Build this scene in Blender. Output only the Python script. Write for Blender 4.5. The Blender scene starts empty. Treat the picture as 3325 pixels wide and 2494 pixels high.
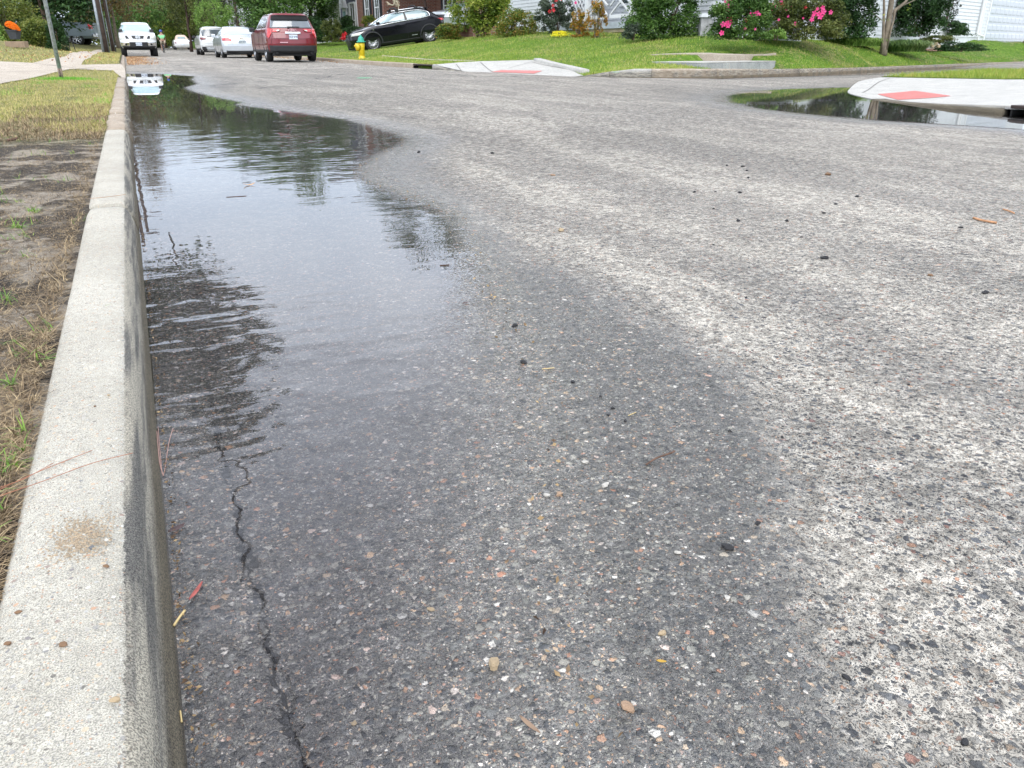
import bpy, bmesh, math, random
import numpy as np
from mathutils import Vector, Matrix, geometry
R = random.Random(7)
NR = np.random.default_rng(11)
scene = bpy.context.scene
col = scene.collection
# ------------------------------------------------------------------ camera model (photo pixels, 3325 wide)
F, CX, CY, HZ, VX, CH = 2525.0, 1662.5, 1247.0, 155.6, 404.0, 0.60
TH = math.atan((CY - HZ) / F)
PS = math.atan((CX - VX) / F * math.cos(TH))
_s, _c, _st, _ct = math.sin(PS), math.cos(PS), math.sin(TH), math.cos(TH)
FW = np.array((_s * _ct, _c * _ct, -_st)); RT = np.array((_c, -_s, 0.0)); UP = np.array((_s * _st, _c * _st, _ct))
def ray(x, y): return FW + (x - CX) / F * RT + (CY - y) / F * UP
def at(x, y, z=0.0):
    d = ray(x, y); t = (z - CH) / d[2]
    return (d[0] * t, d[1] * t)
def P(x, y, zc): return np.array((0, 0, CH)) + ray(x, y) * zc
def GP(x, zc, z):
    v = ((z - CH) / zc - FW[2]) / UP[2]
    p = zc * (FW + (x - CX) / F * RT + v * UP)
    return float(p[0]), float(p[1])
cam_d = bpy.data.cameras.new('camera'); cam = bpy.data.objects.new('camera', cam_d); col.objects.link(cam)
cam.location = (0, 0, CH)
cam.matrix_world = Matrix(((RT[0], UP[0], -FW[0], 0), (RT[1], UP[1], -FW[1], 0), (RT[2], UP[2], -FW[2], CH), (0, 0, 0, 1)))
cam_d.sensor_width = 36; cam_d.lens = 36 * F / 3325; cam_d.clip_start = .02; cam_d.clip_end = 3000
scene.camera = cam
scene.view_settings.view_transform = 'Standard'; scene.view_settings.look = 'None'
scene.view_settings.exposure = EXPO = 1.06
scene.view_settings.gamma = 1
# ------------------------------------------------------------------ node helpers
class NT:
    def __init__(s, tree): s.t = tree; s.n = tree.nodes; s.l = tree.links
    def put(s, inp, v):
        if v is None: return
        if isinstance(v, bpy.types.NodeSocket): s.l.new(v, inp)
        else:
            if hasattr(inp.default_value, '__len__'):
                if not hasattr(v, '__len__'): v = (v,) * 3
                if len(inp.default_value) == 4 and len(v) == 3: v = tuple(v) + (1,)
            inp.default_value = v
    def N(s, typ, out=0, ins=None, **props):
        n = s.n.new(typ)
        for k, v in props.items(): setattr(n, k, v)
        for k, v in (ins or {}).items(): s.put(n.inputs[k], v)
        if out is None: return n
        return n.outputs[out]
    def m(s, op, a, b=None, c=None, clamp=False):
        n = s.n.new('ShaderNodeMath'); n.operation = op; n.use_clamp = clamp
        s.put(n.inputs[0], a); s.put(n.inputs[1], b); s.put(n.inputs[2], c)
        return n.outputs[0]
    def vm(s, op, a, b=None, sc=None):
        n = s.n.new('ShaderNodeVectorMath'); n.operation = op
        s.put(n.inputs[0], a)
        if b is not None: s.put(n.inputs[1], b)
        if sc is not None: s.put(n.inputs['Scale'], sc)
        return n.outputs[0]
    def ss(s, v, lo, hi, a=0.0, b=1.0):
        n = s.n.new('ShaderNodeMapRange'); n.interpolation_type = 'SMOOTHSTEP'
        for i, q in enumerate((v, lo, hi, a, b)): s.put(n.inputs[i], q)
        return n.outputs[0]
    def mix(s, f, a, b, typ='MIX'):
        n = s.n.new('ShaderNodeMix'); n.data_type = 'RGBA'; n.blend_type = typ
        s.put(n.inputs[0], f); s.put(n.inputs[6], a); s.put(n.inputs[7], b)
        return n.outputs[2]
    def noise(s, vec, scale, detail=2.0, rough=.55, dist=0.0, out=0, dim='3D'):
        return s.N('ShaderNodeTexNoise', out, {'Vector': vec, 'Scale': scale, 'Detail': detail, 'Roughness': rough, 'Distortion': dist}, noise_dimensions=dim)
    def ramp(s, f, stops, interp='LINEAR'):
        n = s.n.new('ShaderNodeValToRGB'); r = n.color_ramp; r.interpolation = interp
        while len(r.elements) < len(stops): r.elements.new(.5)
        for e, (p, c_) in zip(r.elements, stops):
            e.position = p; e.color = tuple(c_) + (1,) if len(c_) == 3 else c_
        s.put(n.inputs[0], f)
        return n.outputs[0]
    def attr(s, name, out='Fac'): return s.N('ShaderNodeAttribute', out, attribute_name=name)
    def bump(s, h, strength=.5, dist=.01, normal=None):
        return s.N('ShaderNodeBump', 0, {'Height': h, 'Strength': strength, 'Distance': dist, **({'Normal': normal} if normal else {})})
    def geo(s): return s.N('ShaderNodeNewGeometry', 'Position')
def new_mat(name):
    m = bpy.data.materials.new(name); m.use_nodes = True
    t = NT(m.node_tree); t.n.clear()
    t.out = t.n.new('ShaderNodeOutputMaterial')
    return m, t
def prin(t, **kw):
    names = {'color': 'Base Color', 'rough': 'Roughness', 'met': 'Metallic', 'normal': 'Normal', 'spec': 'Specular IOR Level', 'coat': 'Coat Weight', 'alpha': 'Alpha', 'trans': 'Transmission Weight', 'emis': 'Emission Strength', 'ecol': 'Emission Color'}
    n = t.n.new('ShaderNodeBsdfPrincipled')
    for k, v in kw.items(): t.put(n.inputs[names[k]], v)
    return n.outputs[0]
MATS = {}
def mat(name, color, rough=.6, met=0, var=.15, scale=6, bump=0, bs=40, coat=0, spec=.5, emis=0):
    if name in MATS: return MATS[name]
    m, t = new_mat(name)
    v = t.N('ShaderNodeTexCoord', 'Object')
    n = t.noise(v, scale, 4)
    c1 = tuple(x * (1 - var) for x in color); c2 = tuple(min(1, x * (1 + var)) for x in color)
    cc = t.mix(t.ss(n, .3, .7), c1, c2)
    kw = dict(color=cc, rough=rough, met=met, coat=coat, spec=spec)
    if bump: kw['normal'] = t.bump(t.noise(v, bs, 4), bump, .01)
    if emis: kw['emis'] = emis; kw['ecol'] = color
    t.l.new(prin(t, **kw), t.out.inputs[0])
    MATS[name] = m
    return m
def leaf_mat(name, stops, trans=.25, rough=.5, clump=None):
    """stops: colours picked per leaf; big patches of noise shift the tone as real crowns do"""
    if name in MATS: return MATS[name]
    m, t = new_mat(name)
    rnd = t.N('ShaderNodeNewGeometry', 'Random Per Island')
    pos = t.N('ShaderNodeTexCoord', 'Object')
    big = t.noise(pos, clump or 1.6, 2)
    f = t.m('ADD', t.m('MULTIPLY', rnd, .62), t.m('MULTIPLY', t.ss(big, .3, .7), .38))
    k = len(stops)
    cc = t.ramp(f, [((i + .5) / k, tuple(min(.9, q * 1.22) for q in c_)) for i, c_ in enumerate(stops)])
    a = prin(t, color=cc, rough=rough, spec=.35)
    b = t.N('ShaderNodeBsdfTranslucent', 0, {'Color': t.mix(.5, cc, (.25, .4, .03), 'MULTIPLY') if False else cc})
    t.l.new(t.N('ShaderNodeMixShader', 0, {0: trans, 1: a, 2: b}), t.out.inputs[0])
    MATS[name] = m
    return m
# ------------------------------------------------------------------ object helpers
def tag(o, label=None, cat=None, group=None, kind=None):
    if label: o['label'] = label
    if cat: o['category'] = cat
    if group: o['group'] = group
    if kind: o['kind'] = kind
    return o
def thing(name, label, cat, loc=(0, 0, 0), rot=(0, 0, 0), group=None):
    o = bpy.data.objects.new(name, None); col.objects.link(o)
    o.location = tuple(float(v) for v in loc); o.rotation_euler = rot; o.empty_display_size = .2
    return tag(o, label, cat, group)
def mesh_np(name, V, Fc, m, parent=None, smooth=False, attrs=None, loc=None):
    """V n x 3, Fc list of faces or an n x k array"""
    me = bpy.data.meshes.new(name)
    V = np.asarray(V, dtype=np.float32)
    if isinstance(Fc, np.ndarray):
        nf, k = Fc.shape
        me.vertices.add(len(V)); me.vertices.foreach_set('co', V.ravel())
        me.loops.add(nf * k); me.loops.foreach_set('vertex_index', Fc.astype(np.int32).ravel())
        me.polygons.add(nf); me.polygons.foreach_set('loop_start', np.arange(nf, dtype=np.int32) * k)
        me.polygons.foreach_set('loop_total', np.full(nf, k, dtype=np.int32))
    else:
        me.from_pydata(V.tolist(), [], [list(map(int, f)) for f in Fc])
    me.update(calc_edges=True)
    if smooth: me.polygons.foreach_set('use_smooth', np.ones(len(me.polygons), dtype=bool))
    for k_, a in (attrs or {}).items():
        at_ = me.attributes.new(k_, 'FLOAT', 'POINT'); at_.data.foreach_set('value', np.asarray(a, dtype=np.float32))
    for mm in (m if isinstance(m, (list, tuple)) else [m]): me.materials.append(mm)
    o = bpy.data.objects.new(name, me); col.objects.link(o)
    if parent: o.parent = parent
    if loc is not None: o.location = tuple(float(v) for v in loc)
    return o
class MB:
    def __init__(s): s.v = []; s.f = []
    def add(s, vs, fs):
        b = len(s.v); s.v += [tuple(float(c_) for c_ in v) for v in vs]; s.f += [[b + i for i in f] for f in fs]; return s
    def box(s, c, d, rz=0, M=None):
        x, y, z = (q / 2 for q in d); vs = []
        for sx, sy, sz in ((-1,-1,-1),(1,-1,-1),(1,1,-1),(-1,1,-1),(-1,-1,1),(1,-1,1),(1,1,1),(-1,1,1)):
            p = Vector((sx * x, sy * y, sz * z))
            if M: p = M @ p
            if rz: p = Matrix.Rotation(rz, 3, 'Z') @ p
            vs.append(p + Vector(c))
        return s.add(vs, [(0,3,2,1),(4,5,6,7),(0,1,5,4),(1,2,6,5),(2,3,7,6),(3,0,4,7)])
    def tube(s, pts, rad, n=8, cap=True):
        """one tapered tube along pts"""
        pts = [Vector(p) for p in pts]; k = len(pts)
        rad = rad if hasattr(rad, '__len__') else [rad] * k
        rings = []; ref = None
        for i, p in enumerate(pts):
            d = (pts[min(i + 1, k - 1)] - pts[max(i - 1, 0)]).normalized()
            if ref is None: ref = d.orthogonal().normalized()
            ref = (ref - d * ref.dot(d)).normalized(); w = d.cross(ref)
            rings.append([p + (ref * math.cos(2 * math.pi * j / n) + w * math.sin(2 * math.pi * j / n)) * rad[i] for j in range(n)])
        vs = [q for r_ in rings for q in r_]; fs = []
        for i in range(k - 1):
            for j in range(n):
                a = i * n + j; b = i * n + (j + 1) % n
                fs.append((a, b, b + n, a + n))
        if cap: fs += [tuple(range(n))[::-1], tuple(range((k - 1) * n, k * n))]
        return s.add(vs, fs)
    def lathe(s, prof, n=16, c=(0, 0, 0), axis='Z', cap=True):
        vs = []; k = len(prof)
        for r_, z in prof:
            for j in range(n):
                a = 2 * math.pi * j / n; p = (r_ * math.cos(a), r_ * math.sin(a), z)
                if axis == 'X': p = (z, r_ * math.cos(a), r_ * math.sin(a))
                if axis == 'Y': p = (r_ * math.cos(a), z, r_ * math.sin(a))
                vs.append(tuple(p[i] + c[i] for i in range(3)))
        fs = [(i * n + j, i * n + (j + 1) % n, (i + 1) * n + (j + 1) % n, (i + 1) * n + j) for i in range(k - 1) for j in range(n)]
        if cap and prof[0][0] > 1e-6: fs.append(tuple(range(n))[::-1])
        if cap and prof[-1][0] > 1e-6: fs.append(tuple(range((k - 1) * n, k * n)))
        return s.add(vs, fs)
    def prism(s, poly, d0, d1, plane='XZ'):
        """closed 2d polygon pushed along the third axis from d0 to d1"""
        n = len(poly)
        def q(p, d): return {'XZ': (p[0], d, p[1]), 'YZ': (d, p[0], p[1]), 'XY': (p[0], p[1], d)}[plane]
        vs = [q(p, d0) for p in poly] + [q(p, d1) for p in poly]
        return s.add(vs, [tuple(range(n)), tuple(range(n, 2 * n))[::-1]] + [(i, (i + 1) % n, n + (i + 1) % n, n + i)[::-1] for i in range(n)])
    def build(s, name, m, parent=None, smooth=False, loc=None, bevel=0):
        o = mesh_np(name, s.v, s.f, m, parent, smooth, loc=loc)
        bm = bmesh.new(); bm.from_mesh(o.data); bmesh.ops.recalc_face_normals(bm, faces=bm.faces); bm.to_mesh(o.data); bm.free()
        if bevel:
            b = o.modifiers.new('bevel', 'BEVEL'); b.width = bevel; b.segments = 2; b.limit_method = 'ANGLE'
        return o
def copy_tree(o, parent=None):
    c_ = o.copy(); col.objects.link(c_); c_.parent = parent
    for ch in list(o.children): copy_tree(ch, c_)
    return c_
# ------------------------------------------------------------------ 2d tools
def segdist(X, Y, poly, closed=True):
    d = np.full(X.shape, 1e9); n = len(poly)
    for i in range(n if closed else n - 1):
        x0, y0 = poly[i]; x1, y1 = poly[(i + 1) % n]
        dx, dy = x1 - x0, y1 - y0; L = dx * dx + dy * dy + 1e-12
        t = np.clip(((X - x0) * dx + (Y - y0) * dy) / L, 0, 1)
        d = np.minimum(d, np.hypot(X - x0 - t * dx, Y - y0 - t * dy))
    return d
def inside(X, Y, poly):
    r = np.zeros(X.shape, bool); n = len(poly)
    for i in range(n):
        x0, y0 = poly[i]; x1, y1 = poly[(i + 1) % n]
        if y0 == y1: continue
        c_ = (Y > min(y0, y1)) & (Y <= max(y0, y1)) & (X < x0 + (Y - y0) / (y1 - y0) * (x1 - x0))
        r ^= c_
    return r
def sdist(X, Y, poly):
    d = segdist(X, Y, poly); return np.where(inside(X, Y, poly), -d, d)
def smooth_path(pts, per=6):
    pts = [np.array(p, float) for p in pts]; out = []
    for i in range(len(pts) - 1):
        p0 = pts[max(i - 1, 0)]; p1 = pts[i]; p2 = pts[i + 1]; p3 = pts[min(i + 2, len(pts) - 1)]
        for k in range(per):
            t = k / per
            out.append(.5 * ((2 * p1) + (-p0 + p2) * t + (2 * p0 - 5 * p1 + 4 * p2 - p3) * t * t + (-p0 + 3 * p1 - 3 * p2 + p3) * t ** 3))
    out.append(pts[-1]); return out
class TPS:
    def __init__(s, pts, lam=.02):
        A = np.array(pts, float); s.xy = A[:, :2]; n = len(A)
        K = s.k(np.hypot(*(s.xy[:, None] - s.xy[None]).transpose(2, 0, 1))) - lam * np.eye(n)
        Pm = np.c_[np.ones(n), s.xy]; M = np.block([[K, Pm], [Pm.T, np.zeros((3, 3))]])
        s.w = np.linalg.solve(M, np.r_[A[:, 2], 0, 0, 0])
    @staticmethod
    def k(r): return r
    def __call__(s, X, Y):
        X = np.asarray(X, float); Y = np.asarray(Y, float); sh = X.shape; q = np.c_[X.ravel(), Y.ravel()]
        r = np.hypot(*(q[:, None] - s.xy[None]).transpose(2, 0, 1))
        return (s.k(r) @ s.w[:-3] + s.w[-3] + q @ s.w[-2:]).reshape(sh)
# ------------------------------------------------------------------ puddle outlines and road heights
KX = -0.058
def W(lst, z=0.0): return [at(x, y, z) for x, y in lst]
PUD1 = [(-.2, -1.0), (.72, -1.0), (.62, .0)] + W([(1900,2494),(1800,2200),(1780,1965),(1800,1700),(1790,1450),(1761,1247),(1701,1171),(1701,1117),(1636,1036),(1624,994),(1602,951),(1575,886),(1542,821),(1504,761),(1472,712),(1429,680),(1353,653),(1271,617),(1217,596),(1179,577),(1171,549),(1190,522),(1239,495),(1296,474),(1325,449),(1287,433),(1233,417),(1125,387),(1000,370),(900,357),(766,339),(793,333),(696,314),(629,297),(603,284),(643,272),(624,257),(637,248),(523,240)]) + [(-.2, 23.6)]
PUD2 = W([(2360,311),(2405,300),(2555,289),(2750,284),(3000,286),(3500,300),(3900,420),(3500,437),(3325,421),(3006,400),(2856,391),(2630,371),(2465,353),(2368,331)])
PUD3 = W([(2325,257),(2424,252.5),(2598,248.8),(2800,243.7),(2940,236),(3030,230),(3300,222)]) + [(24, 19.5), (16, 17), (12, 15.2)]
PUD4 = W([(400,214),(400,214)])
WETP = [(-.2, -1.0), (1.6, -1.0), (1.1, .0)] + W([(2850,2494),(2681,2204),(2626,1927),(2560,1600),(2500,1400),(2410,1225),(2225,1117),(2045,1008),(1870,900),(1700,840),(1640,760),(1580,680),(1480,620),(1400,580),(1400,530),(1440,490),(1470,452),(1400,430),(1260,395),(1100,370),(960,348),(850,322),(720,300),(690,262),(650,238)]) + [(-.2, 24.5)]
BY = ([-5, 26, 30, 43, 50, 77, 97, 140, 400], [0, 0, .01, .05, .07, .13, .25, .6, 3])
def sd_all(X, Y): return np.minimum(np.minimum(sdist(X, Y, PUD1), sdist(X, Y, PUD2)), sdist(X, Y, PUD3))
def hroad_sd(X, Y, sd):
    out = .09 * (1 - np.exp(-np.maximum(sd, 0) / 4.0)) ; inn = -.030 * (1 - np.exp(-np.maximum(-sd, 0) / .5))
    und = .004 * np.sin(X * 1.7 + Y * .6) * np.clip(sd, 0, 1)
    return np.where(sd > 0, out, inn) - .0022 + np.interp(Y, *BY) + und
def hroad(x, y):
    X = np.array([float(x)]); Y = np.array([float(y)])
    return float(hroad_sd(X, Y, sd_all(X, Y))[0])
def axis_pts(a, b, s0, g):
    o = [a]; s = s0
    while o[-1] < b:
        o.append(o[-1] + s)
        if o[-1] > 1.2: s *= g
    return np.array(o)
ys = axis_pts(-.6, 135, .02, 1.013); xs = axis_pts(-.07, 62, .02, 1.0165)
GX, GY = np.meshgrid(xs, ys)
SD = sd_all(GX, GY); WSD = np.minimum(sdist(GX, GY, WETP), np.minimum(sdist(GX, GY, PUD2) - .45, sdist(GX, GY, PUD3) - .5))
HZZ = hroad_sd(GX, GY, SD)
nx, ny = len(xs), len(ys)
idx = np.arange(nx * ny).reshape(ny, nx)
quads = np.stack([idx[:-1, :-1], idx[:-1, 1:], idx[1:, 1:], idx[1:, :-1]], -1).reshape(-1, 4)
# ------------------------------------------------------------------ asphalt
def stones(t, vec, scale, rlo, rhi, keep, soft=.07):
    v = t.n.new('ShaderNodeTexVoronoi'); v.voronoi_dimensions = '2D'; v.feature = 'F1'
    t.put(v.inputs['Vector'], vec); t.put(v.inputs['Scale'], scale); t.put(v.inputs['Randomness'], 1.0)
    sep = t.N('ShaderNodeSeparateColor', None, {0: v.outputs['Color']})
    r_ = t.m('MULTIPLY_ADD', sep.outputs[1], rhi - rlo, rlo)
    mk = t.ss(v.outputs['Distance'], t.m('SUBTRACT', r_, soft), r_, 1, 0)
    mk = t.m('MULTIPLY', mk, t.m('LESS_THAN', sep.outputs[2], keep))
    return mk, sep.outputs[0], v.outputs['Distance'], sep.outputs[2]
DRYS = [(0, (.035, .037, .042)), (.22, (.06, .066, .078)), (.40, (.11, .118, .128)), (.56, (.19, .19, .185)), (.68, (.30, .275, .24)), (.77, (.42, .32, .23)), (.84, (.33, .17, .11)), (.89, (.20, .12, .11)), (.94, (.58, .55, .5)), (1, (.03, .03, .034))]
WETS = [(0, (.014, .014, .016)), (.18, (.05, .054, .058)), (.36, (.13, .13, .12)), (.58, (.22, .215, .185)), (.72, (.33, .31, .26)), (.81, (.42, .29, .18)), (.87, (.33, .15, .09)), (.92, (.62, .59, .53)), (1, (.02, .025, .035))]
def asphalt():
    m, t = new_mat('asphalt')
    g = t.geo(); sp_ = t.N('ShaderNodeSeparateXYZ', None, {0: g}); gx, gy = sp_.outputs[0], sp_.outputs[1]
    w1 = t.vm('SCALE', t.vm('SUBTRACT', t.noise(g, 75, 1, out=1), (.5, .5, .5)), sc=.010)
    w2 = t.vm('SCALE', t.vm('SUBTRACT', t.noise(g, 330, 1, out=1), (.5, .5, .5)), sc=.0042)
    P1 = t.vm('ADD', t.vm('ADD', g, w1), w2)
    fine = t.noise(g, 800, 3, .8); mid = t.noise(g, 230, 3, .7); cl = t.noise(g, 34, 3, .6)
    wa = t.attr('wet')
    wet = t.ss(t.m('ADD', t.m('ADD', wa, t.m('MULTIPLY', t.m('SUBTRACT', t.noise(g, 7, 6, .7), .5), 1.15)), t.m('MULTIPLY', t.m('SUBTRACT', mid, .5), 1.3)), .15, .88)
    # wheel tracks: light fines lie in long bands along the street
    track = None
    for c_, w_, s_ in ((1.17, .10, .55), (1.40, .10, -.55), (1.66, .11, .5), (2.05, .16, -.25), (2.5, .2, .35), (3.1, .25, -.3)):
        q = t.m('DIVIDE', t.m('SUBTRACT', t.m('ADD', gx, t.m('MULTIPLY', t.m('SUBTRACT', t.noise(g, .8, 2), .5), .35)), c_), w_)
        q = t.m('MULTIPLY', t.m('EXPONENT', t.m('MULTIPLY', t.m('MULTIPLY', q, q), -1)), s_)
        track = q if track is None else t.m('ADD', track, q)
    track = t.m('MULTIPLY', track, t.ss(gy, 3.0, 6.5, 1, .25))
    sm = t.N('ShaderNodeMapping', 0, {'Vector': g, 'Scale': (1.9, .30, 1)})
    drift = t.noise(sm, 1.25, 4, .62, .8)
    drift2 = t.noise(g, 4.2, 4, .65, .3)
    dr = t.m('ADD', t.m('ADD', t.m('MULTIPLY', drift, .62), t.m('MULTIPLY', drift2, .38)), t.m('MULTIPLY', track, .16))
    lightf = t.ss(dr, .40, .62)
    dm = t.mix(lightf, (.36, .342, .305), (.53, .497, .435))
    dm = t.mix(t.ss(fine, .34, .66), t.mix(1, dm, (.78, .77, .75), 'MULTIPLY'), t.mix(1, dm, (1.10, 1.10, 1.09), 'MULTIPLY'))
    dm = t.mix(t.ss(mid, .57, .67, 0, .6), dm, (.11, .105, .10))
    wm = t.mix(t.ss(fine, .38, .66), (.024, .022, .021), (.22, .205, .182))
    wm = t.mix(t.ss(mid, .56, .64, 0, .45), wm, (.24, .235, .22))
    wm = t.mix(t.ss(mid, .36, .44, .8, 0), wm, (.02, .02, .023))
    wm = t.mix(t.ss(fine, .70, .76), wm, (.5, .49, .46))
    c_dry, c_wet = dm, wm
    hs = None
    for i, (sc, lo, hi, kd) in enumerate(((460, .2, .46, .8), (225, .22, .47, .6), (118, .2, .46, .46), (66, .16, .42, .26))):
        off = t.vm('ADD', P1, (i * 3.17, i * 1.71, 0))
        mk, rc, dist, rk = stones(t, off, sc, lo, hi, kd, .09)
        mott = t.mix(t.ss(mid if i < 2 else fine, .36, .64), (.5, .51, .53), (1.5, 1.48, 1.44))
        mkd = t.m('MULTIPLY', mk, t.ss(t.m('ADD', lightf, t.m('MULTIPLY', rk, .6)), .8, 1.6, .92, .45))
        c_dry = t.mix(mkd, c_dry, t.mix(1, t.ramp(rc, DRYS), mott, 'MULTIPLY'))
        c_wet = t.mix(t.m('MULTIPLY', mk, .92), c_wet, t.mix(1, t.ramp(rc, WETS), mott, 'MULTIPLY'))
        dome = t.m('MULTIPLY', mk, t.m('SUBTRACT', 1.1, dist))
        hs = dome if hs is None else t.m('MAXIMUM', hs, t.m('MULTIPLY', dome, (1, 1, 1.4, 1.7)[i]))
    pit = t.ss(t.noise(g, 125, 2, .6), .60, .68)
    c_dry = t.mix(t.m('MULTIPLY', pit, .55), c_dry, (.05, .05, .053))
    c_wet = t.mix(t.m('MULTIPLY', pit, .45), c_wet, (.022, .023, .026))
    cc = t.mix(wet, c_dry, c_wet)
    g1 = t.noise(g, 62, 1, .6); g2 = t.noise(g, 26, 1, .6)
    cc = t.mix(1, cc, t.ss(g1, .34, .66, .74, 1.24), 'MULTIPLY'); cc = t.mix(1, cc, t.ss(g2, .34, .66, t.ss(gy, 2, 6, .86, .66), t.ss(gy, 2, 6, 1.14, 1.30)), 'MULTIPLY')
    cc = t.mix(1, cc, t.ss(t.noise(g, .35, 3), .3, .7, .88, 1.1), 'MULTIPLY')
    ck = t.N('ShaderNodeTexVoronoi', 'Distance', {'Vector': t.vm('ADD', g, t.vm('SCALE', t.noise(g, 1.2, 3, out=1), sc=1.6)), 'Scale': .42}, voronoi_dimensions='2D', feature='DISTANCE_TO_EDGE')
    crack = t.m('MULTIPLY', t.m('MULTIPLY', t.ss(ck, .012, .04, 1, 0), t.ss(gy, 9, 16)), t.ss(drift2, .42, .55))
    cc = t.mix(t.m('MULTIPLY', crack, .7), cc, (.05, .05, .05))
    # open crack between gutter and street
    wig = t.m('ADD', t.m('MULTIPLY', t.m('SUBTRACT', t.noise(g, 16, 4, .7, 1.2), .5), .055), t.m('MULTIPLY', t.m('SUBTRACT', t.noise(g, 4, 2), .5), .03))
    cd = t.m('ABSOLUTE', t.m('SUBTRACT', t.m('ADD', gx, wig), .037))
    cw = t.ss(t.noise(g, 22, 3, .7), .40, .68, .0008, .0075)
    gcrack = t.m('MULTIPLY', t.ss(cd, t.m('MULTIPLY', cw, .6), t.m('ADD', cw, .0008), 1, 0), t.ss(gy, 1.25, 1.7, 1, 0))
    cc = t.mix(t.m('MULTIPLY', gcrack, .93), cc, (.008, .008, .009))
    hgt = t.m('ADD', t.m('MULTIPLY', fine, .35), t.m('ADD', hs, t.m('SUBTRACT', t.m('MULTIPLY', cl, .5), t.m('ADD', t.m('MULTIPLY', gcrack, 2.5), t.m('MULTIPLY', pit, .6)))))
    nrm = t.bump(hgt, .9, .0038)
    rough = t.mix(wet, t.ss(fine, .3, .7, .78, .95), t.ss(t.noise(g, 45, 3), .35, .65, .26, .5))
    film = t.m('MULTIPLY', t.ss(t.m('ADD', t.attr('sd'), t.m('MULTIPLY', t.m('SUBTRACT', t.noise(g, 12, 4, .6), .5), .25)), .0, t.ss(gy, 1, 8, .10, .55), 1, 0), wet)
    rough = t.mix(t.m('MULTIPLY', film, .8), rough, .12)
    nrm = t.bump(hgt, t.m('MULTIPLY_ADD', film, -.35, .9), .0038)
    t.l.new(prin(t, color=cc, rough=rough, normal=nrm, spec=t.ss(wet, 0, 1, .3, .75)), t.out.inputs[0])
    return m
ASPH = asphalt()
wetv = np.clip(-WSD / np.maximum(.08, .06 * np.hypot(GX, GY)) * .5 + .5, 0, 1)
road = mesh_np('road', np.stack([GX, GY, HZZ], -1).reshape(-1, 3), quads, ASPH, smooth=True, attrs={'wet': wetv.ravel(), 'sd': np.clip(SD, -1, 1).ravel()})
tag(road, 'worn grey asphalt street with exposed aggregate, partly wet', kind='structure')
# ------------------------------------------------------------------ water
def water_mat():
    m, t = new_mat('water')
    g = t.geo()
    sda = t.attr('sd')
    sep = t.N('ShaderNodeSeparateXYZ', None, {0: g})
    # ripples: wind rows that come and go in patches
    mp = t.N('ShaderNodeMapping', 0, {'Vector': g, 'Rotation': (0, 0, .16), 'Scale': (.22, 1, 1)})
    mp2 = t.N('ShaderNodeMapping', 0, {'Vector': g, 'Rotation': (0, 0, -.22), 'Scale': (.4, 1, 1)})
    r1 = t.noise(mp, 13, 1, .5, .3); r2 = t.noise(mp2, 30, 1, .5, .2); r3 = t.noise(g, 9, 1)
    def bell(cx_, cy_, wx, wy, a_):
        u = t.m('DIVIDE', t.m('SUBTRACT', sep.outputs[0], cx_), wx); v_ = t.m('DIVIDE', t.m('SUBTRACT', sep.outputs[1], cy_), wy)
        return t.m('MULTIPLY', t.m('EXPONENT', t.m('MULTIPLY', t.m('ADD', t.m('MULTIPLY', u, u), t.m('MULTIPLY', v_, v_)), -1)), a_)
    amp = t.m('ADD', bell(.08, 1.65, .38, .60, 1.25), bell(1.3, 3.0, .5, .5, .6))
    amp = t.m('ADD', amp, bell(1.3, 5.6, 1.6, 1.5, .55))
    amp = t.m('ADD', amp, bell(.2, .75, .45, .22, .55))
    amp = t.m('MULTIPLY', t.m('ADD', amp, .045), t.ss(t.noise(g, 2.6, 3), .32, .62, .15, 1.25))
    amp = t.m('MULTIPLY', amp, t.ss(sep.outputs[1], 6.5, 11, 1, .10))
    h = t.m('ADD', t.m('MULTIPLY', r1, 1.0), t.m('ADD', t.m('MULTIPLY', r2, .38), t.m('MULTIPLY', r3, .5)))
    nrm = t.bump(t.m('MULTIPLY', h, amp), 1.0, .0035)
    fr = t.N('ShaderNodeFresnel', 0, {'IOR': 1.333, 'Normal': nrm})
    gl = t.N('ShaderNodeBsdfGlossy', 0, {'Color': (1, 1, 1), 'Roughness': .0, 'Normal': nrm})
    tr = t.N('ShaderNodeBsdfTransparent', 0, {'Color': (.90, .90, .94)})
    w = t.N('ShaderNodeMixShader', 0, {0: fr, 1: tr, 2: gl})
    clear = t.N('ShaderNodeBsdfTransparent', 0, {'Color': (1, 1, 1)})
    P1 = g
    v = t.N('ShaderNodeTexVoronoi', 'Distance', {'Vector': P1, 'Scale': 105}, voronoi_dimensions='2D')
    rag = t.m('ADD', t.m('MULTIPLY', t.noise(g, 14, 4, .6), .5), t.m('MULTIPLY', v, .5))
    edge = t.m('ADD', sda, t.m('MULTIPLY', t.m('SUBTRACT', .52, rag), t.ss(sep.outputs[1], .5, 3, .10, .34)))
    cover = t.ss(edge, t.ss(sep.outputs[1], 1.0, 2.6, -.32, -.03), .02, 1, 0)
    t.l.new(t.N('ShaderNodeMixShader', 0, {0: cover, 1: clear, 2: w}), t.out.inputs[0])
    return m
WATER = water_mat()
def water(name, poly, label, margin=.05):
    sd = sdist(GX, GY, poly)
    fm = sd.reshape(-1)[quads].min(1) < margin
    q = quads[fm]; used = np.unique(q); remap = -np.ones(nx * ny, int); remap[used] = np.arange(len(used))
    V = np.stack([GX, GY, np.zeros_like(GX)], -1).reshape(-1, 3)[used]
    V[:, 2] = 0.0
    o = mesh_np(name, V, remap[q], WATER, smooth=True, attrs={'sd': sd.reshape(-1)[used]})
    return tag(o, label, kind='structure')
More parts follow.
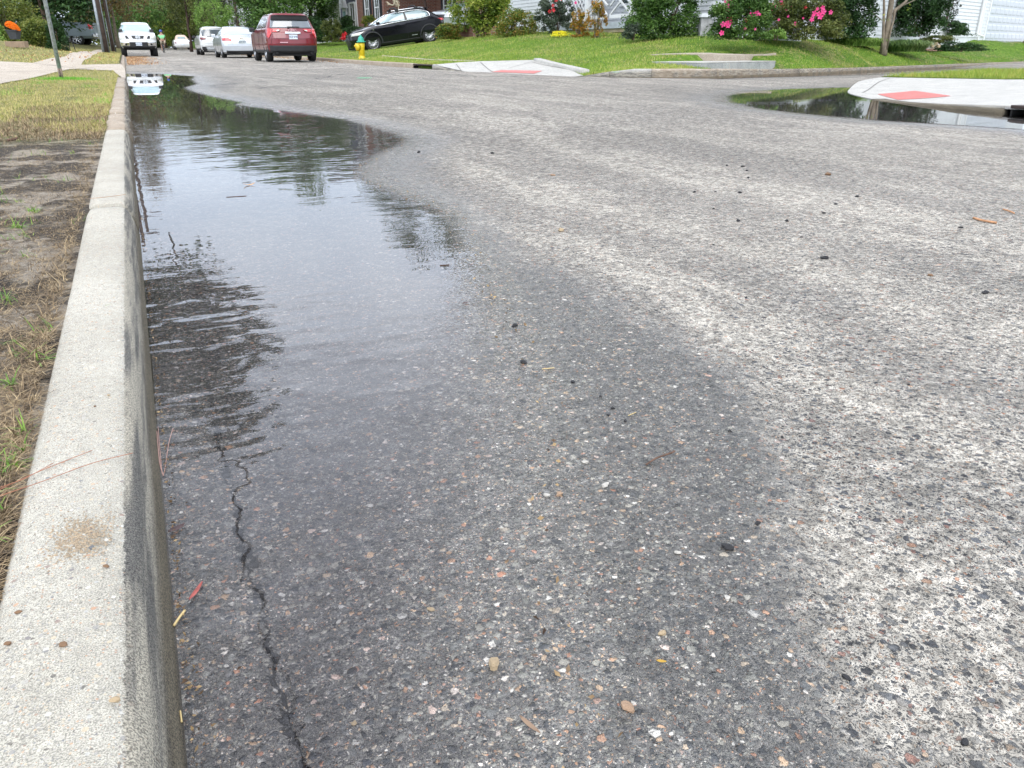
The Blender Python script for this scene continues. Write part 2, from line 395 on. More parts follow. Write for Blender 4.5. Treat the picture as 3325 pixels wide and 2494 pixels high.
water('puddle_water', PUD1, 'long shallow puddle along the left kerb reflecting sky and trees')
water('corner_puddle_water', PUD2, 'dark puddle lying against the concrete corner ramp')
water('gutter_water', PUD3, 'thin strip of standing water along the far kerb')
# ------------------------------------------------------------------ concrete
def concrete(name, a, b, stain=0.0, xst=None, stone=.5, zst=None, brown=0.0, bright=1.0):
    if name in MATS: return MATS[name]
    m, t = new_mat(name); g = t.geo()
    fine = t.noise(g, 700, 3, .75); mid = t.noise(g, 60, 4, .65); big = t.noise(g, 3.5, 4, .6)
    cc = t.mix(t.ss(big, .3, .7), a, b)
    cc = t.mix(t.ss(mid, .35, .65), t.mix(1, cc, (.86, .86, .86), 'MULTIPLY'), cc)
    cc = t.mix(t.ss(fine, .38, .60), t.mix(1, cc, (.5, .5, .5), 'MULTIPLY'), t.mix(1, cc, (1.2, 1.19, 1.16), 'MULTIPLY'))
    for sc, k in ((300, .5), (130, .22)):
        mk, rc, dist, rk = stones(t, g, sc, .15, .4, k * stone * 2)
        cc = t.mix(t.m('MULTIPLY', mk, .75), cc, t.ramp(rc, [(0, (.2, .2, .2)), (.3, (.42, .4, .36)), (.6, (.5, .42, .3)), (.75, (.45, .24, .14)), (.86, (.12, .13, .15)), (1, (.7, .68, .62))]))
    spot = t.ss(t.noise(g, 120, 1, .4), .70, .74)
    cc = t.mix(t.m('MULTIPLY', spot, .7), cc, (.09, .08, .07))
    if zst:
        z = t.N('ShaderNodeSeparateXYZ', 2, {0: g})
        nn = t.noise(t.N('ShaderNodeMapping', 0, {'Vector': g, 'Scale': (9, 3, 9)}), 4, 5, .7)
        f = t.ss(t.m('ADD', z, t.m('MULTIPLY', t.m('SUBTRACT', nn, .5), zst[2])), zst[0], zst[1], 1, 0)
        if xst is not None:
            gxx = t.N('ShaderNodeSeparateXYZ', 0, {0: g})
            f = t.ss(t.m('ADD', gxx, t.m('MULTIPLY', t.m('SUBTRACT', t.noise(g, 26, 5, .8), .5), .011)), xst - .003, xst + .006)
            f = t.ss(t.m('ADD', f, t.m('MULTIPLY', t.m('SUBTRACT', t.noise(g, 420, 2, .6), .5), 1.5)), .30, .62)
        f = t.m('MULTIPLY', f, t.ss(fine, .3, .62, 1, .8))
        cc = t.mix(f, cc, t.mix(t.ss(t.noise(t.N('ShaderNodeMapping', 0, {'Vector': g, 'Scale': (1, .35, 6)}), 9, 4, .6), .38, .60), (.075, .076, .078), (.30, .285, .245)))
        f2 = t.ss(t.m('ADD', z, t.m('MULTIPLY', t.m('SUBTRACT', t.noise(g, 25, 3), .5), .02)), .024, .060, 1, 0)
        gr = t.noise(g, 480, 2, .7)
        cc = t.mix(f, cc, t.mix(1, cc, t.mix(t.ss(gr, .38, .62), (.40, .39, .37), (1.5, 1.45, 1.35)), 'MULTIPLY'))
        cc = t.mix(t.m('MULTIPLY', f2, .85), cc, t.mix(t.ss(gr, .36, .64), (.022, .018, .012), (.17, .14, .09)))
    if brown:
        cc = t.mix(t.m('MULTIPLY', t.ss(t.noise(g, 5, 5, .7), .4, .6), brown), cc, (.2, .15, .1))
    t.l.new(prin(t, color=cc, rough=.85, spec=.3, normal=t.bump(t.m('ADD', fine, t.m('MULTIPLY', mid, 1.5)), .5, .0022)), t.out.inputs[0])
    MATS[name] = m; return m
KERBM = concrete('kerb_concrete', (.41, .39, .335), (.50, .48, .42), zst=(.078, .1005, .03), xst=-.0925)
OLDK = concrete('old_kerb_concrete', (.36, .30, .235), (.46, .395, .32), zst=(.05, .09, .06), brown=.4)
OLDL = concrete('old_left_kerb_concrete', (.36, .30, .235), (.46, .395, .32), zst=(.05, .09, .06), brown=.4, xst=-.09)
def sweep_kerb(name, path, prof_fn, m, label, zb=None, closed_ends=True, jit=0):
    """path: world xy points with the road on the left side of travel (+n is away from the road)"""
    V = []; Fc = []; n = len(path)
    for i, p in enumerate(path):
        p = np.array(p); d = np.array(path[min(i + 1, n - 1)]) - np.array(path[max(i - 1, 0)]); d = d / np.hypot(*d)
        nrm = np.array((d[1], -d[0]))
        for (o, z) in prof_fn(i, p): V.append((p[0] + nrm[0] * o, p[1] + nrm[1] * o, z))
    k = len(V) // n
    for i in range(n - 1):
        for j in range(k - 1): Fc.append((i * k + j, (i + 1) * k + j, (i + 1) * k + j + 1, i * k + j + 1))
    if closed_ends: Fc += [tuple(range(k)), tuple(range((n - 1) * k, n * k))[::-1]]
    o = mesh_np(name, V, Fc, m, smooth=False)
    bm = bmesh.new(); bm.from_mesh(o.data); bmesh.ops.recalc_face_normals(bm, faces=bm.faces)
    for f in bm.faces: f.smooth = True
    bm.to_mesh(o.data); bm.free()
    return tag(o, label, kind='structure')
def kprof(h, j=0, w=.152, base=0):
    # (offset away from the road, height): face with a batter, rounded nose, top, back
    return [(-.012, -.08 + base), (0, 0 + base), (.012, h - .04 + base), (.018, h - .022 + base), (.028, h - .008 + base), (.042, h - .0015 + base), (.06, h + base), (w - .03, h + .001 + base), (w - .012, h - .004 + base), (w, h - .02 + base), (w, -.08 + base)]
# left kerb: travelling towards -Y puts +n at -X
def left_kerb(y0, y1, m, label, name, rough=0, step=.05):
    ysq = np.arange(y1, y0 - 1e-6, -step if y1 < 8 else -.12); path = [(KX, float(y)) for y in ysq]
    rr = np.random.default_rng(abs(int(y0 * 10)) + 5)
    jj = np.convolve(rr.normal(0, 1, len(path) + 8), np.ones(5) / 5, 'same')[4:4 + len(path)] * rough
    kk = np.convolve(rr.normal(0, 1, len(path) + 8), np.ones(3) / 3, 'same')[4:4 + len(path)] * rough
    def fn(i, p):
        b = float(np.interp(p[1], *BY)); h = .1
        e = min(i, len(path) - 1 - i)
        if p[1] > 17: h = .1 + .06 * min(1, (p[1] - 26) / 4) if p[1] > 26 else max(.02, .1 - (p[1] - 17) * .05)
        dip = -.006 if e == 0 else (-.0015 if e == 1 else 0)
        pr = kprof(h + jj[i] * .012, base=b)
        return [(o + (kk[i] * .012 if 0 < q < len(pr) - 2 else 0) - (0.003 if e == 0 and q < 6 else 0) * -1, z + (dip if q > 1 and q < 10 else 0)) for q, (o, z) in enumerate(pr)]
    return sweep_kerb(name, path, fn, m, label)
left_kerb(-1.4, 3.045, KERBM, 'smooth pale concrete kerb nearest the camera', 'kerb')
left_kerb(3.055, 6.1, KERBM, 'second pale concrete kerb length past the joint', 'kerb')
for a_, b_ in ((6.11, 7.6), (7.62, 9.4), (9.42, 12.6), (12.63, 16.9)):
    left_kerb(a_, b_, OLDL, 'old chipped brown kerb length beside the grass', 'old_kerb', rough=1.2)
left_kerb(25.2, 130, OLDK, 'old kerb continuing along the far street', 'old_kerb', rough=.6)
# right kerb of the street, round the far corner and along the side street (travel so that the block is at +n)
RK = smooth_path([(7.3, 130), (7.3, 60), (7.3, 40), (7.3, 30), (7.3, 26), (7.35, 22), (7.5, 19.5), (7.9, 17.2), (8.6, 15.6), (9.7, 14.65), (11.0, 14.4), (12.5, 14.8), (16.3, 16.1), (19.4, 17.2), (23.6, 18.7), (35, 22.7), (62, 32.2)], 8)[::-1]
RAMP = W([(1600, 246)], .0)[0]
def rk_h(p):
    b = float(np.interp(p[1], *BY))
    h = .2
    x, y = p
    if y < 21 and x < 11:   # the kerb drops for the ramp
        xx, _ = proj_px(x, y, 0)
        h = np.interp(xx, [1400, 1500, 1560, 1860, 1960, 2060], [.19, .06, .02, .02, .13, .2])
    elif x > 9 and y < 40:
        h = np.interp(proj_px(x, y, 0)[0], [2060, 2335, 2517, 2800], [.2, .19, .145, .11])
    return b, float(h)
def proj_px(X, Y, Z):
    q = np.array((X, Y, Z - CH)); a_ = q @ FW
    return CX + F * (q @ RT) / a_, CY - F * (q @ UP) / a_
def rk_fn(i, p):
    b, h = rk_h(p)
    return kprof(max(h, .03), base=b)
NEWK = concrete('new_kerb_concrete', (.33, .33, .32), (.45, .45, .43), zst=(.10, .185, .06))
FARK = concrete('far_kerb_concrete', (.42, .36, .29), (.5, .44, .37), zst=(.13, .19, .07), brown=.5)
pxk = [proj_px(p[0], p[1], 0)[0] for p in RK]
INY0, INY1 = 21.3, 22.7
segs = {'far': [], 'mid': [], 'new': [], 'side1': [], 'side2': [], 'side3': []}
for p, xx in zip(RK, pxk):
    k_ = 'far' if p[1] > INY1 and p[0] < 9 else None
    if k_ is None and p[0] < 9.9: k_ = 'mid' if xx < 2000 else 'new'
    if k_ is None: k_ = 'new' if xx < 2092 else ('side1' if xx < 2335 else ('side2' if xx < 2600 else 'side3'))
    segs[k_].append(p)
ORD = ['side3', 'side2', 'side1', 'new', 'mid', 'far']
segs['mid'] = [p for p in segs['mid'] if p[1] < INY0] + [np.array((7.42, INY0))]
segs['far'] = [np.array((7.32, INY1))] + [p for p in segs['far'] if p[1] > INY1 + .1]
for a_, b_ in zip(ORD[:-2], ORD[1:-1]):        # neighbouring lengths butt with a 1 cm joint
    e = np.array(segs[b_][0]); q = np.array(segs[a_][-1]); d_ = (e - q) / np.hypot(*(e - q)); segs[a_].append(e - d_ * .012)
for k_, m_, l_ in (('side3', FARK, 'stained old kerb length along the side street lawn'), ('side2', FARK, 'weathered kerb length in front of the concrete vault'), ('side1', FARK, 'brown stained kerb length right of the new dark kerb'), ('new', NEWK, 'dark wet new kerb length beside the corner ramp'), ('mid', NEWK, 'low new kerb sloping down to the corner ramp'), ('far', OLDK, 'old brown kerb running up the street behind the red car')):
    sweep_kerb('far_kerb', segs[k_], rk_fn, m_, l_)
# ------------------------------------------------------------------ right hand block: rising lawn
def tri(lst): return [tuple(P(x, y, zc)) for x, y, zc in lst]
def kt(p):
    b, h = rk_h(p); return b + max(h, .03) - .022
ctrl = []
for p in RK:
    if p[1] < 110 and p[0] < 58:
        ctrl.append((p[0] + (.13 if p[0] < 8.5 else .0), p[1] + (.0 if p[0] < 8.5 else .14), kt(p)))
ctrl += tri([(1662,197,20.3),(1400,194,24),(1178,190,29),(1060,182,33),(1201,166,38),(1385,138,38.6),(1145,168,37),(1330,155,33),(1430,133,34),(1600,116,31),(1740,112,28.7),(1830,121,26.6),(1970,130,24.4),(2150,122,23),(2300,119,21.5),(2500,129,21),(2650,133,21.5),(2800,142,23.5),(2350,176,18.7),(2100,166,20.5),(1900,168,22),(1700,160,25),(2600,165,20.2),(2800,168,21.5),(2868,172,23.3),(2990,160,25.5),(3150,122,31.5),(3325,129,32),(3400,135,32),(2900,113,31),(3325,185,29),(3100,180,25.5),(3325,203,28),(2500,205,18.2),(1050,137,46),(1250,130,47),(620,142,85),(650,158,62),(800,150,55)])
ctrl += [(40, 60, 1.6), (20, 60, 1.3), (14, 90, 1.2), (14, 125, 1.6), (60, 60, 2), (55, 45, 1.6), (48, 34, 1.2)]
TR = TPS(ctrl, .3)
C0 = np.array((62.0, 140.0))
slab_polys = {}
RAMPP = [(1400,213.6),(1440,222),(1502,239.6),(1603,245),(1700,248.8),(1784,248.6),(1910,240),(1900,237),(1818,217),(1759,195.5),(1662,198),(1570,200),(1495,204)]
def tr_raw(X, Y): return TR(X, Y)
# the ramp slab, its outline in world metres
ramp_w = []
for p, xx in zip(RK, pxk):
    if 1412 < xx < 1905 and p[1] < 21:
        b_, h_ = rk_h(p); ramp_w.append((p[0] + .03, p[1] + .03, b_ + max(h_, .03)))
ramp_w += [tuple(P(x, y, zc)) for x, y, zc in ((1400,212.5,20.9),(1495,204,20.8),(1570,200,20.4),(1662,198,20.2),(1759,195.5,20.2),(1818,217,18.6))]
ramp_xy = [(p[0], p[1]) for p in ramp_w]
TRAMP = TPS(ramp_w, .001)
va = np.array(GP(2272, 16.95, .2)); vb = np.array(GP(2517, 18.95, .2)); vd = (vb - va) / np.hypot(*(vb - va)); vn = np.array((-vd[1], vd[0])); vc = (va + vb) / 2 + vn * .65
VL = float(np.hypot(*(vb - va)))
def lawn_z(X, Y):
    z = TR(X, Y)
    vs_ = (X - vc[0]) * vd[0] + (Y - vc[1]) * vd[1]; vt_ = (X - vc[0]) * vn[0] + (Y - vc[1]) * vn[1]
    z = np.where((np.abs(vs_) < VL / 2 + .05) & (vt_ < -.45) & (vt_ > -1.4), np.minimum(z, .13), z)
    z = np.where((np.abs(vs_) < VL / 2 - .02) & (vt_ < .62) & (vt_ >= -.45), np.minimum(z, .25), z)
    return np.where(sdist(X, Y, ramp_xy) < -.02, TRAMP(X, Y) - .05, z)
kk_ = [np.array(p) for p in RK]
kn = []
for i, p in enumerate(kk_):
    d = kk_[min(i + 1, len(kk_) - 1)] - kk_[max(i - 1, 0)]; d /= np.hypot(*d); kn.append(p + np.array((d[1], -d[0])) * .125)
kn = smooth_path(kn[::-1], 3)
ts = np.concatenate([[0], np.cumsum(np.geomspace(.0012, .05, 70))]); ts = ts / ts[-1] * .98
LX = np.array([[q[0] + (C0[0] - q[0]) * t_ for t_ in ts] for q in kn]); LY = np.array([[q[1] + (C0[1] - q[1]) * t_ for t_ in ts] for q in kn])
LZ = lawn_z(LX.ravel(), LY.ravel()).reshape(LX.shape)
LX = np.c_[LX[:, :1], LX]; LY = np.c_[LY[:, :1], LY]; LZ = np.c_[LZ[:, :1] - .35, LZ]   # a skirt down behind the kerb
def grid_faces(a, b):
    id_ = np.arange(a * b).reshape(a, b)
    return np.stack([id_[:-1, :-1], id_[:-1, 1:], id_[1:, 1:], id_[1:, :-1]], -1).reshape(-1, 4)
def lawn_mat(name, greens, dry, dryamt=.5, soil=None):
    m, t = new_mat(name); g = t.geo()
    a = t.noise(g, .9, 4, .6); b = t.noise(g, 7, 4, .65); c_ = t.noise(g, 60, 3, .7)
    cc = t.mix(t.ss(b, .35, .65), greens[0], greens[1]); cc = t.mix(t.ss(a, .4, .62), cc, greens[2])
    f = t.ss(t.m('ADD', t.m('MULTIPLY', a, .5), t.m('MULTIPLY', b, .5)), .5, .62)
    cc = t.mix(t.m('MULTIPLY', f, dryamt), cc, dry)
    cc = t.mix(t.ss(c_, .35, .6), t.mix(1, cc, (.45, .5, .45), 'MULTIPLY'), cc)
    if soil: cc = t.mix(t.ss(t.noise(g, 1.3, 4, .6), soil[1], soil[1] + .08), cc, soil[0])
    t.l.new(prin(t, color=cc, rough=.9, spec=.15, normal=t.bump(t.m('ADD', c_, b), .8, .03)), t.out.inputs[0])
    return m
LAWN = lawn_mat('lawn_ground', ((.10, .19, .02), (.16, .27, .035), (.08, .17, .02)), (.38, .32, .15), .6)
lawn = mesh_np('lawn', np.stack([LX, LY, LZ], -1).reshape(-1, 3), grid_faces(*LX.shape), LAWN, smooth=True)
tag(lawn, 'rising green front lawn of the corner block', kind='structure')
# ------------------------------------------------------------------ sheets that lie on a surface
def sheet(name, poly, zf, m, label, off=.004, step=.25, thick=0.0):
    xs_ = [p[0] for p in poly]; ys_ = [p[1] for p in poly]
    pts = [Vector(p[:2]) for p in poly]
    n0 = len(pts); dense = []
    for i in range(n0):
        a, b = pts[i], pts[(i + 1) % n0]; k = max(1, int((b - a).length / step))
        dense += [a.lerp(b, j / k) for j in range(k)]
    nb = len(dense)
    gx, gy = np.meshgrid(np.arange(min(xs_), max(xs_), step), np.arange(min(ys_), max(ys_), step))
    sd_ = sdist(gx, gy, [tuple(p[:2]) for p in poly])
    inn = [Vector((float(a), float(b))) for a, b, s_ in zip(gx.ravel(), gy.ravel(), sd_.ravel()) if s_ < -step * .45]
    res = geometry.delaunay_2d_cdt(dense + inn, [], [list(range(nb))], 1, 1e-6)
    V2, F2 = res[0], res[2]
    XX = np.array([v.x for v in V2]); YY = np.array([v.y for v in V2]); ZZ = zf(XX, YY) + off
    V = [(float(a), float(b), float(c_)) for a, b, c_ in zip(XX, YY, ZZ)]
    o = mesh_np(name, V, F2, m)
    if thick:
        bm = bmesh.new(); bm.from_mesh(o.data); bmesh.ops.recalc_face_normals(bm, faces=bm.faces)
        ed = [e for e in bm.edges if e.is_boundary]
        r_ = bmesh.ops.extrude_edge_only(bm, edges=ed)
        for v in r_['geom']:
            if isinstance(v, bmesh.types.BMVert): v.co.z -= thick
        bm.to_mesh(o.data); bm.free()
    return tag(o, label, kind='structure')
SLAB = concrete('new_slab_concrete', (.44, .435, .415), (.52, .515, .49), stone=.15)
WALK = concrete('old_walk_concrete', (.36, .31, .25), (.44, .39, .32), stone=.2)
sheet('ramp_slab', ramp_w, TRAMP, SLAB, 'pale new concrete corner ramp with a red tactile pad', .012, .3)
def tac_mat():
    m, t = new_mat('tactile_red'); g = t.geo()
    t.l.new(prin(t, color=t.mix(t.noise(g, 6, 3), (.40, .12, .11), (.50, .19, .17)), rough=.6), t.out.inputs[0]); return m
TAC = tac_mat()
def tactile(corners, zf, label, nu, nv, lift=.004):
    """pad with rows of small domes; corners are world xy, near-left, near-right, far-right, far-left"""
    c4 = [np.array(c_) for c_ in corners]
    def uv(u, v): return (c4[0] * (1 - u) * (1 - v) + c4[1] * u * (1 - v) + c4[2] * u * v + c4[3] * (1 - u) * v)
    b = MB(); N = 8
    vs = []
    for i in range(N + 1):
        for j in range(N + 1):
            p = uv(i / N, j / N); vs.append((p[0], p[1], float(zf(np.array([p[0]]), np.array([p[1]]))[0]) + lift))
    b.add(vs, [(i * (N + 1) + j, (i + 1) * (N + 1) + j, (i + 1) * (N + 1) + j + 1, i * (N + 1) + j + 1) for i in range(N) for j in range(N)])
    for i in range(nu):
        for j in range(nv):
            p = uv((i + .5) / nu, (j + .5) / nv); z = float(zf(np.array([p[0]]), np.array([p[1]]))[0]) + lift
            b.lathe([(.013, 0), (.009, .005), (0, .006)], 6, (p[0], p[1], z))
    o = b.build('tactile_pad', TAC); tag(o, label, 'tactile paving')
    return o
def near_on(zf, x, y, zc0):
    """world xy where the pixel's ray first meets surface zf"""
    d = ray(x, y); o = np.array((0, 0, CH))
    tt = np.geomspace(max(.3, zc0 * .45), zc0 * 1.9, 400); q = o + d * tt[:, None]
    g_ = q[:, 2] - zf(q[:, 0], q[:, 1]); k = np.where(g_ <= 0)[0]
    if len(k) == 0: q_ = o + d * zc0; return (q_[0], q_[1])
    k = max(1, int(k[0])); f = g_[k - 1] / (g_[k - 1] - g_[k] + 1e-12)
    p = q[k - 1] * (1 - f) + q[k] * f
    return (float(p[0]), float(p[1]))
tp = [near_on(TRAMP, x, y, 18) for x, y in ((1734, 242), (1762, 233), (1626, 230.6), (1594, 237))]
tactile(tp, TRAMP, 'flat faded red tactile pad in the far corner ramp', 26, 12, .020)
# ramp upstand kerb at its back right edge
up = [near_on(TRAMP, 1745, 199, 19.8), near_on(TRAMP, 1818, 218, 18.9), near_on(TRAMP, 1900, 237, 17.6)]
up = smooth_path(up, 5)
sweep_kerb('ramp_upstand', [tuple(p) for p in up], lambda i, p: [(o * 1.1, float(TRAMP(np.array([p[0]]), np.array([p[1]]))[0]) + z) for o, z in ((-.09, -.05), (-.09, .06), (-.07, .075), (.07, .075), (.09, .06), (.09, -.05))], SLAB, 'low concrete upstand along the right edge of the corner ramp')
# sidewalk strips in the right lawn
def strip_px(lst, m, label, zf, name='sidewalk', off=.006, step=.3):
    sheet(name, lst, zf, m, label, off, step, thick=.22)
def onT(x, y, z0): return near_on(lawn_z, x, y, z0)
strip_px([onT(1240, 183, 27), onT(1330, 190.5, 25), onT(1475, 199, 22), onT(1560, 198.5, 20.5), onT(1420, 193.5, 23), onT(1330, 187.5, 26), onT(1240, 180.5, 28)], WALK, 'narrow strip of old sidewalk left of the corner ramp', lawn_z)
onT2 = lambda x, y, z0: near_on(TR, x, y, z0)
strip_px([onT2(2110, 180.5, 20), onT2(2350, 182, 19), onT2(2420, 182, 18.7), onT2(2520, 179, 19), onT2(2520, 175, 19.4), onT2(2350, 176.5, 19.3), onT2(2110, 179.2, 20.2)], WALK, 'strip of old sidewalk crossing the lawn behind the concrete vault', TR, off=.02)
# ------------------------------------------------------------------ left verge and yard
ctl = []
for y in (-1, 2, 5, 8, 12, 15, 17, 20, 24, 28, 35, 45, 60, 90, 125):
    b = float(np.interp(y, *BY)); zk = b + (.094 if y < 17 else (.03 if y < 25 else .24))
    ctl += [(-.2, y, zk)]
    if y < 17: ctl += [(-1.0, y, zk + .0), (-3, y, zk + .02), (-8, y, zk + .03)]
ctl += tri([(0,200,22),(106,206,21),(0,130,32),(95,147,32.5),(170,166,33),(250,165,42),(330,172,44),(340,163,47),(0,230,18),(197,184,28),(300,150,52),(0,105,50),(390,170,48)])
ctl += [(-20, 60, 2.2), (-40, 60, 3), (-8, 100, 1.2), (-30, 110, 2.0), (-20, 30, 1.3), (-20, 10, .3)]
TL = TPS(ctl, .01)
lxs = -axis_pts(.2, 60, .03, 1.03); lys = axis_pts(-.8, 132, .04, 1.018)
AX, AY = np.meshgrid(lxs, lys)
def bumps(X, Y):
    return .003 * np.sin(X * 23 + 1.3 * np.sin(Y * 9)) * np.sin(Y * 17 + X * 5) + .004 * np.sin(X * 61 + Y * 13) * np.sin(Y * 47)
def left_z(X, Y):
    z = TL(X, Y) + bumps(X, Y) * np.clip((-X - .2) * 8, 0, 1) * (Y < 15)
    return z - .006
AZ = left_z(AX.ravel(), AY.ravel()).reshape(AX.shape)
def verge_mat():
    m, t = new_mat('verge_ground'); g = t.geo(); sp = t.N('ShaderNodeSeparateXYZ', None, {0: g})
    f1 = t.noise(g, 420, 3, .75); f2 = t.noise(g, 60, 4, .65); a = t.noise(g, 5.5, 4, .6); b = t.noise(g, 1.4, 3)
    sand = t.mix(t.ss(f2, .3, .7), (.28, .245, .20), (.42, .375, .31))
    soil = t.mix(t.ss(f2, .3, .7), (.03, .026, .022), (.10, .085, .07))
    cc = t.mix(t.ss(a, .46, .60), soil, sand)
    cc = t.mix(t.ss(f1, .36, .64), t.mix(1, cc, (.5, .5, .5), 'MULTIPLY'), t.mix(1, cc, (1.25, 1.24, 1.22), 'MULTIPLY'))
    mk, rc, d_, r_ = stones(t, g, 210, .1, .3, .2)
    cc = t.mix(mk, cc, t.ramp(rc, [(0, (.5, .48, .42)), (.5, (.3, .2, .12)), (1, (.05, .05, .05))]))
    gr = t.mix(t.ss(f2, .35, .65), (.10, .12, .035), (.24, .21, .09))
    cc = t.mix(t.ss(t.m('ADD', sp.outputs[1], t.m('MULTIPLY', a, 1.5)), 5.6, 7.6), cc, gr)
    t.l.new(prin(t, color=cc, rough=.95, spec=.2, normal=t.bump(t.m('ADD', f1, t.m('MULTIPLY', f2, 2)), .9, .006)), t.out.inputs[0])
    return m
verge = mesh_np('verge_ground', np.stack([AX, AY, AZ], -1).reshape(-1, 3), grid_faces(*AX.shape)[:, ::-1], verge_mat(), smooth=True)
tag(verge, 'sandy verge and rising yard left of the kerb', kind='structure')
def tL(x, y, z0=20): return near_on(left_z, x, y, z0)
LSL = concrete('driveway_concrete', (.42, .365, .30), (.52, .455, .38), stone=.2)
dw = [(KX - .02, 17.3), (KX - .02, 25.0)] + [tL(393, 209, 25), tL(264, 212, 24), tL(300, 183, 30), tL(345, 163, 42), tL(300, 166, 40), tL(215, 183, 30), tL(181, 188, 28), tL(106, 206, 22), tL(0, 201, 22), tL(-200, 200, 22), tL(-200, 300, 13), tL(0, 276, 13.5), tL(70, 262, 14.5), tL(181, 236, 17), tL(226, 226, 18.5), tL(370, 231, 17.5)]
def dw_z(X, Y): return np.minimum(left_z(X, Y) + .0, 9)
sheet('driveway', dw, dw_z, LSL, 'pale tan driveway apron and sidewalk crossing the left verge', .014, .4)
# far base sheet out to the horizon
base = mesh_np('ground', [(-900, -60, -.45), (900, -60, -.45), (900, 1200, -.45), (-900, 1200, -.45)], [(0, 1, 2, 3)], LAWN)
tag(base, 'surrounding ground', kind='structure')
# ------------------------------------------------------------------ near right corner island
corner = [at(2800, 316), at(2752, 299), at(2785, 275, .02), at(2831, 259, .045), at(2872, 252, .055), at(2907, 249, .06)]
_c5 = np.array(corner[-1]); corner += [tuple(_c5 + np.array((.943, .333)) * k) for k in (7, 34)]
front = [(6.6, -3), (7.0, 1)] + [at(3700, 415), at(3450, 385), at(3325, 373), at(3281, 369), at(3138, 358), at(3000, 344), at(2866, 328)]
NC = smooth_path(front + corner, 5)
def isl_z(X, Y):
    X = np.asarray(X, float); Y = np.asarray(Y, float)
    d = segdist(X, Y, [tuple(p) for p in NC], closed=False)
    # near the mouth of the ramp the slab falls to the water
    rd = segdist(X, Y, [at(2880, 329), at(2800, 314), at(2752, 298)], closed=False)
    e = np.clip((rd - .1) / 2.3, 0, 1); e = e * e * (3 - 2 * e)
    full = .066 + .012 * np.clip(d, 0, 12)
    gz = .05 * np.clip((d - 2.2) / 2.0, 0, 1.6)
    return .006 + (full - .006) * e + gz
ic = []
for p in NC: ic.append((float(p[0]), float(p[1])))
island_poly = ic + [(60, 20), (60, -3)]
g0 = near_on(isl_z, 2915, 252, 13); g1 = near_on(isl_z, 3325, 258, 12); 
d_ = np.array(g1) - np.array(g0); gfar = np.array(g0) + d_ * 6
slab_poly = [p for p in ic if p[0] <= g0[0] + .4 or p[1] < 8]
slab_poly = [p for p in ic if not (p[0] > g0[0] and p[1] > 9)] + [tuple(g0), tuple(g1), tuple(gfar)] + [(gfar[0], -3)]
sheet('corner_slab', slab_poly, isl_z, SLAB, 'pale new concrete corner slab sloping into the puddle', 0, .1, thick=.02)
ISG = lawn_mat('island_grass_ground', ((.10, .17, .02), (.17, .23, .04), (.13, .17, .03)), (.32, .22, .10), .3)
grass_poly = [tuple(g0)] + [p for p in ic if p[0] > g0[0] and p[1] > 9] + [(60, 26), (60, -3), tuple(gfar), tuple(g1)]
sheet('island_lawn', grass_poly, isl_z, ISG, 'grass strip behind the corner slab', .012, .35, thick=.2)
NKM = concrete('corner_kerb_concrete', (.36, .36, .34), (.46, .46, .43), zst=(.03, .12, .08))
fk = [p for p in NC if p[1] < at(2830, 322)[1] and p[0] < 10]
D0 = at(3281, 369); D1 = at(3560, 398)
fkA = [p for p in fk if p[1] > D0[1] + .01] ; fkB = [p for p in fk if p[1] < D1[1]]
def nk_fn(i, p):
    h = float(isl_z(np.array([p[0]]), np.array([p[1]]))[0]) + .004
    return [(-.03, -.1), (-.022, 0), (-.006, h * .75), (.006, h * .95), (.03, h), (.15, h + .001), (.15, -.1)]
for q_, l_ in ((fkA, 'grey kerb face under the corner slab left of its drain'), (fkB, 'grey kerb face of the corner slab past its drain')):
    sweep_kerb('corner_kerb', q_, nk_fn, NKM, l_)
isl_in = lambda X, Y: np.where(inside(np.asarray(X), np.asarray(Y), island_poly), isl_z(X, Y), -.6)
tq = [near_on(isl_in, x, y, 9) for x, y in ((2915, 325), (3088, 313), (2968, 296), (2850, 307))]
tactile(tq, isl_z, 'bright red tactile pad with raised domes at the puddle edge', 30, 16)
# storm drains
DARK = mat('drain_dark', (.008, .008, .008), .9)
IRON = mat('dark_iron', (.05, .035, .028), .7, met=.3)
def drain(name, a, b, h, label, out):
    a = np.array(a); b = np.array(b); d = (b - a) / np.hypot(*(b - a)); n = np.array(out); L = np.hypot(*(b - a))
    t = thing(name, label, 'storm drain', ((a[0] + b[0]) / 2, (a[1] + b[1]) / 2, 0), (0, 0, math.atan2(d[1], d[0])))
    sgn = 1 if (-d[1] * n[0] + d[0] * n[1]) > 0 else -1
    m = MB(); m.box((0, sgn * .42, h / 2 - .1), (L - .02, .02, h + .15)); m.box((-L / 2 + .005, sgn * .2, h / 2 - .1), (.02, .4, h + .15)); m.box((L / 2 - .005, sgn * .2, h / 2 - .1), (.02, .4, h + .15)); m.box((0, sgn * .2, -.12), (L, .4, .02))
    m.build('throat', DARK, t)
    m = MB(); m.box((0, sgn * .2, h + .008), (L + .02, .42, .03)); m.build('lid', IRON, t, bevel=.005)
drain('storm_drain', (7.32, 22.68), (7.40, 21.34), .165, 'dark kerb inlet opening left of the far corner ramp', (1, 0))
drain('storm_drain', D0, D1, .058, 'dark kerb inlet opening under the near corner slab', (1, 0))
# concrete vault
vt = thing('concrete_vault', 'square grey concrete utility vault with a white top behind the kerb', 'utility vault', (0, 0, 0))
vt.location = (vc[0], vc[1], .0); vt.rotation_euler = (0, 0, math.atan2(vd[1], vd[0]))
MB().box((0, 0, .11), (VL, 1.3, .36)).build('vault_wall', concrete('vault_side', (.30, .31, .32), (.42, .43, .43), stone=.1), vt, bevel=.01)
MB().box((0, 0, .302), (VL + .004, 1.304, .02)).build('vault_top', SLAB, vt, bevel=.006)
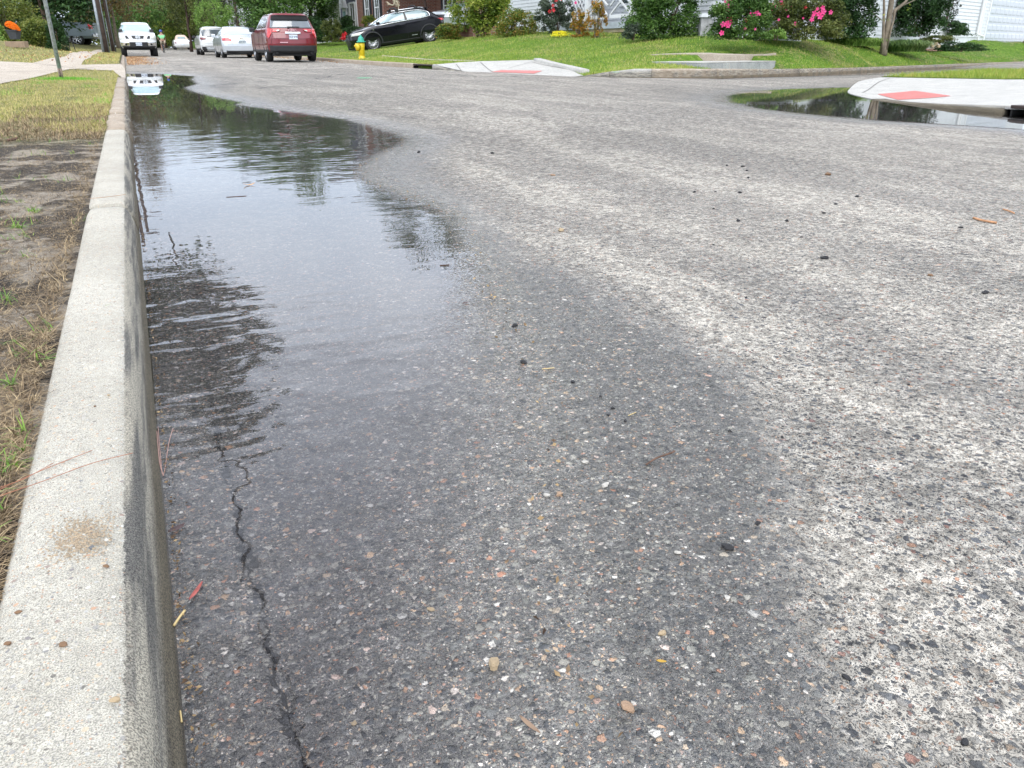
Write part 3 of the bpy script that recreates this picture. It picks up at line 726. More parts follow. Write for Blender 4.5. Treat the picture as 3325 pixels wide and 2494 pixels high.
# ================================================================== foliage
def leaves(name, centers, m, size, parent=None, asp=.45, up=.0, loc=None, droop=0):
    """centers n x 3; every leaf a folded quad (two triangles-wide diamond) of its own"""
    n = len(centers); c = np.asarray(centers, float)
    d = NR.normal(0, 1, (n, 3)); d[:, 2] = d[:, 2] * .6 + up; d /= np.linalg.norm(d, axis=1)[:, None]
    e = np.cross(d, NR.normal(0, 1, (n, 3))); e /= np.linalg.norm(e, axis=1)[:, None] + 1e-9
    nn = np.cross(d, e)
    s = (size * NR.uniform(.55, 1.3, n))[:, None]
    V = np.empty((n, 4, 3))
    V[:, 0] = c - d * s * .5; V[:, 1] = c + e * s * asp * .5 + nn * s * .08; V[:, 2] = c + d * s * .5 - np.array((0, 0, droop)) * s; V[:, 3] = c - e * s * asp * .5 + nn * s * .08
    return mesh_np(name, V.reshape(-1, 3), np.arange(n * 4).reshape(n, 4), m, parent, loc=loc)
def blob_pts(n, c, r, clumps=26, cr=.30, shell=.55, low=-1.0, rng=NR):
    """leaf positions: gaussian clumps spread through an uneven ellipsoid, with gaps between"""
    c = np.array(c, float); r = np.array(r, float)
    u = rng.normal(0, 1, (clumps, 3)); u /= np.linalg.norm(u, axis=1)[:, None]
    rad = shell + (1 - shell) * rng.random(clumps) ** .6
    cc = u * rad[:, None]; cc[:, 2] = np.maximum(cc[:, 2], low)
    sz = rng.uniform(.55, 1.3, clumps) * cr
    k = rng.integers(0, clumps, n)
    g = rng.normal(0, 1, (n, 3)); g /= np.linalg.norm(g, axis=1)[:, None]; g *= (rng.random(n) ** .45)[:, None]
    p = cc[k] + g * sz[k][:, None]
    return c + p * r
LM = {
 'dark': leaf_mat('leaf_dark_green', [(.012, .03, .010), (.02, .05, .014), (.03, .075, .02), (.06, .12, .035)]),
 'mid': leaf_mat('leaf_mid_green', [(.02, .055, .010), (.045, .10, .018), (.075, .15, .03), (.13, .21, .05)]),
 'olive': leaf_mat('leaf_olive', [(.03, .045, .012), (.065, .085, .02), (.10, .125, .03), (.15, .16, .045)]),
 'yellowgreen': leaf_mat('leaf_yellow_green', [(.05, .09, .012), (.11, .17, .02), (.20, .26, .035), (.32, .32, .06)]),
 'bright': leaf_mat('leaf_bright_green', [(.06, .13, .02), (.12, .22, .04), (.18, .30, .06), (.26, .36, .10)]),
 'brown': leaf_mat('leaf_brownish', [(.05, .045, .018), (.10, .075, .028), (.16, .10, .035), (.13, .13, .04)]),
 'purple': leaf_mat('leaf_purplish', [(.018, .022, .016), (.035, .04, .028), (.055, .055, .035)]),
 'juniper': leaf_mat('leaf_juniper', [(.035, .06, .012), (.08, .115, .02), (.14, .17, .03), (.21, .21, .05)]),
 'nandina': leaf_mat('leaf_nandina', [(.03, .07, .015), (.08, .14, .02), (.14, .20, .03), (.30, .17, .04), (.10, .18, .03)]),
 'grey': leaf_mat('leaf_grey_green', [(.03, .045, .03), (.06, .085, .06), (.10, .13, .09), (.15, .18, .13)]),
 'autumn': leaf_mat('leaf_autumn', [(.05, .08, .015), (.20, .17, .03), (.42, .25, .03), (.35, .12, .03), (.14, .19, .04)]),
 'pink': leaf_mat('petal_pink', [(.62, .03, .16), (.75, .06, .25), (.80, .12, .33)], .3),
 'red': leaf_mat('petal_red', [(.55, .03, .04), (.70, .06, .08)], .3),
 'orange': leaf_mat('petal_orange', [(.75, .15, .01), (.85, .25, .015), (.80, .20, .01)], .2),
 'yellow': leaf_mat('petal_yellow', [(.70, .60, .02), (.80, .72, .06)], .3),
 'lirio': leaf_mat('leaf_strap', [(.025, .06, .015), (.06, .12, .03), (.12, .20, .05), (.20, .26, .09)]),
}
BARK = mat('bark_brown', (.11, .075, .055), .9, var=.35, scale=9, bump=.6)
BARKD = mat('bark_dark', (.055, .032, .026), .9, var=.35, scale=9, bump=.6)
BARKC = mat('bark_crape_myrtle', (.19, .155, .115), .8, var=.3, scale=7, bump=.3)
def branchy(base, h, r0, n=5, spread=.5, lean=(0, 0), fork=.35, rng=R):
    """one tapered trunk with limbs that leave it"""
    b = MB(); base = Vector(base); top = base + Vector((lean[0], lean[1], h))
    k = 7; pts = [base.lerp(top, i / (k - 1)) + Vector((rng.uniform(-1, 1), rng.uniform(-1, 1), 0)) * r0 * .5 * (i > 0) for i in range(k)]
    b.tube(pts, [r0 * (1.25 if i == 0 else 1 - .75 * i / (k - 1)) for i in range(k)], 8)
    for i in range(n):
        f = fork + (1 - fork) * i / n * .9; s = base.lerp(top, f); a = rng.uniform(0, 6.28); l = h * (1 - f) * .9 + h * .15
        e = s + Vector((math.cos(a) * spread * l, math.sin(a) * spread * l, l * .8)); mdl = s.lerp(e, .5) + Vector((math.cos(a), math.sin(a), -.2)) * l * .08
        r1 = r0 * (1 - .7 * f) * .6
        b.tube([s, mdl, e], [r1, r1 * .65, r1 * .25], 6)
    return b
def gz(f, x, y): return float(f(np.array([x]), np.array([y]))[0])
def tree(label, loc, trunk_h, r0, blobs, mkey, nleaf, size, bark=BARK, cat='tree', group=None, name='tree', lean=(0, 0), clumps=40, cr=.3, limbs=6, leafasp=.5, extra=None):
    """blobs: (dx, dy, z, rx, ry, rz) above loc"""
    t = thing(name, label, cat, loc, group=group)
    branchy((0, 0, -.1), trunk_h, r0, limbs, lean=lean).build('trunk', bark, t, smooth=True)
    tot = sum(b[3] * b[4] * b[5] for b in blobs); pts = []
    for b in blobs:
        pts.append(blob_pts(int(1.8 * nleaf * b[3] * b[4] * b[5] / tot), b[:3], b[3:], clumps, cr, .35))
    leaves('crown', np.concatenate(pts), LM[mkey], size, t, leafasp)
    return t
def shrub(label, x0, y0, x1, y1, zc, mkey, n, size, zf=lawn_z, name='shrub', depth=.8, clumps=34, cr=.34, stems=5, cat='shrub', flowers=None, group=None, low=-.9, base_z=None, asp=.45, stemc=BARK, sr=.014, shell=.45, sink=0):
    """leafy bush whose sides and top show at these photo pixels, zc metres in front of the lens"""
    xm = (x0 + x1) / 2; b = P(xm, y1, zc); z0 = b[2] if base_z is None else base_z
    top = P(xm, y0, zc)[2]; w = (x1 - x0) / F * zc / 2; h = max(.1, top - z0) + sink
    t = thing(name, label, cat, (b[0], b[1], z0 - sink), (0, 0, -PS), group=group)
    rz = h / 2
    lo = MB()
    for i in range(stems):
        a = R.uniform(0, 6.28); q = R.uniform(.2, .8)
        lo.tube([(math.cos(a) * w * .12, math.sin(a) * w * .1, 0), (math.cos(a) * w * q * .5, math.sin(a) * w * q * .5 * depth, h * .4), (math.cos(a) * w * q * .9, math.sin(a) * w * q * .9 * depth, h * .8)], [sr, sr * .8, sr * .4], 5)
    lo.build('stems', stemc, t)
    n = int(n * 1.9); size = size * 1.12
    p = blob_pts(n, (0, 0, rz), (w * 1.0, w * depth, rz * 1.05), int(clumps * 1.3), cr, shell, low)
    if shell > .4:
        q_ = np.clip((p[:, 2] - rz) / rz, -1, 0); k_ = np.clip(1 / np.sqrt(np.maximum(1 - q_ ** 2, .3)), 1, 1.45); p[:, 0] *= k_; p[:, 1] *= k_; p[:, 2] = np.where(q_ < 0, rz + (p[:, 2] - rz) * 1.12, p[:, 2])
    p[:, 2] = np.maximum(p[:, 2], .01 + NR.random(n) * .08)
    leaves('foliage', p, LM[mkey], size, t, asp)
    if flowers:
        for (fx, fy, fs, fk) in flowers:
            q = P(fx, fy, zc - w * depth * 1.12); c_, s_ = math.cos(PS), math.sin(PS); dx, dy = q[0] - b[0], q[1] - b[1]
            lx, ly = dx * c_ - dy * s_, dx * s_ + dy * c_
            fm = MB(); hz_ = q[2] - (z0 - sink)
            for k in range(5):
                a = k * 1.2566 + fx; ca, sa = math.cos(a), math.sin(a)
                fm.add([(lx, ly, hz_), (lx + ca * fs * .6 - sa * fs * .35, ly - fs * .25, hz_ + sa * fs * .6 + ca * fs * .35), (lx + ca * fs, ly - fs * .12, hz_ + sa * fs), (lx + ca * fs * .6 + sa * fs * .35, ly - fs * .25, hz_ + sa * fs * .6 - ca * fs * .35)], [(0, 1, 2, 3)])
            fm.add([(lx, ly - fs * .35, hz_ + fs * .15), (lx + fs * .1, ly - fs * .1, hz_), (lx - fs * .1, ly - fs * .1, hz_)], [(0, 1, 2)])
            fm.build('flower', LM[fk], t)
    return t
# ---- trees and shrubs left of and beyond the street (positions by bearing and distance)
def T(label, x, y, zc, hgt, width, mkey, n, size, low=.25, **kw):
    b = P(x, y, zc); r = width / 2
    blobs = [(0, 0, hgt * (.5 + low / 2), r, r, hgt * (1 - low) / 2), (r * .5, -r * .3, hgt * .42, r * .55, r * .55, hgt * .2), (-r * .55, .2 * r, hgt * .5, r * .5, r * .5, hgt * .22)]
    return tree(label, tuple(b), hgt * .75, kw.pop('r0', .16), blobs, mkey, n, size, **kw)
T('tall dark evergreen at the edge of the yard behind the galvanised post', 165, 160, 47, 8.0, 6.0, 'dark', 9000, .26, low=.02)
T('dark evergreen at the far left behind the orange flowers', 20, 110, 50, 8.5, 8, 'dark', 8000, .28, low=.05)
shrub('broad yellow green juniper spreading behind the pot of orange flowers', -60, 2, 150, 150, 36, 'juniper', 9000, .10, left_z, depth=.7, base_z=.55)
shrub('lower juniper mound sloping down beside the galvanised post', 75, 62, 190, 172, 34.5, 'juniper', 5000, .09, left_z, depth=.7, name='shrub')
shrub('dense rounded dark green bush right of the galvanised post', 165, 66, 222, 168, 34, 'dark', 4200, .08, left_z, depth=.9, name='shrub')
shrub('bright green bush peeking at the left picture edge', -30, 78, 22, 135, 35, 'bright', 1200, .08, left_z)
T('brownish crape myrtle crown above the silver pickup', 275, 138, 57, 7.5, 6.5, 'brown', 7000, .17, low=.14, bark=BARKC)
T('multi stemmed tree with tan bark between the utility poles and the white pickup', 388, 170, 54, 9, 5.5, 'brown', 6000, .17, low=.24, bark=BARKC, r0=.12)
T('green tree over the road behind the white pickup', 440, 150, 86, 7.6, 8, 'mid', 6500, .26, low=.05)
T('dark green tree left of the cyclist far down the street', 485, 150, 104, 8.5, 10, 'dark', 6000, .34, low=.04)
T('yellow green tree behind the cyclist', 540, 150, 96, 7.2, 8, 'yellowgreen', 6000, .26, low=.04)
T('olive tree over the white convertible', 600, 150, 108, 8.6, 10, 'olive', 7000, .34, low=.06)
T('dull green tree behind the parked white hatchback', 655, 150, 92, 8.0, 9, 'olive', 7000, .28, low=.12)
T('leaning tree with a dark forked trunk above the white hatchback', 664, 140, 74, 7.6, 8.5, 'olive', 6000, .22, low=.42, bark=BARKD, r0=.36, limbs=7)
T('slim twin stemmed tree on the verge left of the white hatchback', 622, 165, 72, 8.0, 4.5, 'olive', 2600, .2, low=.38, bark=BARKD, r0=.13)
T('small light green tree behind the gap between hatchback and sedan', 706, 150, 63, 3.6, 2.9, 'bright', 4200, .12, low=.08, r0=.05)
T('dark purplish tree behind the silver sedan', 778, 140, 66, 9, 6, 'purple', 5200, .2, low=.10)
T('tall green tree behind the red car', 905, 140, 49, 7.6, 7.2, 'mid', 21000, .18, low=.04)
T('second green tree between the red car and the pale house', 1015, 140, 52, 6.8, 4.4, 'mid', 6000, .16, low=.05)
T('dark tree with orange berries behind the black car', 1382, 96, 43.2, 10.0, 7.2, 'dark', 20000, .14, low=.2, bark=BARKD, r0=.10)
T('far green tree closing the end of the street', 520, 140, 128, 9.5, 13, 'mid', 5000, .4, low=.0)
T('far olive tree at the left end of the street', 400, 140, 118, 9, 12, 'olive', 5000, .4, low=.0)
T('far dark tree behind the houses left of the red car', 760, 130, 110, 12, 14, 'dark', 5000, .4, low=.0)
# a tree that hangs over the kerb from the left yard: only its mirror image in the puddle shows
tree('street tree whose overhanging crown is mirrored in the near puddle', (-3.6, 13.2, .12), 3.4, .15, [(3.75, .3, 3.85, 1.05, 1.3, 1.35), (2.7, 0, 4.3, 1.0, 1.0, .95), (3.95, .4, 5.1, .85, .9, .9)], 'dark', 9000, .13, cat='tree', lean=(1.5, 0), clumps=46, cr=.45)
# far woodland behind everything
wp = []
for i in range(70):
    a = math.radians(-26 + i * 1.25); d = 150 + 14 * R.random(); hh = 8.5 + R.uniform(-2, 3)
    wp.append(blob_pts(1300, (math.sin(a) * d, math.cos(a) * d, hh * .5), (6.5, 4, hh * .52), 14, .35, .2))
for i in range(64):
    a = math.radians(-20 + i * .75); d = 128 + 8 * R.random()
    wp.append(blob_pts(420, (math.sin(a) * d, math.cos(a) * d, 1.5 + (.8 if a > .1 else 0)), (3.4, 2, 2.6), 10, .5, .1))
wo = leaves('far_woodland', np.concatenate(wp), LM['olive'], .5, asp=.7)
tag(wo, 'far off belt of trees closing the view', 'woodland', kind='stuff')
# ---- shrubs of the right hand block
shrub('mixed dark shrubbery right of the red car', 1000, 62, 1062, 136, 45, 'dark', 3600, .11, name='shrub')
shrub('ragged olive shrub below the pale house', 1050, 66, 1108, 136, 44, 'olive', 2600, .10)
shrub('short spiky green shrub in front of the dark blue house', 1106, 55, 1150, 96, 50, 'dark', 1300, .12)
shrub('autumn tinted shrub in front of the brick wall left of the black car', 1176, 52, 1240, 108, 47, 'nandina', 2800, .09, flowers=None)
shrub('low dark hedge above the bonnet of the black car', 1106, 88, 1205, 112, 47, 'dark', 1800, .10, name='hedge', cat='hedge')
shrub('small red leaved shrub at the nose of the black car', 1106, 107, 1140, 130, 44, 'red', 260, .09)
shrub('low orange and green nandina at the tail of the black car', 1424, 74, 1506, 128, 33, 'nandina', 2800, .075)
shrub('tall yellow green shrub with many upright stems', 1466, -70, 1652, 122, 31.5, 'yellowgreen', 6500, .10, stems=12, sr=.02, shell=.3, low=-.62)
shrub('rounded nandina with orange tips before the white siding', 1606, 30, 1742, 118, 29.5, 'nandina', 5200, .065, clumps=46)
shrub('tall grey green shrub with red flowers against the white porch', 1738, -6, 1868, 108, 28.6, 'grey', 4200, .075, stems=12, shell=.2, clumps=50, cr=.2, flowers=[(1795, 18, .07, 'red'), (1785, 37, .075, 'red'), (1797, 33, .08, 'red'), (1869, 9, .06, 'pink'), (1806, 0, .08, 'red'), (1822, -3, .06, 'red')])
shrub('low yellow flowering clump on the lawn', 1792, 100, 1846, 120, 26.8, 'yellow', 420, .05, stems=3, cat='flowers', name='flower_clump')
shrub('orange leaved leggy shrub beside the lattice porch', 1846, 38, 1912, 124, 26.4, 'autumn', 1500, .06, stems=10, clumps=36, cr=.22, stemc=BARKC)
shrub('sparse tall autumn shrub before the porch post', 1902, 2, 1972, 132, 25.6, 'autumn', 1300, .055, stems=12, clumps=34, cr=.2, stemc=BARKC)
shrub('large dense dark green bush left of the grey pier', 2030, -60, 2278, 130, 22.6, 'mid', 13000, .07, depth=.5, stems=14, clumps=60, cr=.26, sr=.016)
shrub('silvery low shrub at the foot of the large green bush', 2018, 78, 2090, 131, 22.3, 'grey', 1500, .05, clumps=20)
HIBL = [(2364,22,.075,'pink'),(2364,37,.065,'pink'),(2348,79,.08,'pink'),(2361,74,.06,'pink'),(2370,73,.07,'pink'),(2364,83,.07,'pink'),(2343,107,.07,'pink'),(2440,50,.085,'pink'),(2452,46,.07,'pink'),(2458,43,.07,'pink'),(2440,19,.05,'red'),(2425,67,.05,'red'),(2370,0,.05,'pink'),(2375,60,.05,'red')]
HIBR = [(2505,28,.075,'pink'),(2516,20,.05,'pink'),(2540,16,.05,'red'),(2615,24,.05,'red'),(2644,43,.075,'pink'),(2658,45,.075,'pink'),(2671,25,.065,'pink'),(2673,38,.085,'pink'),(2663,53,.09,'pink'),(2636,63,.07,'pink'),(2654,29,.05,'pink'),(2697,40,.065,'pink'),(2640,50,.05,'pink')]
HIBL += [(R.uniform(2320, 2490), R.uniform(4, 100), R.uniform(.03, .05), 'pink') for _ in range(9)]
HIBR += [(R.uniform(2495, 2700), R.uniform(4, 90), R.uniform(.03, .05), 'pink') for _ in range(9)]
shrub('hibiscus bush with pink flowers beside the grey pier', 2296, -22, 2506, 129, 19.5, 'mid', 9000, .065, depth=.5, clumps=60, cr=.28, flowers=HIBL)
shrub('wider hibiscus bush with a pink flower cluster at its right', 2478, -18, 2722, 132, 20.6, 'olive', 10500, .065, depth=.55, clumps=60, cr=.28, flowers=HIBR)
shrub('small bright weed bush at the foot of the hibiscus', 2490, 96, 2545, 131, 19.8, 'bright', 700, .06)
shrub('big dark evergreen bush left of the brick steps', 2668, -80, 2838, 124, 23.0, 'dark', 9000, .075, depth=.5, clumps=60)
shrub('big dark evergreen bush right of the bare tree', 2898, -70, 3052, 120, 26.3, 'dark', 9500, .085, clumps=60)
shrub('thin reddish shrub against the white siding', 3040, -10, 3108, 84, 29, 'purple', 520, .06, stems=9, clumps=30, cr=.16)
shrub('rounded dark mound beside the downspout', 3036, 72, 3136, 118, 29.4, 'dark', 3200, .06)
shrub('low dark groundcover hedge below the garage lawn', 3038, 136, 3192, 168, 27, 'dark', 3200, .05, name='hedge', cat='hedge', depth=.4)
shrub('clipped brown green groundcover behind the brick edging', 2986, 116, 3100, 142, 28, 'olive', 2200, .05, name='hedge', cat='hedge', depth=.5)
shrub('yellow leaved seedling in front of the dark bush', 2940, 76, 2978, 118, 26.5, 'yellowgreen', 220, .09)
# ---- strap leaved clumps
def straps(label, x0, x1, y0, y1, zc, n, L, key='lirio'):
    b = P((x0 + x1) / 2, y1, zc); w = (x1 - x0) / F * zc / 2
    V = []; Fc = []
    for i in range(n):
        a = NR.uniform(0, 6.28); q = NR.random() ** .5; x, y = math.cos(a) * w * q, math.sin(a) * .35 * w * q
        lean = NR.uniform(0, 6.28); l = L * NR.uniform(.6, 1.1); bx, by = math.cos(lean), math.sin(lean); wd = .008 + .004 * NR.random()
        px_, py_ = -by * wd, bx * wd; k = len(V)
        hgt = (1 - .25 * abs(x) / w)
        for s_, hh_, ww in ((0, 0, 1), (.35, .75, 1), (.8, .95, .7)):
            V += [(x + bx * l * s_ + px_ * ww, y + by * l * s_ + py_ * ww, l * hh_ * hgt), (x + bx * l * s_ - px_ * ww, y + by * l * s_ - py_ * ww, l * hh_ * hgt)]
        V.append((x + bx * l * 1.15, y + by * l * 1.15, l * .6 * hgt))
        Fc += [(k, k + 1, k + 3, k + 2), (k + 2, k + 3, k + 5, k + 4), (k + 4, k + 5, k + 6)]
    t = thing('border_grass', label, 'ornamental grass', tuple(b), (0, 0, -PS))
    mesh_np('strap_leaves', V, Fc, LM[key], t); return t
straps('long clump of strap leaved border grass left of the bare tree', 2690, 2870, 112, 150, 23.4, 2600, .26, 'bright')
straps('dark mounded border grass right of the bare tree', 2885, 3000, 130, 168, 24.6, 2600, .36)
# ---- crape myrtle with bare limbs
ct = thing('crape_myrtle_tree', 'bare multi stemmed tree with smooth tan bark on the right lawn', 'tree', tuple(P(2868, 174, 23.3)), (0, 0, -PS))
b = MB(); sc = 23.3 / F
def q3(x, y, d=0): return ((x - 2868) * sc, d, (172 - y) * sc * 1.09)
# (verticals lean in the photograph only because the lens looks down: straighten by the lens' own lean)
def qv(x, y, d=0): return ((x - 2868 - (172 - y) * .243) * sc, d, (172 - y) * sc * 1.0)
b.tube([qv(2866, 178), qv(2872, 150), qv(2884, 110), qv(2894, 60), qv(2906, 0), qv(2925, -90), qv(2960, -190)], [.125, .10, .09, .08, .072, .045, .03], 9)
b.tube([qv(2862, 176, -.05), qv(2868, 120, -.06), qv(2873, 80, -.03), qv(2880, 40, .05), qv(2884, 0, .1), qv(2880, -80, .1)], [.05, .042, .04, .034, .03, .02], 7)
b.tube([qv(2876, 160, -.08), qv(2888, 110, -.12), qv(2900, 78, -.1), qv(2912, 45, 0), qv(2946, 22, 0), qv(2975, -12, 0), qv(3020, -70, 0)], [.025, .03, .03, .05, .04, .03, .015], 7)
b.tube([qv(2906, 55, 0), qv(2940, 32, .1), qv(2990, 12, .1), qv(3040, 4, .1)], [.03, .02, .013, .008], 6)
b.build('trunk', BARKC, ct, smooth=True)
b = MB()
b.tube([qv(2866, 74, -.04), qv(2838, 58, -.2), qv(2812, 36, -.2), qv(2780, 27, -.2), qv(2748, 25, -.2)], [.016, .013, .011, .008, .005], 5)
b.tube([qv(2826, 50, -.2), qv(2824, 20, -.2), qv(2830, -10, -.2)], [.009, .007, .004], 5)
b.tube([qv(2834, 60, -.2), qv(2822, 80, -.2), qv(2800, 88, -.2)], [.008, .006, .004], 5)
b.build('twigs', BARKC, ct, smooth=True)
pp = []
for (x, y) in ((2822, 20), (2802, 82), (2812, 84), (2795, 78), (2950, 40), (2872, 70), (2815, 25)):
    c_ = qv(x, y, -.2); pp.append(NR.normal(0, .045, (9, 3)) + np.array(c_))
for i in range(46): pp.append(NR.normal(0, .35, (26, 3)) + np.array((NR.normal(.8, 1.1), NR.normal(0, 1.0), 3.6 + NR.normal(0, .5))))
leaves('leaves', np.concatenate(pp), LM['yellowgreen'], .075, ct)
# ================================================================== grass
def blades(name, Pp, L, wd, m, label=None, flat=0.0, seg=2, curl=.6, attrs=None):
    """Pp n x 3 roots; L lengths; flat 0 = upright, 1 = lying"""
    n = len(Pp); Pp = np.asarray(Pp, float); L = np.broadcast_to(L, n) * NR.uniform(.6, 1.25, n); wd = np.broadcast_to(wd, n)
    a = NR.uniform(0, 2 * np.pi, n); fl = np.clip(flat + NR.normal(0, .22, n), 0, .97)
    el = (1 - fl) * np.pi / 2
    hd = np.stack([np.cos(a), np.sin(a), np.zeros(n)], 1)
    side = np.stack([-np.sin(a), np.cos(a), np.zeros(n)], 1) * (wd / 2)[:, None]
    rows = []
    pos = Pp.copy(); rows.append(pos.copy())
    for k in range(seg):
        e = el - curl * (k + .5) / seg * NR.uniform(.3, 1.6, n)
        pos = pos + (hd * np.cos(e)[:, None] + np.array((0, 0, 1)) * np.sin(e)[:, None]) * (L / seg)[:, None]
        pos[:, 2] = np.maximum(pos[:, 2], Pp[:, 2] + .001 + .003 * NR.random(n))
        rows.append(pos.copy())
    V = []; 
    for k, r_ in enumerate(rows):
        f = 1 - .85 * k / seg
        V += [r_ + side * f, r_ - side * f]
    V = np.stack(V, 1); nv = V.shape[1]
    base_ = np.arange(n)[:, None] * nv
    Fq = np.concatenate([base_ + np.array([2 * k, 2 * k + 1, 2 * k + 3, 2 * k + 2]) for k in range(seg)])
    o = mesh_np(name, V.reshape(-1, 3), Fq, m)
    return tag(o, label, 'grass', kind='stuff')
STRAW = leaf_mat('straw', [(.06, .042, .026), (.13, .092, .052), (.24, .175, .10), (.40, .31, .18)], .15, .7, 30)
GREENB = leaf_mat('grass_blade_green', [(.05, .12, .015), (.09, .19, .025), (.15, .27, .04), (.24, .30, .07)], .3, .5, 8)
LAWNB = leaf_mat('lawn_blades', [(.11, .19, .02), (.17, .27, .03), (.25, .33, .05), (.36, .38, .09), (.46, .39, .18)], .35, .6, 1.1)
VERGEB = leaf_mat('verge_blades', [(.13, .16, .03), (.27, .28, .07), (.42, .37, .14), (.55, .43, .21), (.22, .28, .06)], .3, .7, 3.0)
LUSH = leaf_mat('lush_blades', [(.08, .26, .02), (.13, .38, .03), (.2, .45, .05)], .3, .6, 8)
def on(zf, x, y): return np.stack([x, y, zf(x, y)], 1)
def nz(x, y, s, seed=0):
    v = 0
    for k in range(4): v = v + np.sin(x * s * (1.7 ** k) * 1.3 + seed + 1.7 * np.sin(y * s * (1.6 ** k) + k)) * np.sin(y * s * (1.5 ** k) * 1.1 + 2 * seed + 1.3 * np.sin(x * s * 1.4 ** k)) / (1.3 ** k)
    return v / 2.2
# near verge: straw in clumps, thick along the kerb
def clump_pts(n, y0, y1, per, sp, f=None, edge=1.0):
    cy_ = np.exp(NR.uniform(np.log(y0), np.log(y1), n)); cx_ = -.22 - (.13 * cy_ + .12) * NR.random(n) ** edge
    if f is not None: k_ = NR.random(n) < f(cx_, cy_); cx_, cy_ = cx_[k_], cy_[k_]
    sz = sp * np.clip(cy_ / 1.6, .7, 2.2) * NR.uniform(.5, 1.5, len(cx_))
    X = np.repeat(cx_, per) + NR.normal(0, 1, len(cx_) * per) * np.repeat(sz, per); Y = np.repeat(cy_, per) + NR.normal(0, 1.2, len(cx_) * per) * np.repeat(sz, per)
    k_ = X < -.213; return X[k_], Y[k_]
dens = lambda x, y: np.clip(.22 + .9 * (nz(x * 2.5, y, 3.2, 3) > .02) + .8 * np.exp(-(-.2 - x) / .05), 0, 1)
X, Y = clump_pts(1500, .72, 7.0, 12, .013, dens)
blades('dead_grass', on(left_z, X, Y), .034, .0017, STRAW, 'dry straw tufts lying on the sandy verge', .88, 3, .9)
X, Y = clump_pts(4200, .72, 7.0, 5, .02)
blades('dead_grass', on(left_z, X, Y), .035, .0014, STRAW, 'loose bits of straw strewn over the dirt', .93, 3, .4)
yy = np.exp(NR.uniform(np.log(.7), np.log(7), 3600)); X = -.222 - np.abs(NR.normal(0, .014, 3600)) * (1 + yy * .35)
k_ = nz(X * 0 + .3, yy, 5, 1) > -.35
blades('dead_grass', on(left_z, X[k_], yy[k_]), .045, .0018, STRAW, 'fringe of dead grass along the back of the kerb', .74, 3, 1.1)
X, Y = clump_pts(230, .8, 6.8, 9, .012, lambda x, y: (nz(x * 2, y, 3.0, 9) > -.05) * .7)
blades('green_grass', on(left_z, X, Y), .036, .0028, GREENB, 'small green grass tufts among the straw', .5, 3, .9)
# a few large crabgrass plants by the kerb as in the foreground
for (x, y, n, L_) in ((30, 1255, 22, .038), (28, 1510, 22, .034), (5, 1530, 12, .03), (150, 1165, 12, .035), (330, 1020, 8, .03), (110, 690, 40, .04), (60, 740, 40, .04)):
    p = near_on(left_z, x, y, 1.5); X = NR.normal(p[0], .008, n); Y = NR.normal(p[1], .008, n)
    bl = blades('weed', on(left_z, X, Y), L_, .004, GREENB, None, .62, 3, .8)
    del bl['kind']; tag(bl, {1255: 'star shaped green weed beside the kerb', 1510: 'bright green grass tuft near the bottom of the verge', 1530: 'green tuft at the left picture edge near the pine needles', 1165: 'small upright green shoots by the kerb', 1020: 'lone green blade tuft at the kerb back', 690: 'grey green flat weed patch on the dirt', 740: 'darker flat weed patch on the dirt at the picture edge'}[y], 'weed')
# grassy verge further on
def vgrass(n, y0, y1, x0, x1, L, w_, m, label, flat, f=None):
    Y = np.exp(NR.uniform(np.log(y0), np.log(y1), n)); X = NR.uniform(0, 1, n) ** 1.3 * (x1 - x0) + x0
    k_ = ~inside(X, Y, [tuple(p[:2]) for p in dw])
    if f is not None: k_ &= f(X, Y)
    return blades('verge_grass', on(left_z, X[k_], Y[k_]), L, w_, m, label, flat, 2, .7)
vgrass(60000, 6.0, 17.2, -.22, -3.4, .045, .004, VERGEB, 'straw coloured and green verge grass before the driveway', .5, lambda x, y: (nz(x, y, 3.0, 5) > -.5 + (y < 7.5) * .6))
vgrass(13000, 6.5, 16, -.22, -3.2, .05, .004, LUSH, 'patches of bright green grass in the verge', .3, lambda x, y: nz(x, y, 1.6, 2) > .35)
vgrass(9000, 5.6, 9, -.22, -.9, .05, .004, STRAW, 'dead straw patch beside the old kerb', .6)
vgrass(9000, 17, 25, -.24, -3.6, .05, .006, VERGEB, 'verge grass at the corner of the driveway', .4)
vgrass(26000, 24, 56, -.24, -9, .07, .012, VERGEB, 'yellowish grass of the yard beyond the driveway', .3)
# right hand lawn
def rgrass(n, m, L, w_, label, f=None, dmax=.42):
    i = NR.integers(0, LX.shape[0] - 1, n); u = NR.random(n) ** 1.6 * dmax; v = NR.random(n)
    k0 = np.stack([LX[i, 1] * (1 - v) + LX[i + 1, 1] * v, LY[i, 1] * (1 - v) + LY[i + 1, 1] * v], 1)
    X = k0[:, 0] + (C0[0] - k0[:, 0]) * u; Y = k0[:, 1] + (C0[1] - k0[:, 1]) * u
    k_ = (Y < 62) & (X < 46) & (sdist(X, Y, ramp_xy) > .03) & (np.abs((X - vc[0]) * vd[0] + (Y - vc[1]) * vd[1]) > VL / 2) | ((X - vc[0]) * vn[0] + (Y - vc[1]) * vn[1] > .8) & (Y < 62) & (X < 46) & (sdist(X, Y, ramp_xy) > .03)
    k_ &= ~inside(X, Y, WKS[0]) & ~inside(X, Y, WKS[1])
    if f is not None: k_ &= f(X, Y)
    return blades('lawn_grass', on(lawn_z, X[k_], Y[k_]), L, w_, m, label, .22, 2, .5)
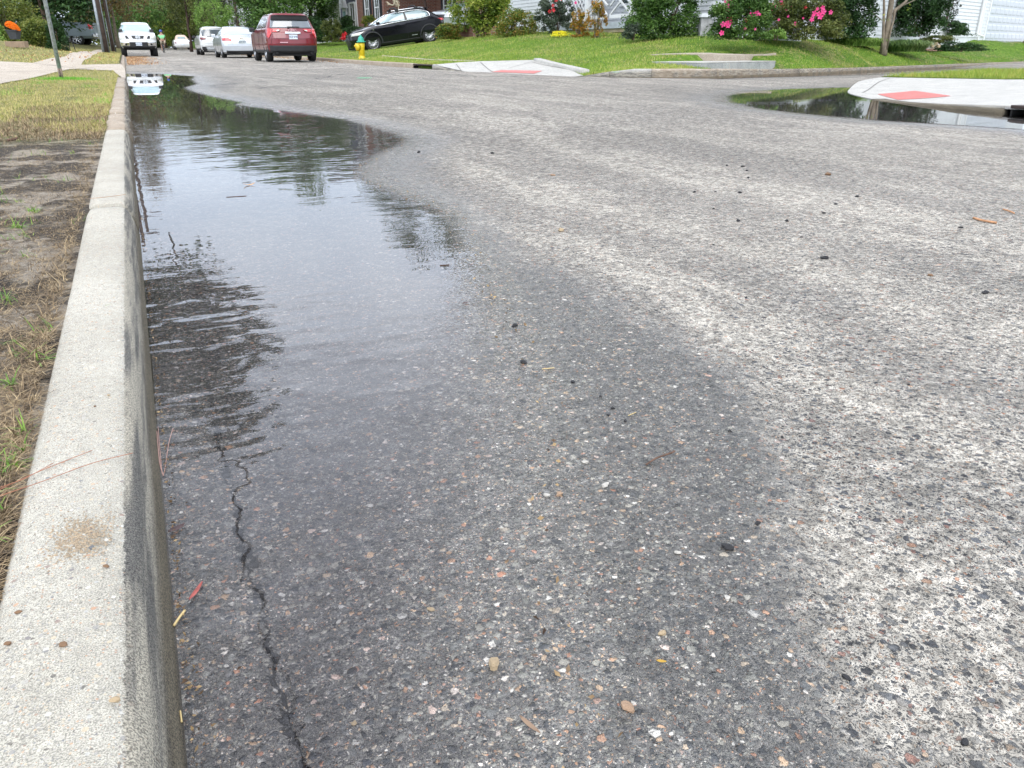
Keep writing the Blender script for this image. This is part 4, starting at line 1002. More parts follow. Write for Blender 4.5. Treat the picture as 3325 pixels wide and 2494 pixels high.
WKS = [[tuple(onT(*q)) for q in ((1240,183,27),(1330,190.5,25),(1475,199,22),(1560,198.5,20.5),(1420,193.5,23),(1330,187.5,26),(1240,180.5,28))], [tuple(onT2(*q)) for q in ((2110,180.5,20),(2350,182,19),(2420,182,18.7),(2520,179,19),(2520,175,19.4),(2350,176.5,19.3),(2110,179.2,20.2))]]
rgrass(170000, LAWNB, .055, .011, 'mown green lawn grass of the corner block', None, .25)
rgrass(60000, VERGEB, .05, .011, 'dry straw coloured patches in the corner lawn', lambda x, y: nz(x, y, .8, 4) > .22, .2)
# grass behind the corner slab
n = 42000; u = NR.random(n); X = g0[0] - .1 + (20 - g0[0]) * NR.random(n); Y = 6 + 9 * NR.random(n)
k_ = inside(X, Y, grass_poly); X, Y = X[k_], Y[k_]
blades('island_grass', on(lambda a, b: isl_z(a, b) + .01, X, Y), .10, .007, leaf_mat('island_blades', [(.10, .18, .02), (.18, .27, .03), (.28, .33, .05), (.38, .30, .10)], .3, .6, 2.0), 'long unmown grass behind the near corner slab', .3, 2, .7)
# lush ring round the post foot
pf = GP(199, 14.6, .1)
X = NR.normal(pf[0] + .08, .22, 2600); Y = NR.normal(pf[1] - .1, .14, 2600)
o_ = blades('grass_tuft', on(left_z, X, Y), .06, .005, LUSH, None, .25, 2, .5); del o_['kind']; tag(o_, 'bright green tuft round the foot of the galvanised post', 'grass tuft')
# ================================================================== cars
def paint(name, c_, met=.0, rough=.28): return mat(name, c_, rough, met=met, var=.04, scale=3, coat=.8)
GLASS = mat('car_glass', (.02, .028, .03), .05, var=.0, spec=1.0, coat=1)
GLASSL = mat('car_glass_light', (.16, .24, .26), .08, var=.1, spec=1.0, coat=1)
TYRE = mat('tyre_rubber', (.018, .018, .019), .85, bump=.3)
PLAST = mat('black_plastic', (.022, .023, .026), .6)
CHROME = mat('chrome', (.75, .76, .78), .15, met=1)
ALLOY = mat('alloy', (.42, .43, .45), .3, met=.8)
UNDER = mat('car_underside', (.008, .008, .009), .9)
REDL = mat('red_lamp', (.50, .015, .02), .15, coat=1)
DREDL = mat('dull_red_lamp', (.16, .02, .03), .2, coat=1)
LAMP = mat('lamp_clear', (.55, .56, .52), .12, coat=1, spec=1)
PLATE = mat('number_plate_white', (.62, .68, .74), .5)
INK = mat('plate_ink', (.05, .07, .16), .6)
class Body:
    """stack of rounded plan slices; level = (z, y rear, y front, half width)"""
    def __init__(s, lv, Rr=.32, Rf=.5, n=2.3, dz=.02):
        lv = np.array(lv, float); z = [lv[0, 0]]
        for a, b in zip(lv[:-1, 0], lv[1:, 0]): k = max(1, int(round((b - a) / dz))); z += list(a + (b - a) * np.arange(1, k + 1) / k)
        s.z = np.array(z); cols = [np.interp(s.z, lv[:, 0], lv[:, i]) for i in (1, 2, 3)]
        s.cols = cols; s.Rr, s.Rf, s.n = Rr, Rf, n
    def at(s, z): return tuple(float(np.interp(z, s.z, c_)) for c_ in s.cols)
    def R_(s, z, which):
        yr, yf, w = s.at(z); R_ = s.Rr if which < 0 else s.Rf
        return min(R_, (yf - yr) * .45)
    def rear(s, x, z):
        yr, yf, w = s.at(z); q = min(abs(x) / w, 1) ** s.n
        return yr + s.R_(z, -1) * (1 - (1 - q) ** (1 / s.n))
    def front(s, x, z):
        yr, yf, w = s.at(z); q = min(abs(x) / w, 1) ** s.n
        return yf - s.R_(z, 1) * (1 - (1 - q) ** (1 / s.n))
    def side(s, y, z):
        yr, yf, w = s.at(z); a, b = s.R_(z, -1), s.R_(z, 1)
        if y < yr + a: q = min(1, max(0, (yr + a - y) / a)) ** s.n; return w * (1 - q) ** (1 / s.n)
        if y > yf - b: q = min(1, max(0, (y - yf + b) / b)) ** s.n; return w * (1 - q) ** (1 / s.n)
        return w
    def ring(s, z):
        pts = []; yr, yf, w = s.at(z); N = 10; a, b = s.R_(z, -1), s.R_(z, 1)
        xs_ = [w * math.sin(math.pi / 2 * k / N) for k in range(-N, N + 1)]
        pts += [(x, s.rear(x, z)) for x in xs_]
        M = 16
        pts += [(w, yr + a + (yf - b - yr - a) * k / M) for k in range(1, M)]
        pts += [(x, s.front(x, z)) for x in xs_[::-1]]
        pts += [(-w, yf - b - (yf - b - yr - a) * k / M) for k in range(1, M)]
        return pts
    def build(s, m, parent, wheels=(), wr=.36, ww=.5):
        rings = [s.ring(z) for z in s.z]; k = len(rings[0]); V = [(x, y, z) for r_, z in zip(rings, s.z) for x, y in r_]
        n = len(s.z); Fc = [(i * k + j, i * k + (j + 1) % k, (i + 1) * k + (j + 1) % k, (i + 1) * k + j) for i in range(n - 1) for j in range(k)]
        Fc += [tuple(range(k))[::-1], tuple(range((n - 1) * k, n * k))]
        o = mesh_np('body', V, Fc, m, parent)
        for wy in wheels:
            for sx in (-1, 1):
                c_ = MB(); c_.lathe([(wr * 1.13, sx * (s.at(.5)[2] - .30)), (wr * 1.13, sx * 1.2)], 28, (0, wy, wr), 'X')
                cu = c_.build('cutter', UNDER)
                md = o.modifiers.new('b', 'BOOLEAN'); md.operation = 'DIFFERENCE'; md.object = cu; md.solver = 'EXACT'
                dg = bpy.context.evaluated_depsgraph_get(); dg.update()
                me = bpy.data.meshes.new_from_object(o.evaluated_get(dg)); o.modifiers.clear(); o.data = me
                bpy.data.objects.remove(cu)
        me = o.data
        try:
            me.polygons.foreach_set('use_smooth', np.ones(len(me.polygons), dtype=bool)); me.set_sharp_from_angle(angle=math.radians(28))
        except Exception: pass
        return o
    def patch(s, face, poly, off=.006, nr=8, nc=12, mb=None):
        """skin patch over a convex outline; (x, z) on front and rear, (y, z) on a side, (x, y) on top"""
        mb = mb or MB(); zs = [p[1] for p in poly]; z0, z1 = min(zs), max(zs); rows = []
        for i in range(nr + 1):
            z = z0 + (z1 - z0) * min(max(i / nr, .001), .999); xs_ = []
            for (a, b) in zip(poly, poly[1:] + poly[:1]):
                if (a[1] - z) * (b[1] - z) <= 0 and a[1] != b[1]: xs_.append(a[0] + (z - a[1]) / (b[1] - a[1]) * (b[0] - a[0]))
            lo, hi = min(xs_), max(xs_); row = []
            for j in range(nc + 1):
                u = lo + (hi - lo) * j / nc
                if face == 'rear': row.append((u, s.rear(u, z) - off, z))
                elif face == 'front': row.append((u, s.front(u, z) + off, z))
                elif face == 'L': row.append((-s.side(u, z) - off, u, z))
                else: row.append((s.side(u, z) + off, u, z))
            rows.append(row)
        k = nc + 1
        vs = [p for r_ in rows for p in r_]
        inner = {'rear': (0, 1, 0), 'front': (0, -1, 0), 'L': (1, 0, 0), 'R': (-1, 0, 0)}[face]
        th = .012; nv = len(vs); vs2 = [tuple(p[i] + inner[i] * th for i in range(3)) for p in vs]
        fs = [(i * k + j, i * k + j + 1, (i + 1) * k + j + 1, (i + 1) * k + j) for i in range(nr) for j in range(nc)]
        edge = [j for j in range(k)] + [i * k + k - 1 for i in range(1, nr + 1)] + [nr * k + j for j in range(k - 2, -1, -1)] + [i * k for i in range(nr - 1, 0, -1)]
        fs += [(edge[q], edge[(q + 1) % len(edge)], nv + edge[(q + 1) % len(edge)], nv + edge[q]) for q in range(len(edge))]
        return mb.add(vs + vs2, fs)
def mk(b, name, face, poly, m, parent, off=.006, mirror=False, **kw):
    mb = b.patch(face, poly, off, **kw)
    if mirror: b.patch(face, [(-x, z) for x, z in poly], off, mb=mb, **kw)
    return mb.build(name, m, parent, smooth=True)
def both(b, name, poly, m, parent, off=.006, **kw):
    r_ = []
    for f_ in ('L', 'R'): r_.append(b.patch(f_, poly, off, **kw).build(name, m, parent, smooth=True))
    return r_
def wheel(parent, x, y, r, w, rim=ALLOY, spokes=5, dark=False):
    t = MB().lathe([(r * .66, -w / 2), (r * .93, -w / 2), (r, -w * .36), (r, w * .36), (r * .93, w / 2), (r * .66, w / 2), (r * .66, -w / 2)], 28, (0, 0, 0), 'X', cap=False).build('wheel', TYRE, parent, smooth=True, loc=(x, y, r))
    sx = 1 if x > 0 else -1
    b = MB(); b.lathe([(r * .69, sx * w * .30), (r * .69, sx * w * .46), (r * .63, sx * w * .46), (r * .61, sx * w * .30), (r * .69, sx * w * .30)], 28, (0, 0, 0), 'X', cap=False); b.lathe([(r * .14, sx * w * .2), (r * .13, sx * w * .42), (.01, sx * w * .43)], 12, (0, 0, 0), 'X')
    for k in range(spokes):
        a = 2 * math.pi * k / spokes
        for da in (-.14, .14):
            p0 = (sx * w * .36, math.cos(a + da * .4) * r * .1, math.sin(a + da * .4) * r * .1); p1 = (sx * w * .40, math.cos(a + da) * r * .67, math.sin(a + da) * r * .67)
            b.tube([p0, p1], [r * .055, r * .06], 5)
    b.build('rim', rim, t, smooth=True)
    MB().lathe([(r * .67, sx * w * .1), (.01, sx * w * .1)], 20, (0, 0, 0), 'X').build('brake_disc', UNDER, t)
    return t
def text_mesh(s, size, m, parent, loc, rot, name='lettering', ext=.002, sx=1.0):
    cu = bpy.data.curves.new('txt', 'FONT'); cu.body = s; cu.size = size; cu.align_x = 'CENTER'; cu.align_y = 'CENTER'; cu.extrude = ext; cu.offset = size * .02
    o = bpy.data.objects.new('txt', cu); col.objects.link(o)
    dg = bpy.context.evaluated_depsgraph_get(); me = bpy.data.meshes.new_from_object(o.evaluated_get(dg)); bpy.data.objects.remove(o)
    me.materials.clear(); me.materials.append(m)
    q = bpy.data.objects.new(name, me); col.objects.link(q); q.parent = parent; q.location = loc; q.rotation_euler = rot; q.scale = (sx, 1, 1)
    return q
REARROT = (math.pi / 2, 0, 0); FRONTROT = (math.pi / 2, 0, math.pi)
def plate(parent, x, y, z, face, txt, m=PLATE):
    p = MB().box((x, y, z), (.31, .012, .155)).build('number_plate', m, parent, bevel=.004)
    f = -1 if face == 'rear' else 1
    text_mesh(txt, .095, INK, p, (x, y + f * .008, z - .006), REARROT if face == 'rear' else FRONTROT, sx=.8)
    return p
def car(name, label, cat, px, zc, z, heading, pitch=0, roll=0):
    x, y = GP(px, zc, z); return thing(name, label, cat, (x, y, z), (pitch, roll, heading))
def mirrors(b, parent, y, z, m, sz=(.2, .12, .15)):
    for sx in (-1, 1):
        w = b.side(y, z); o = MB().box((sx * (w + sz[0] * .55), y, z + .03), sz).box((sx * (w + .03), y, z - .02), (.08, .05, .05)).build('wing_mirror', m, parent, smooth=False, bevel=.03)
def underbody(parent, w, y0, y1, z0, z1): MB().box((0, (y0 + y1) / 2, (z0 + z1) / 2), (w, y1 - y0, z1 - z0)).build('underside', UNDER, parent)
def shut(b, parent, face, lines, m=UNDER, w=.008):
    for p0, p1 in lines:
        k = 8; pts = []
        for i in range(k + 1):
            u = p0[0] + (p1[0] - p0[0]) * i / k; v = p0[1] + (p1[1] - p0[1]) * i / k
            pts.append((( -1 if face == 'L' else 1) * (b.side(u, v) + .002), u, v) if face in 'LR' else (u, (b.rear(u, v) - .002) if face == 'rear' else b.front(u, v) + .002, v))
        yield pts
def seams(b, parent, spec, m=UNDER, r_=.005):
    for face, lines in spec:
        for pts in shut(b, parent, face, lines): MB().tube(pts, r_, 4).build('panel_gap', m, parent)
# ---- red crossover seen from behind
H0 = 0.0
def hdg(dx, dy): return -math.atan2(dx, dy)
rx = 5.72; ry = 32.0; rz_ = hroad(rx, ry + 2) + .02
red = thing('parked_car', 'dark red crossover parked at the right kerb, rear facing the camera', 'car', (rx, ry + 2.3, rz_), (0, 0, .012))
RP = paint('paint_red', (.155, .004, .011), met=0)
B = Body([(.30, -2.16, 2.15, .84), (.36, -2.27, 2.26, .90), (.60, -2.31, 2.30, .925), (.80, -2.30, 2.30, .925), (.98, -2.25, 2.24, .925), (1.03, -2.21, 1.95, .92), (1.10, -2.19, 1.25, .905), (1.16, -2.16, 1.05, .875), (1.35, -2.08, .78, .80), (1.54, -1.98, .45, .715), (1.60, -1.99, .30, .68), (1.645, -1.95, .05, .62), (1.665, -1.7, -.3, .48), (1.67, -1.5, -.5, .3)], .36, .55)
B.build(RP, red, (-1.40, 1.34), .365)
underbody(red, 1.5, -2.15, 2.1, .20, .42)
mk(B, 'rear_bumper', 'rear', [(-.905, .30), (.905, .30), (.925, .56), (-.925, .56)], PLAST, red, .03, nc=20)
mk(B, 'rear_valance', 'rear', [(-.62, .24), (.62, .24), (.70, .40), (-.70, .40)], UNDER, red, .045, nc=16) if False else None
mk(B, 'rear_window', 'rear', [(-.77, 1.15), (.77, 1.15), (.69, 1.47), (-.69, 1.47)], mat('rear_glass', (.10, .12, .14), .08, var=0, spec=1, coat=1), red, .006, nc=20)
mk(B, 'roof_spoiler', 'rear', [(-.70, 1.42), (.70, 1.42), (.64, 1.585), (-.64, 1.585)], UNDER, red, .045, nc=20)
MB().box((.06, B.rear(0, 1.2) - .03, 1.185), (.42, .03, .035)).box((-.12, B.rear(0, 1.2) - .03, 1.17), (.08, .05, .06)).build('rear_wiper', PLAST, red)
for sx in (-1, 1):
    o = B.patch('rear', [(sx * .915, .86), (sx * .86, .80), (sx * .74, 1.00), (sx * .74, 1.13), (sx * .86, 1.13)], .02, nr=10, nc=6).build('tail_lamp', REDL, red, smooth=True)
    B.patch('rear', [(sx * .72, 1.02), (sx * .55, 1.02), (sx * .40, 1.10), (sx * .44, 1.12), (sx * .72, 1.12)], .02, nc=6).build('inner_lamp', REDL, o, smooth=True)
    B.patch('rear', [(sx * .56, 1.035), (sx * .46, 1.06), (sx * .44, 1.09), (sx * .56, 1.09)], .035, nr=3, nc=3).build('reversing_lamp', LAMP, o, smooth=True)
MB().box((0, B.rear(0, .99) - .03, .985), (.56, .03, .075)).build('chrome_bar', CHROME, red, bevel=.01)
plate(red, 0, B.rear(0, .85) - .02, .85, 'rear', 'TCZ 9790')
text_mesh('GMC', .10, mat('badge_red', (.75, .45, .48), .3, met=.6), red, (.0, B.rear(0, 1.07) - .02, 1.075), REARROT, 'badge_letters', .01, 1.35)
MB().box((-.36, B.rear(.36, .66) - .012, .665), (.28, .012, .028)).build('model_strip', mat('badge_red', (1, 1, 1)), red)
both(B, 'side_window', [(-1.62, 1.17), (.80, 1.12), (.50, 1.40), (.22, 1.53), (-1.30, 1.55), (-1.66, 1.42)], GLASS, red, .005, nr=8, nc=16)
both(B, 'sill_cladding', [(-2.2, .30), (2.1, .30), (2.1, .42), (-2.2, .42)], PLAST, red, .012, nc=24)
both(B, 'roof_rail', [(-1.5, 1.60), (.05, 1.60), (.0, 1.625), (-1.45, 1.625)], CHROME, red, .02, nr=2)
mirrors(B, red, .82, 1.10, PLAST)
MB().box((0, -1.35, 1.69), (.03, .14, .05)).build('roof_antenna', RP, red, bevel=.01)
seams(B, red, [('rear', [((-.80, .62), (-.72, .98)), ((.80, .62), (.72, .98)), ((-.80, .62), (.80, .62)), ((-.7, .79), (.7, .79))]), ('L', [((-.1, .40), (-.1, 1.14)), ((1.0, .40), (1.0, 1.10)), ((-1.05, .45), (-1.05, 1.14))])])
for x, y in ((-.80, -1.40), (.80, -1.40), (-.80, 1.34), (.80, 1.34)): wheel(red, x, y, .365, .235)
for sx in (-1, 1): MB().lathe([(.045, -2.28), (.045, -2.1)], 12, (sx * .62, 0, .30), 'Y').build('exhaust_tip', UNDER, red)
# ---- silver saloon
WH = paint('paint_white', (.70, .72, .73)); SV = paint('paint_silver', (.52, .56, .60), met=.25)
def rp(px, zc): 
    x, y = GP(px, zc, .12); z = hroad(x, y); x, y = GP(px, zc, z); return x, y, hroad(x, y)
sx_, sy_, sz_ = rp(786, 38.2)
sed = thing('parked_car', 'silver white saloon parked between the red car and the white hatchback', 'car', (sx_ + .05, sy_ + 2.2, sz_), (0, 0, .01))
B = Body([(.20, -2.25, 2.3, .80), (.28, -2.40, 2.42, .88), (.55, -2.44, 2.45, .925), (.72, -2.42, 2.44, .925), (.88, -2.36, 2.2, .915), (.97, -2.33, 1.5, .895), (1.0, -1.95, 1.2, .87), (1.04, -1.70, 1.05, .85), (1.2, -1.38, .70, .76), (1.36, -1.02, .30, .66), (1.42, -.85, .10, .60), (1.455, -.55, -.1, .45)], .34, .55)
B.build(SV, sed, (-1.42, 1.40), .34)
underbody(sed, 1.5, -2.3, 2.2, .16, .35)
mk(B, 'rear_window', 'rear', [(-.74, 1.06), (.74, 1.06), (.61, 1.38), (-.61, 1.38)], mat('rear_glass_pale', (.32, .38, .44), .08, var=0, spec=1, coat=1), sed, .006, nc=18)
for s_ in (-1, 1): B.patch('rear', [(s_ * .90, .78), (s_ * .48, .77), (s_ * .50, .86), (s_ * .62, .91), (s_ * .90, .90)], .02).build('tail_lamp', REDL, sed, smooth=True)
plate(sed, 0, B.rear(0, .74) - .018, .73, 'rear', 'UWY 4312', mat('plate_grey', (.42, .47, .46), .5))
MB().prism([(-.09, .865), (.055, .865), (.055, .85), (.09, .85), (.09, .885), (-.055, .885), (-.055, .90), (-.09, .90)], B.rear(0, .88) - .03, B.rear(0, .88) + .02).build('badge', mat('badge_gold', (.55, .42, .15), .3, met=.8), sed)
both(B, 'side_window', [(-1.45, 1.02), (.85, 1.02), (.35, 1.30), (.0, 1.38), (-.85, 1.38), (-1.2, 1.25)], GLASS, sed, .005)
mirrors(B, sed, .75, 1.0, SV)
mk(B, 'rear_diffuser', 'rear', [(-.70, .24), (.70, .24), (.78, .34), (-.78, .34)], PLAST, sed, .02, nc=16)
seams(B, sed, [('rear', [((-.47, .62), (-.47, .93)), ((.47, .62), (.47, .93)), ((-.86, .60), (.86, .60)), ((-.8, .94), (.8, .94))]), ('L', [((-.2, .35), (-.2, 1.0)), ((.95, .35), (.95, .95))])])
MB().box((0, -.7, 1.48), (.025, .12, .05)).build('roof_antenna', SV, sed)
for x, y in ((-.80, -1.42), (.80, -1.42), (-.80, 1.40), (.80, 1.40)): wheel(sed, x, y, .34, .215)
# ---- white hatchback further on
hx, hy, hz = rp(690, 49.5)
hat = thing('parked_car', 'white compact hatchback parked ahead of the silver saloon', 'car', (hx + .25, hy + 2.1, hz), (0, 0, .01))
B = Body([(.24, -2.15, 2.1, .80), (.34, -2.22, 2.24, .89), (.60, -2.26, 2.27, .92), (.85, -2.25, 2.25, .92), (1.0, -2.20, 1.9, .91), (1.08, -2.16, 1.2, .89), (1.14, -2.13, 1.05, .86), (1.35, -2.03, .7, .77), (1.55, -1.92, .3, .68), (1.61, -1.93, .1, .63), (1.65, -1.8, -.1, .55), (1.675, -1.5, -.4, .4)], .42, .55)
B.build(WH, hat, (-1.36, 1.33), .35)
underbody(hat, 1.5, -2.1, 2.1, .18, .40)
mk(B, 'rear_window', 'rear', [(-.74, 1.12), (-.4, 1.06), (.4, 1.06), (.74, 1.12), (.70, 1.50), (-.70, 1.50)], mat('rear_glass', (1, 1, 1)), hat, .006, nc=18)
MB().box((-.55, B.rear(.55, 1.2) - .02, 1.22), (.12, .01, .09)).build('window_sticker', mat('sticker', (.75, .65, .35), .6), hat)
for s_ in (-1, 1): B.patch('rear', [(s_ * .87, .96), (s_ * .80, .88), (s_ * .58, .90), (s_ * .52, 1.02), (s_ * .84, 1.05)], .02).build('tail_lamp', DREDL, hat, smooth=True)
plate(hat, 0, B.rear(0, .80) - .018, .80, 'rear', 'UHS 3385', mat('plate_grey', (1, 1, 1)))
mk(B, 'rear_bumper', 'rear', [(-.87, .30), (.87, .30), (.91, .50), (-.91, .50)], PLAST, hat, .02, nc=16)
mk(B, 'skid_plate', 'rear', [(-.52, .32), (.52, .32), (.60, .46), (-.60, .46)], SV, hat, .045, nc=12)
MB().lathe([(.075, -.01), (.075, .01)], 20, (0, B.rear(0, .96) - .01, 0), 'Y').build('badge', mat('badge_blue', (.05, .09, .25), .3), hat)
hat.children[-1].location = (0, 0, .96); hat.children[-1].scale = (1, 1, .45)
both(B, 'side_window', [(-1.7, 1.12), (.85, 1.10), (.45, 1.38), (.1, 1.52), (-1.5, 1.52), (-1.8, 1.35)], GLASS, hat, .005)
both(B, 'sill_cladding', [(-2.1, .26), (2.0, .26), (2.0, .40), (-2.1, .40)], PLAST, hat, .012, nc=20)
mirrors(B, hat, .80, 1.06, PLAST)
seams(B, hat, [('rear', [((-.82, .54), (.82, .54)), ((-.62, .68), (.62, .68))]), ('L', [((-.2, .40), (-.2, 1.1)), ((.95, .40), (.95, 1.05))])])
for x, y in ((-.79, -1.36), (.79, -1.36), (-.79, 1.33), (.79, 1.33)): wheel(hat, x, y, .35, .225)
# ---- white pickup facing the camera
tx, ty, tz = rp(458, 42.6)
pk = thing('pickup_truck', 'white pickup truck facing the camera at the left kerb', 'pickup truck', (tx - .02, ty + 2.6, tz), (0, 0, math.pi + .01))
B = Body([(.42, -2.5, 2.40, .84), (.50, -2.55, 2.52, .90), (.75, -2.56, 2.55, .92), (.98, -2.56, 2.52, .925), (1.10, -2.56, 2.38, .92), (1.19, -2.5, 2.0, .91), (1.24, -.95, 1.35, .90), (1.27, -.90, 1.18, .87), (1.45, -.86, .95, .80), (1.66, -.80, .62, .71), (1.73, -.75, .45, .66), (1.765, -.65, .2, .55), (1.78, -.5, 0, .4)], .16, .42)
B.build(WH, pk, (-1.62, 1.62), .40)
underbody(pk, 1.3, -2.4, 2.3, .34, .60)
mk(B, 'windscreen', 'front', [(-.81, 1.285), (.81, 1.285), (.67, 1.68), (-.67, 1.68)], mat('windscreen_glass', (.30, .44, .47), .08, var=.06, spec=1, coat=1), pk, .006, nc=20)
GM = mat('grille_black', (.02, .02, .022), .5)
g = mk(B, 'grille', 'front', [(-.26, .90), (.26, .90), (.33, 1.06), (-.33, 1.06)], GM, pk, .012, nc=12)
for s_ in (-1, 1):
    B.patch('front', [(s_ * .60, .90), (s_ * .44, .90), (s_ * .52, 1.06), (s_ * .63, 1.06)], .012).build('grille_vent', GM, pk, smooth=True)
    B.patch('front', [(s_ * .88, .85), (s_ * .66, .86), (s_ * .65, 1.05), (s_ * .90, 1.09)], .012).build('headlight', LAMP, pk, smooth=True)
    B.patch('front', [(s_ * .90, .52), (s_ * .45, .54), (s_ * .45, .73), (s_ * .92, .73)], .03).build('bumper_end', CHROME, pk, smooth=True)
    MB().lathe([(.05, 0), (.05, .05)], 12, (s_ * .64, B.front(.64, .6) + .03, .61), 'Y').build('fog_lamp', UNDER, pk)
mk(B, 'lower_intake', 'front', [(-.47, .44), (.47, .44), (.45, .73), (-.45, .73)], GM, pk, .02)
plate(pk, 0, B.front(0, .62) + .05, .63, 'front', 'VKX 2086')
bm_ = MB(); bm_.lathe([(.105, -.008), (.105, .008), (.080, .008), (.080, -.008)], 24, (0, B.front(0, .98) + .025, .98), 'Y'); bm_.box((0, B.front(0, .98) + .028, .98), (.26, .014, .045)); bm_.build('round_badge', CHROME, pk)
both(B, 'side_window', [(-.75, 1.28), (.95, 1.28), (.50, 1.62), (-.70, 1.66)], GLASS, pk, .005)
mirrors(B, pk, 1.05, 1.27, PLAST, (.20, .12, .2))
mk(B, 'front_valance', 'front', [(-.86, .42), (.86, .42), (.90, .53), (-.90, .53)], PLAST, pk, .03, nc=16)
seams(B, pk, [('front', [((-.85, .83), (.85, .83))]), ('L', [((1.15, .5), (1.15, 1.25)), ((.1, .5), (.1, 1.26))])])
for x, y in ((-.78, -1.62), (.78, -1.62), (-.78, 1.62), (.78, 1.62)): wheel(pk, x, y, .385, .265)
# ---- white convertible far down the street
cx_, cy_, cz_ = rp(600, 84)
cv = thing('parked_car', 'small white convertible with a tan soft top far down the street', 'car', (cx_ - .1, cy_ + 2, cz_ + .08), (0, 0, .01))
B = Body([(.22, -1.95, 2.0, .76), (.4, -2.08, 2.12, .86), (.6, -2.1, 2.12, .87), (.8, -1.95, 2.0, .86), (.92, -1.6, 1.6, .82), (.98, -1.3, 1.0, .76), (1.0, -1.2, .9, .72)], .55, .6)
B.build(WH, cv, (-1.27, 1.25), .33)
S2 = Body([(.94, -1.15, .72, .70), (1.1, -1.0, .55, .66), (1.3, -.75, .25, .56), (1.42, -.5, .0, .46), (1.48, -.3, -.1, .3)], .3, .3)
o = S2.build(mat('soft_top', (.55, .42, .34), .8, bump=.2), cv); o.name = 'soft_top'
mk(S2, 'rear_window', 'rear', [(-.42, 1.08), (.42, 1.08), (.36, 1.28), (-.36, 1.28)], GLASSL, cv, .01)
both(S2, 'side_window', [(-.7, 1.0), (.5, 1.0), (.15, 1.3), (-.5, 1.32)], GLASS, cv, .01)
for s_ in (-1, 1): B.patch('rear', [(s_ * .80, .62), (s_ * .62, .62), (s_ * .62, .74), (s_ * .80, .74)], .02).build('tail_lamp', DREDL, cv, smooth=True)
MB().box((0, B.rear(0, .5) - .02, .5), (.31, .012, .155)).build('number_plate', PLATE, cv)
for x, y in ((-.74, -1.27), (.74, -1.27), (-.74, 1.25), (.74, 1.25)): wheel(cv, x, y, .33, .2)
# ---- black crossover side on, parked on the sloping drive
pf_ = P(1201, 167.5, 38.0); pr_ = P(1380, 141, 38.9)
dxy = pf_[:2] - pr_[:2]; wb = 2.64; sl = math.atan2(pf_[2] - pr_[2], np.hypot(*dxy))
bc = thing('parked_car', 'glossy black crossover parked side on upon the sloping drive', 'car', tuple((pf_ + pr_) / 2), (0, 0, 0))
hd = hdg(dxy[0], dxy[1])
bc.rotation_mode = 'QUATERNION'; bc.rotation_quaternion = (Matrix.Rotation(hd, 4, 'Z') @ Matrix.Rotation(sl, 4, 'X')).to_quaternion()
sca = float(np.linalg.norm(pf_ - pr_) / wb); bc.scale = (sca,) * 3
BK = mat('paint_black', (.006, .006, .009), .12, var=.02, coat=.25, spec=.35)
B = Body([(.20, -2.05, 2.12, .80), (.30, -2.14, 2.22, .88), (.55, -2.20, 2.26, .92), (.78, -2.26, 2.22, .92), (.90, -2.24, 2.02, .915), (.98, -2.20, 1.6, .90), (1.04, -2.12, 1.10, .88), (1.10, -2.00, .98, .86), (1.25, -1.78, .66, .79), (1.40, -1.55, .25, .70), (1.46, -1.55, .02, .65), (1.50, -1.35, -.2, .58), (1.525, -1.0, -.45, .42)], .42, .62)
B.build(BK, bc, (-1.32, 1.32), .355)
underbody(bc, 1.5, -2.0, 2.1, .15, .38)
sw = both(B, 'side_window', [(-1.42, 1.12), (1.00, 1.035), (.64, 1.22), (.20, 1.38), (-.95, 1.41), (-1.35, 1.30)], GLASSL, bc, .006, nr=10, nc=20)
for f_, sg in (('L', -1), ('R', 1)):
    mb = MB(); pts = [(-1.44, 1.13), (-1.0, 1.085), (-.2, 1.065), (1.02, 1.02), (.66, 1.22), (.22, 1.395), (-.3, 1.425), (-.95, 1.42), (-1.38, 1.31), (-1.46, 1.2), (-1.44, 1.13)]
    mb.tube([(sg * (B.side(u, v) + .012), u, v) for u, v in smooth_path(pts, 4)], .017, 6)
    mb.build('window_trim', CHROME, bc, smooth=True)
    B.patch(f_, [(-.40, 1.07), (-.28, 1.07), (-.30, 1.40), (-.36, 1.40)], .012, nc=3).build('door_pillar', BK, bc)
    B.patch(f_, [(.95, .60), (-.9, .44), (-.9, .47), (.9, .64)], .02) if False else None
    MB().tube([(sg * (B.side(y, .93) + .03), y, .93) for y in (.20, .02)], .014, 6).build('door_handle', BK, bc); MB().tube([(sg * (B.side(y, .97) + .03), y, .97) for y in (-.82, -1.0)], .014, 6).build('door_handle', BK, bc)
    MB().box((sg * (B.side(1.2, .85) + .004), 1.22, .87), (.012, .07, .05)).build('wing_badge', CHROME, bc)
    MB().box((sg * (B.side(-.6, .45) + .004), -.62, .45), (.010, .26, .03)).build('side_badge', CHROME, bc)
    for wy in (-1.32, 1.32):
        arch = MB()
        pts = [(sg * (B.side(wy + math.cos(a) * .43, .355 + max(0, math.sin(a)) * .43) + .015), wy + math.cos(a) * .43, .355 + math.sin(a) * .43) for a in np.linspace(-.25, math.pi + .25, 18)]
        arch.tube(pts, .03, 6); arch.build('arch_trim', PLAST, bc, smooth=True)
both(B, 'sill_cladding', [(-1.9, .22), (1.9, .22), (1.9, .32), (-1.9, .32)], PLAST, bc, .012, nc=24)
mk(B, 'windscreen', 'front', [(-.80, 1.06), (.80, 1.06), (.64, 1.42), (-.64, 1.42)], mat('windscreen_glass', (1, 1, 1)), bc, .006, nc=18)
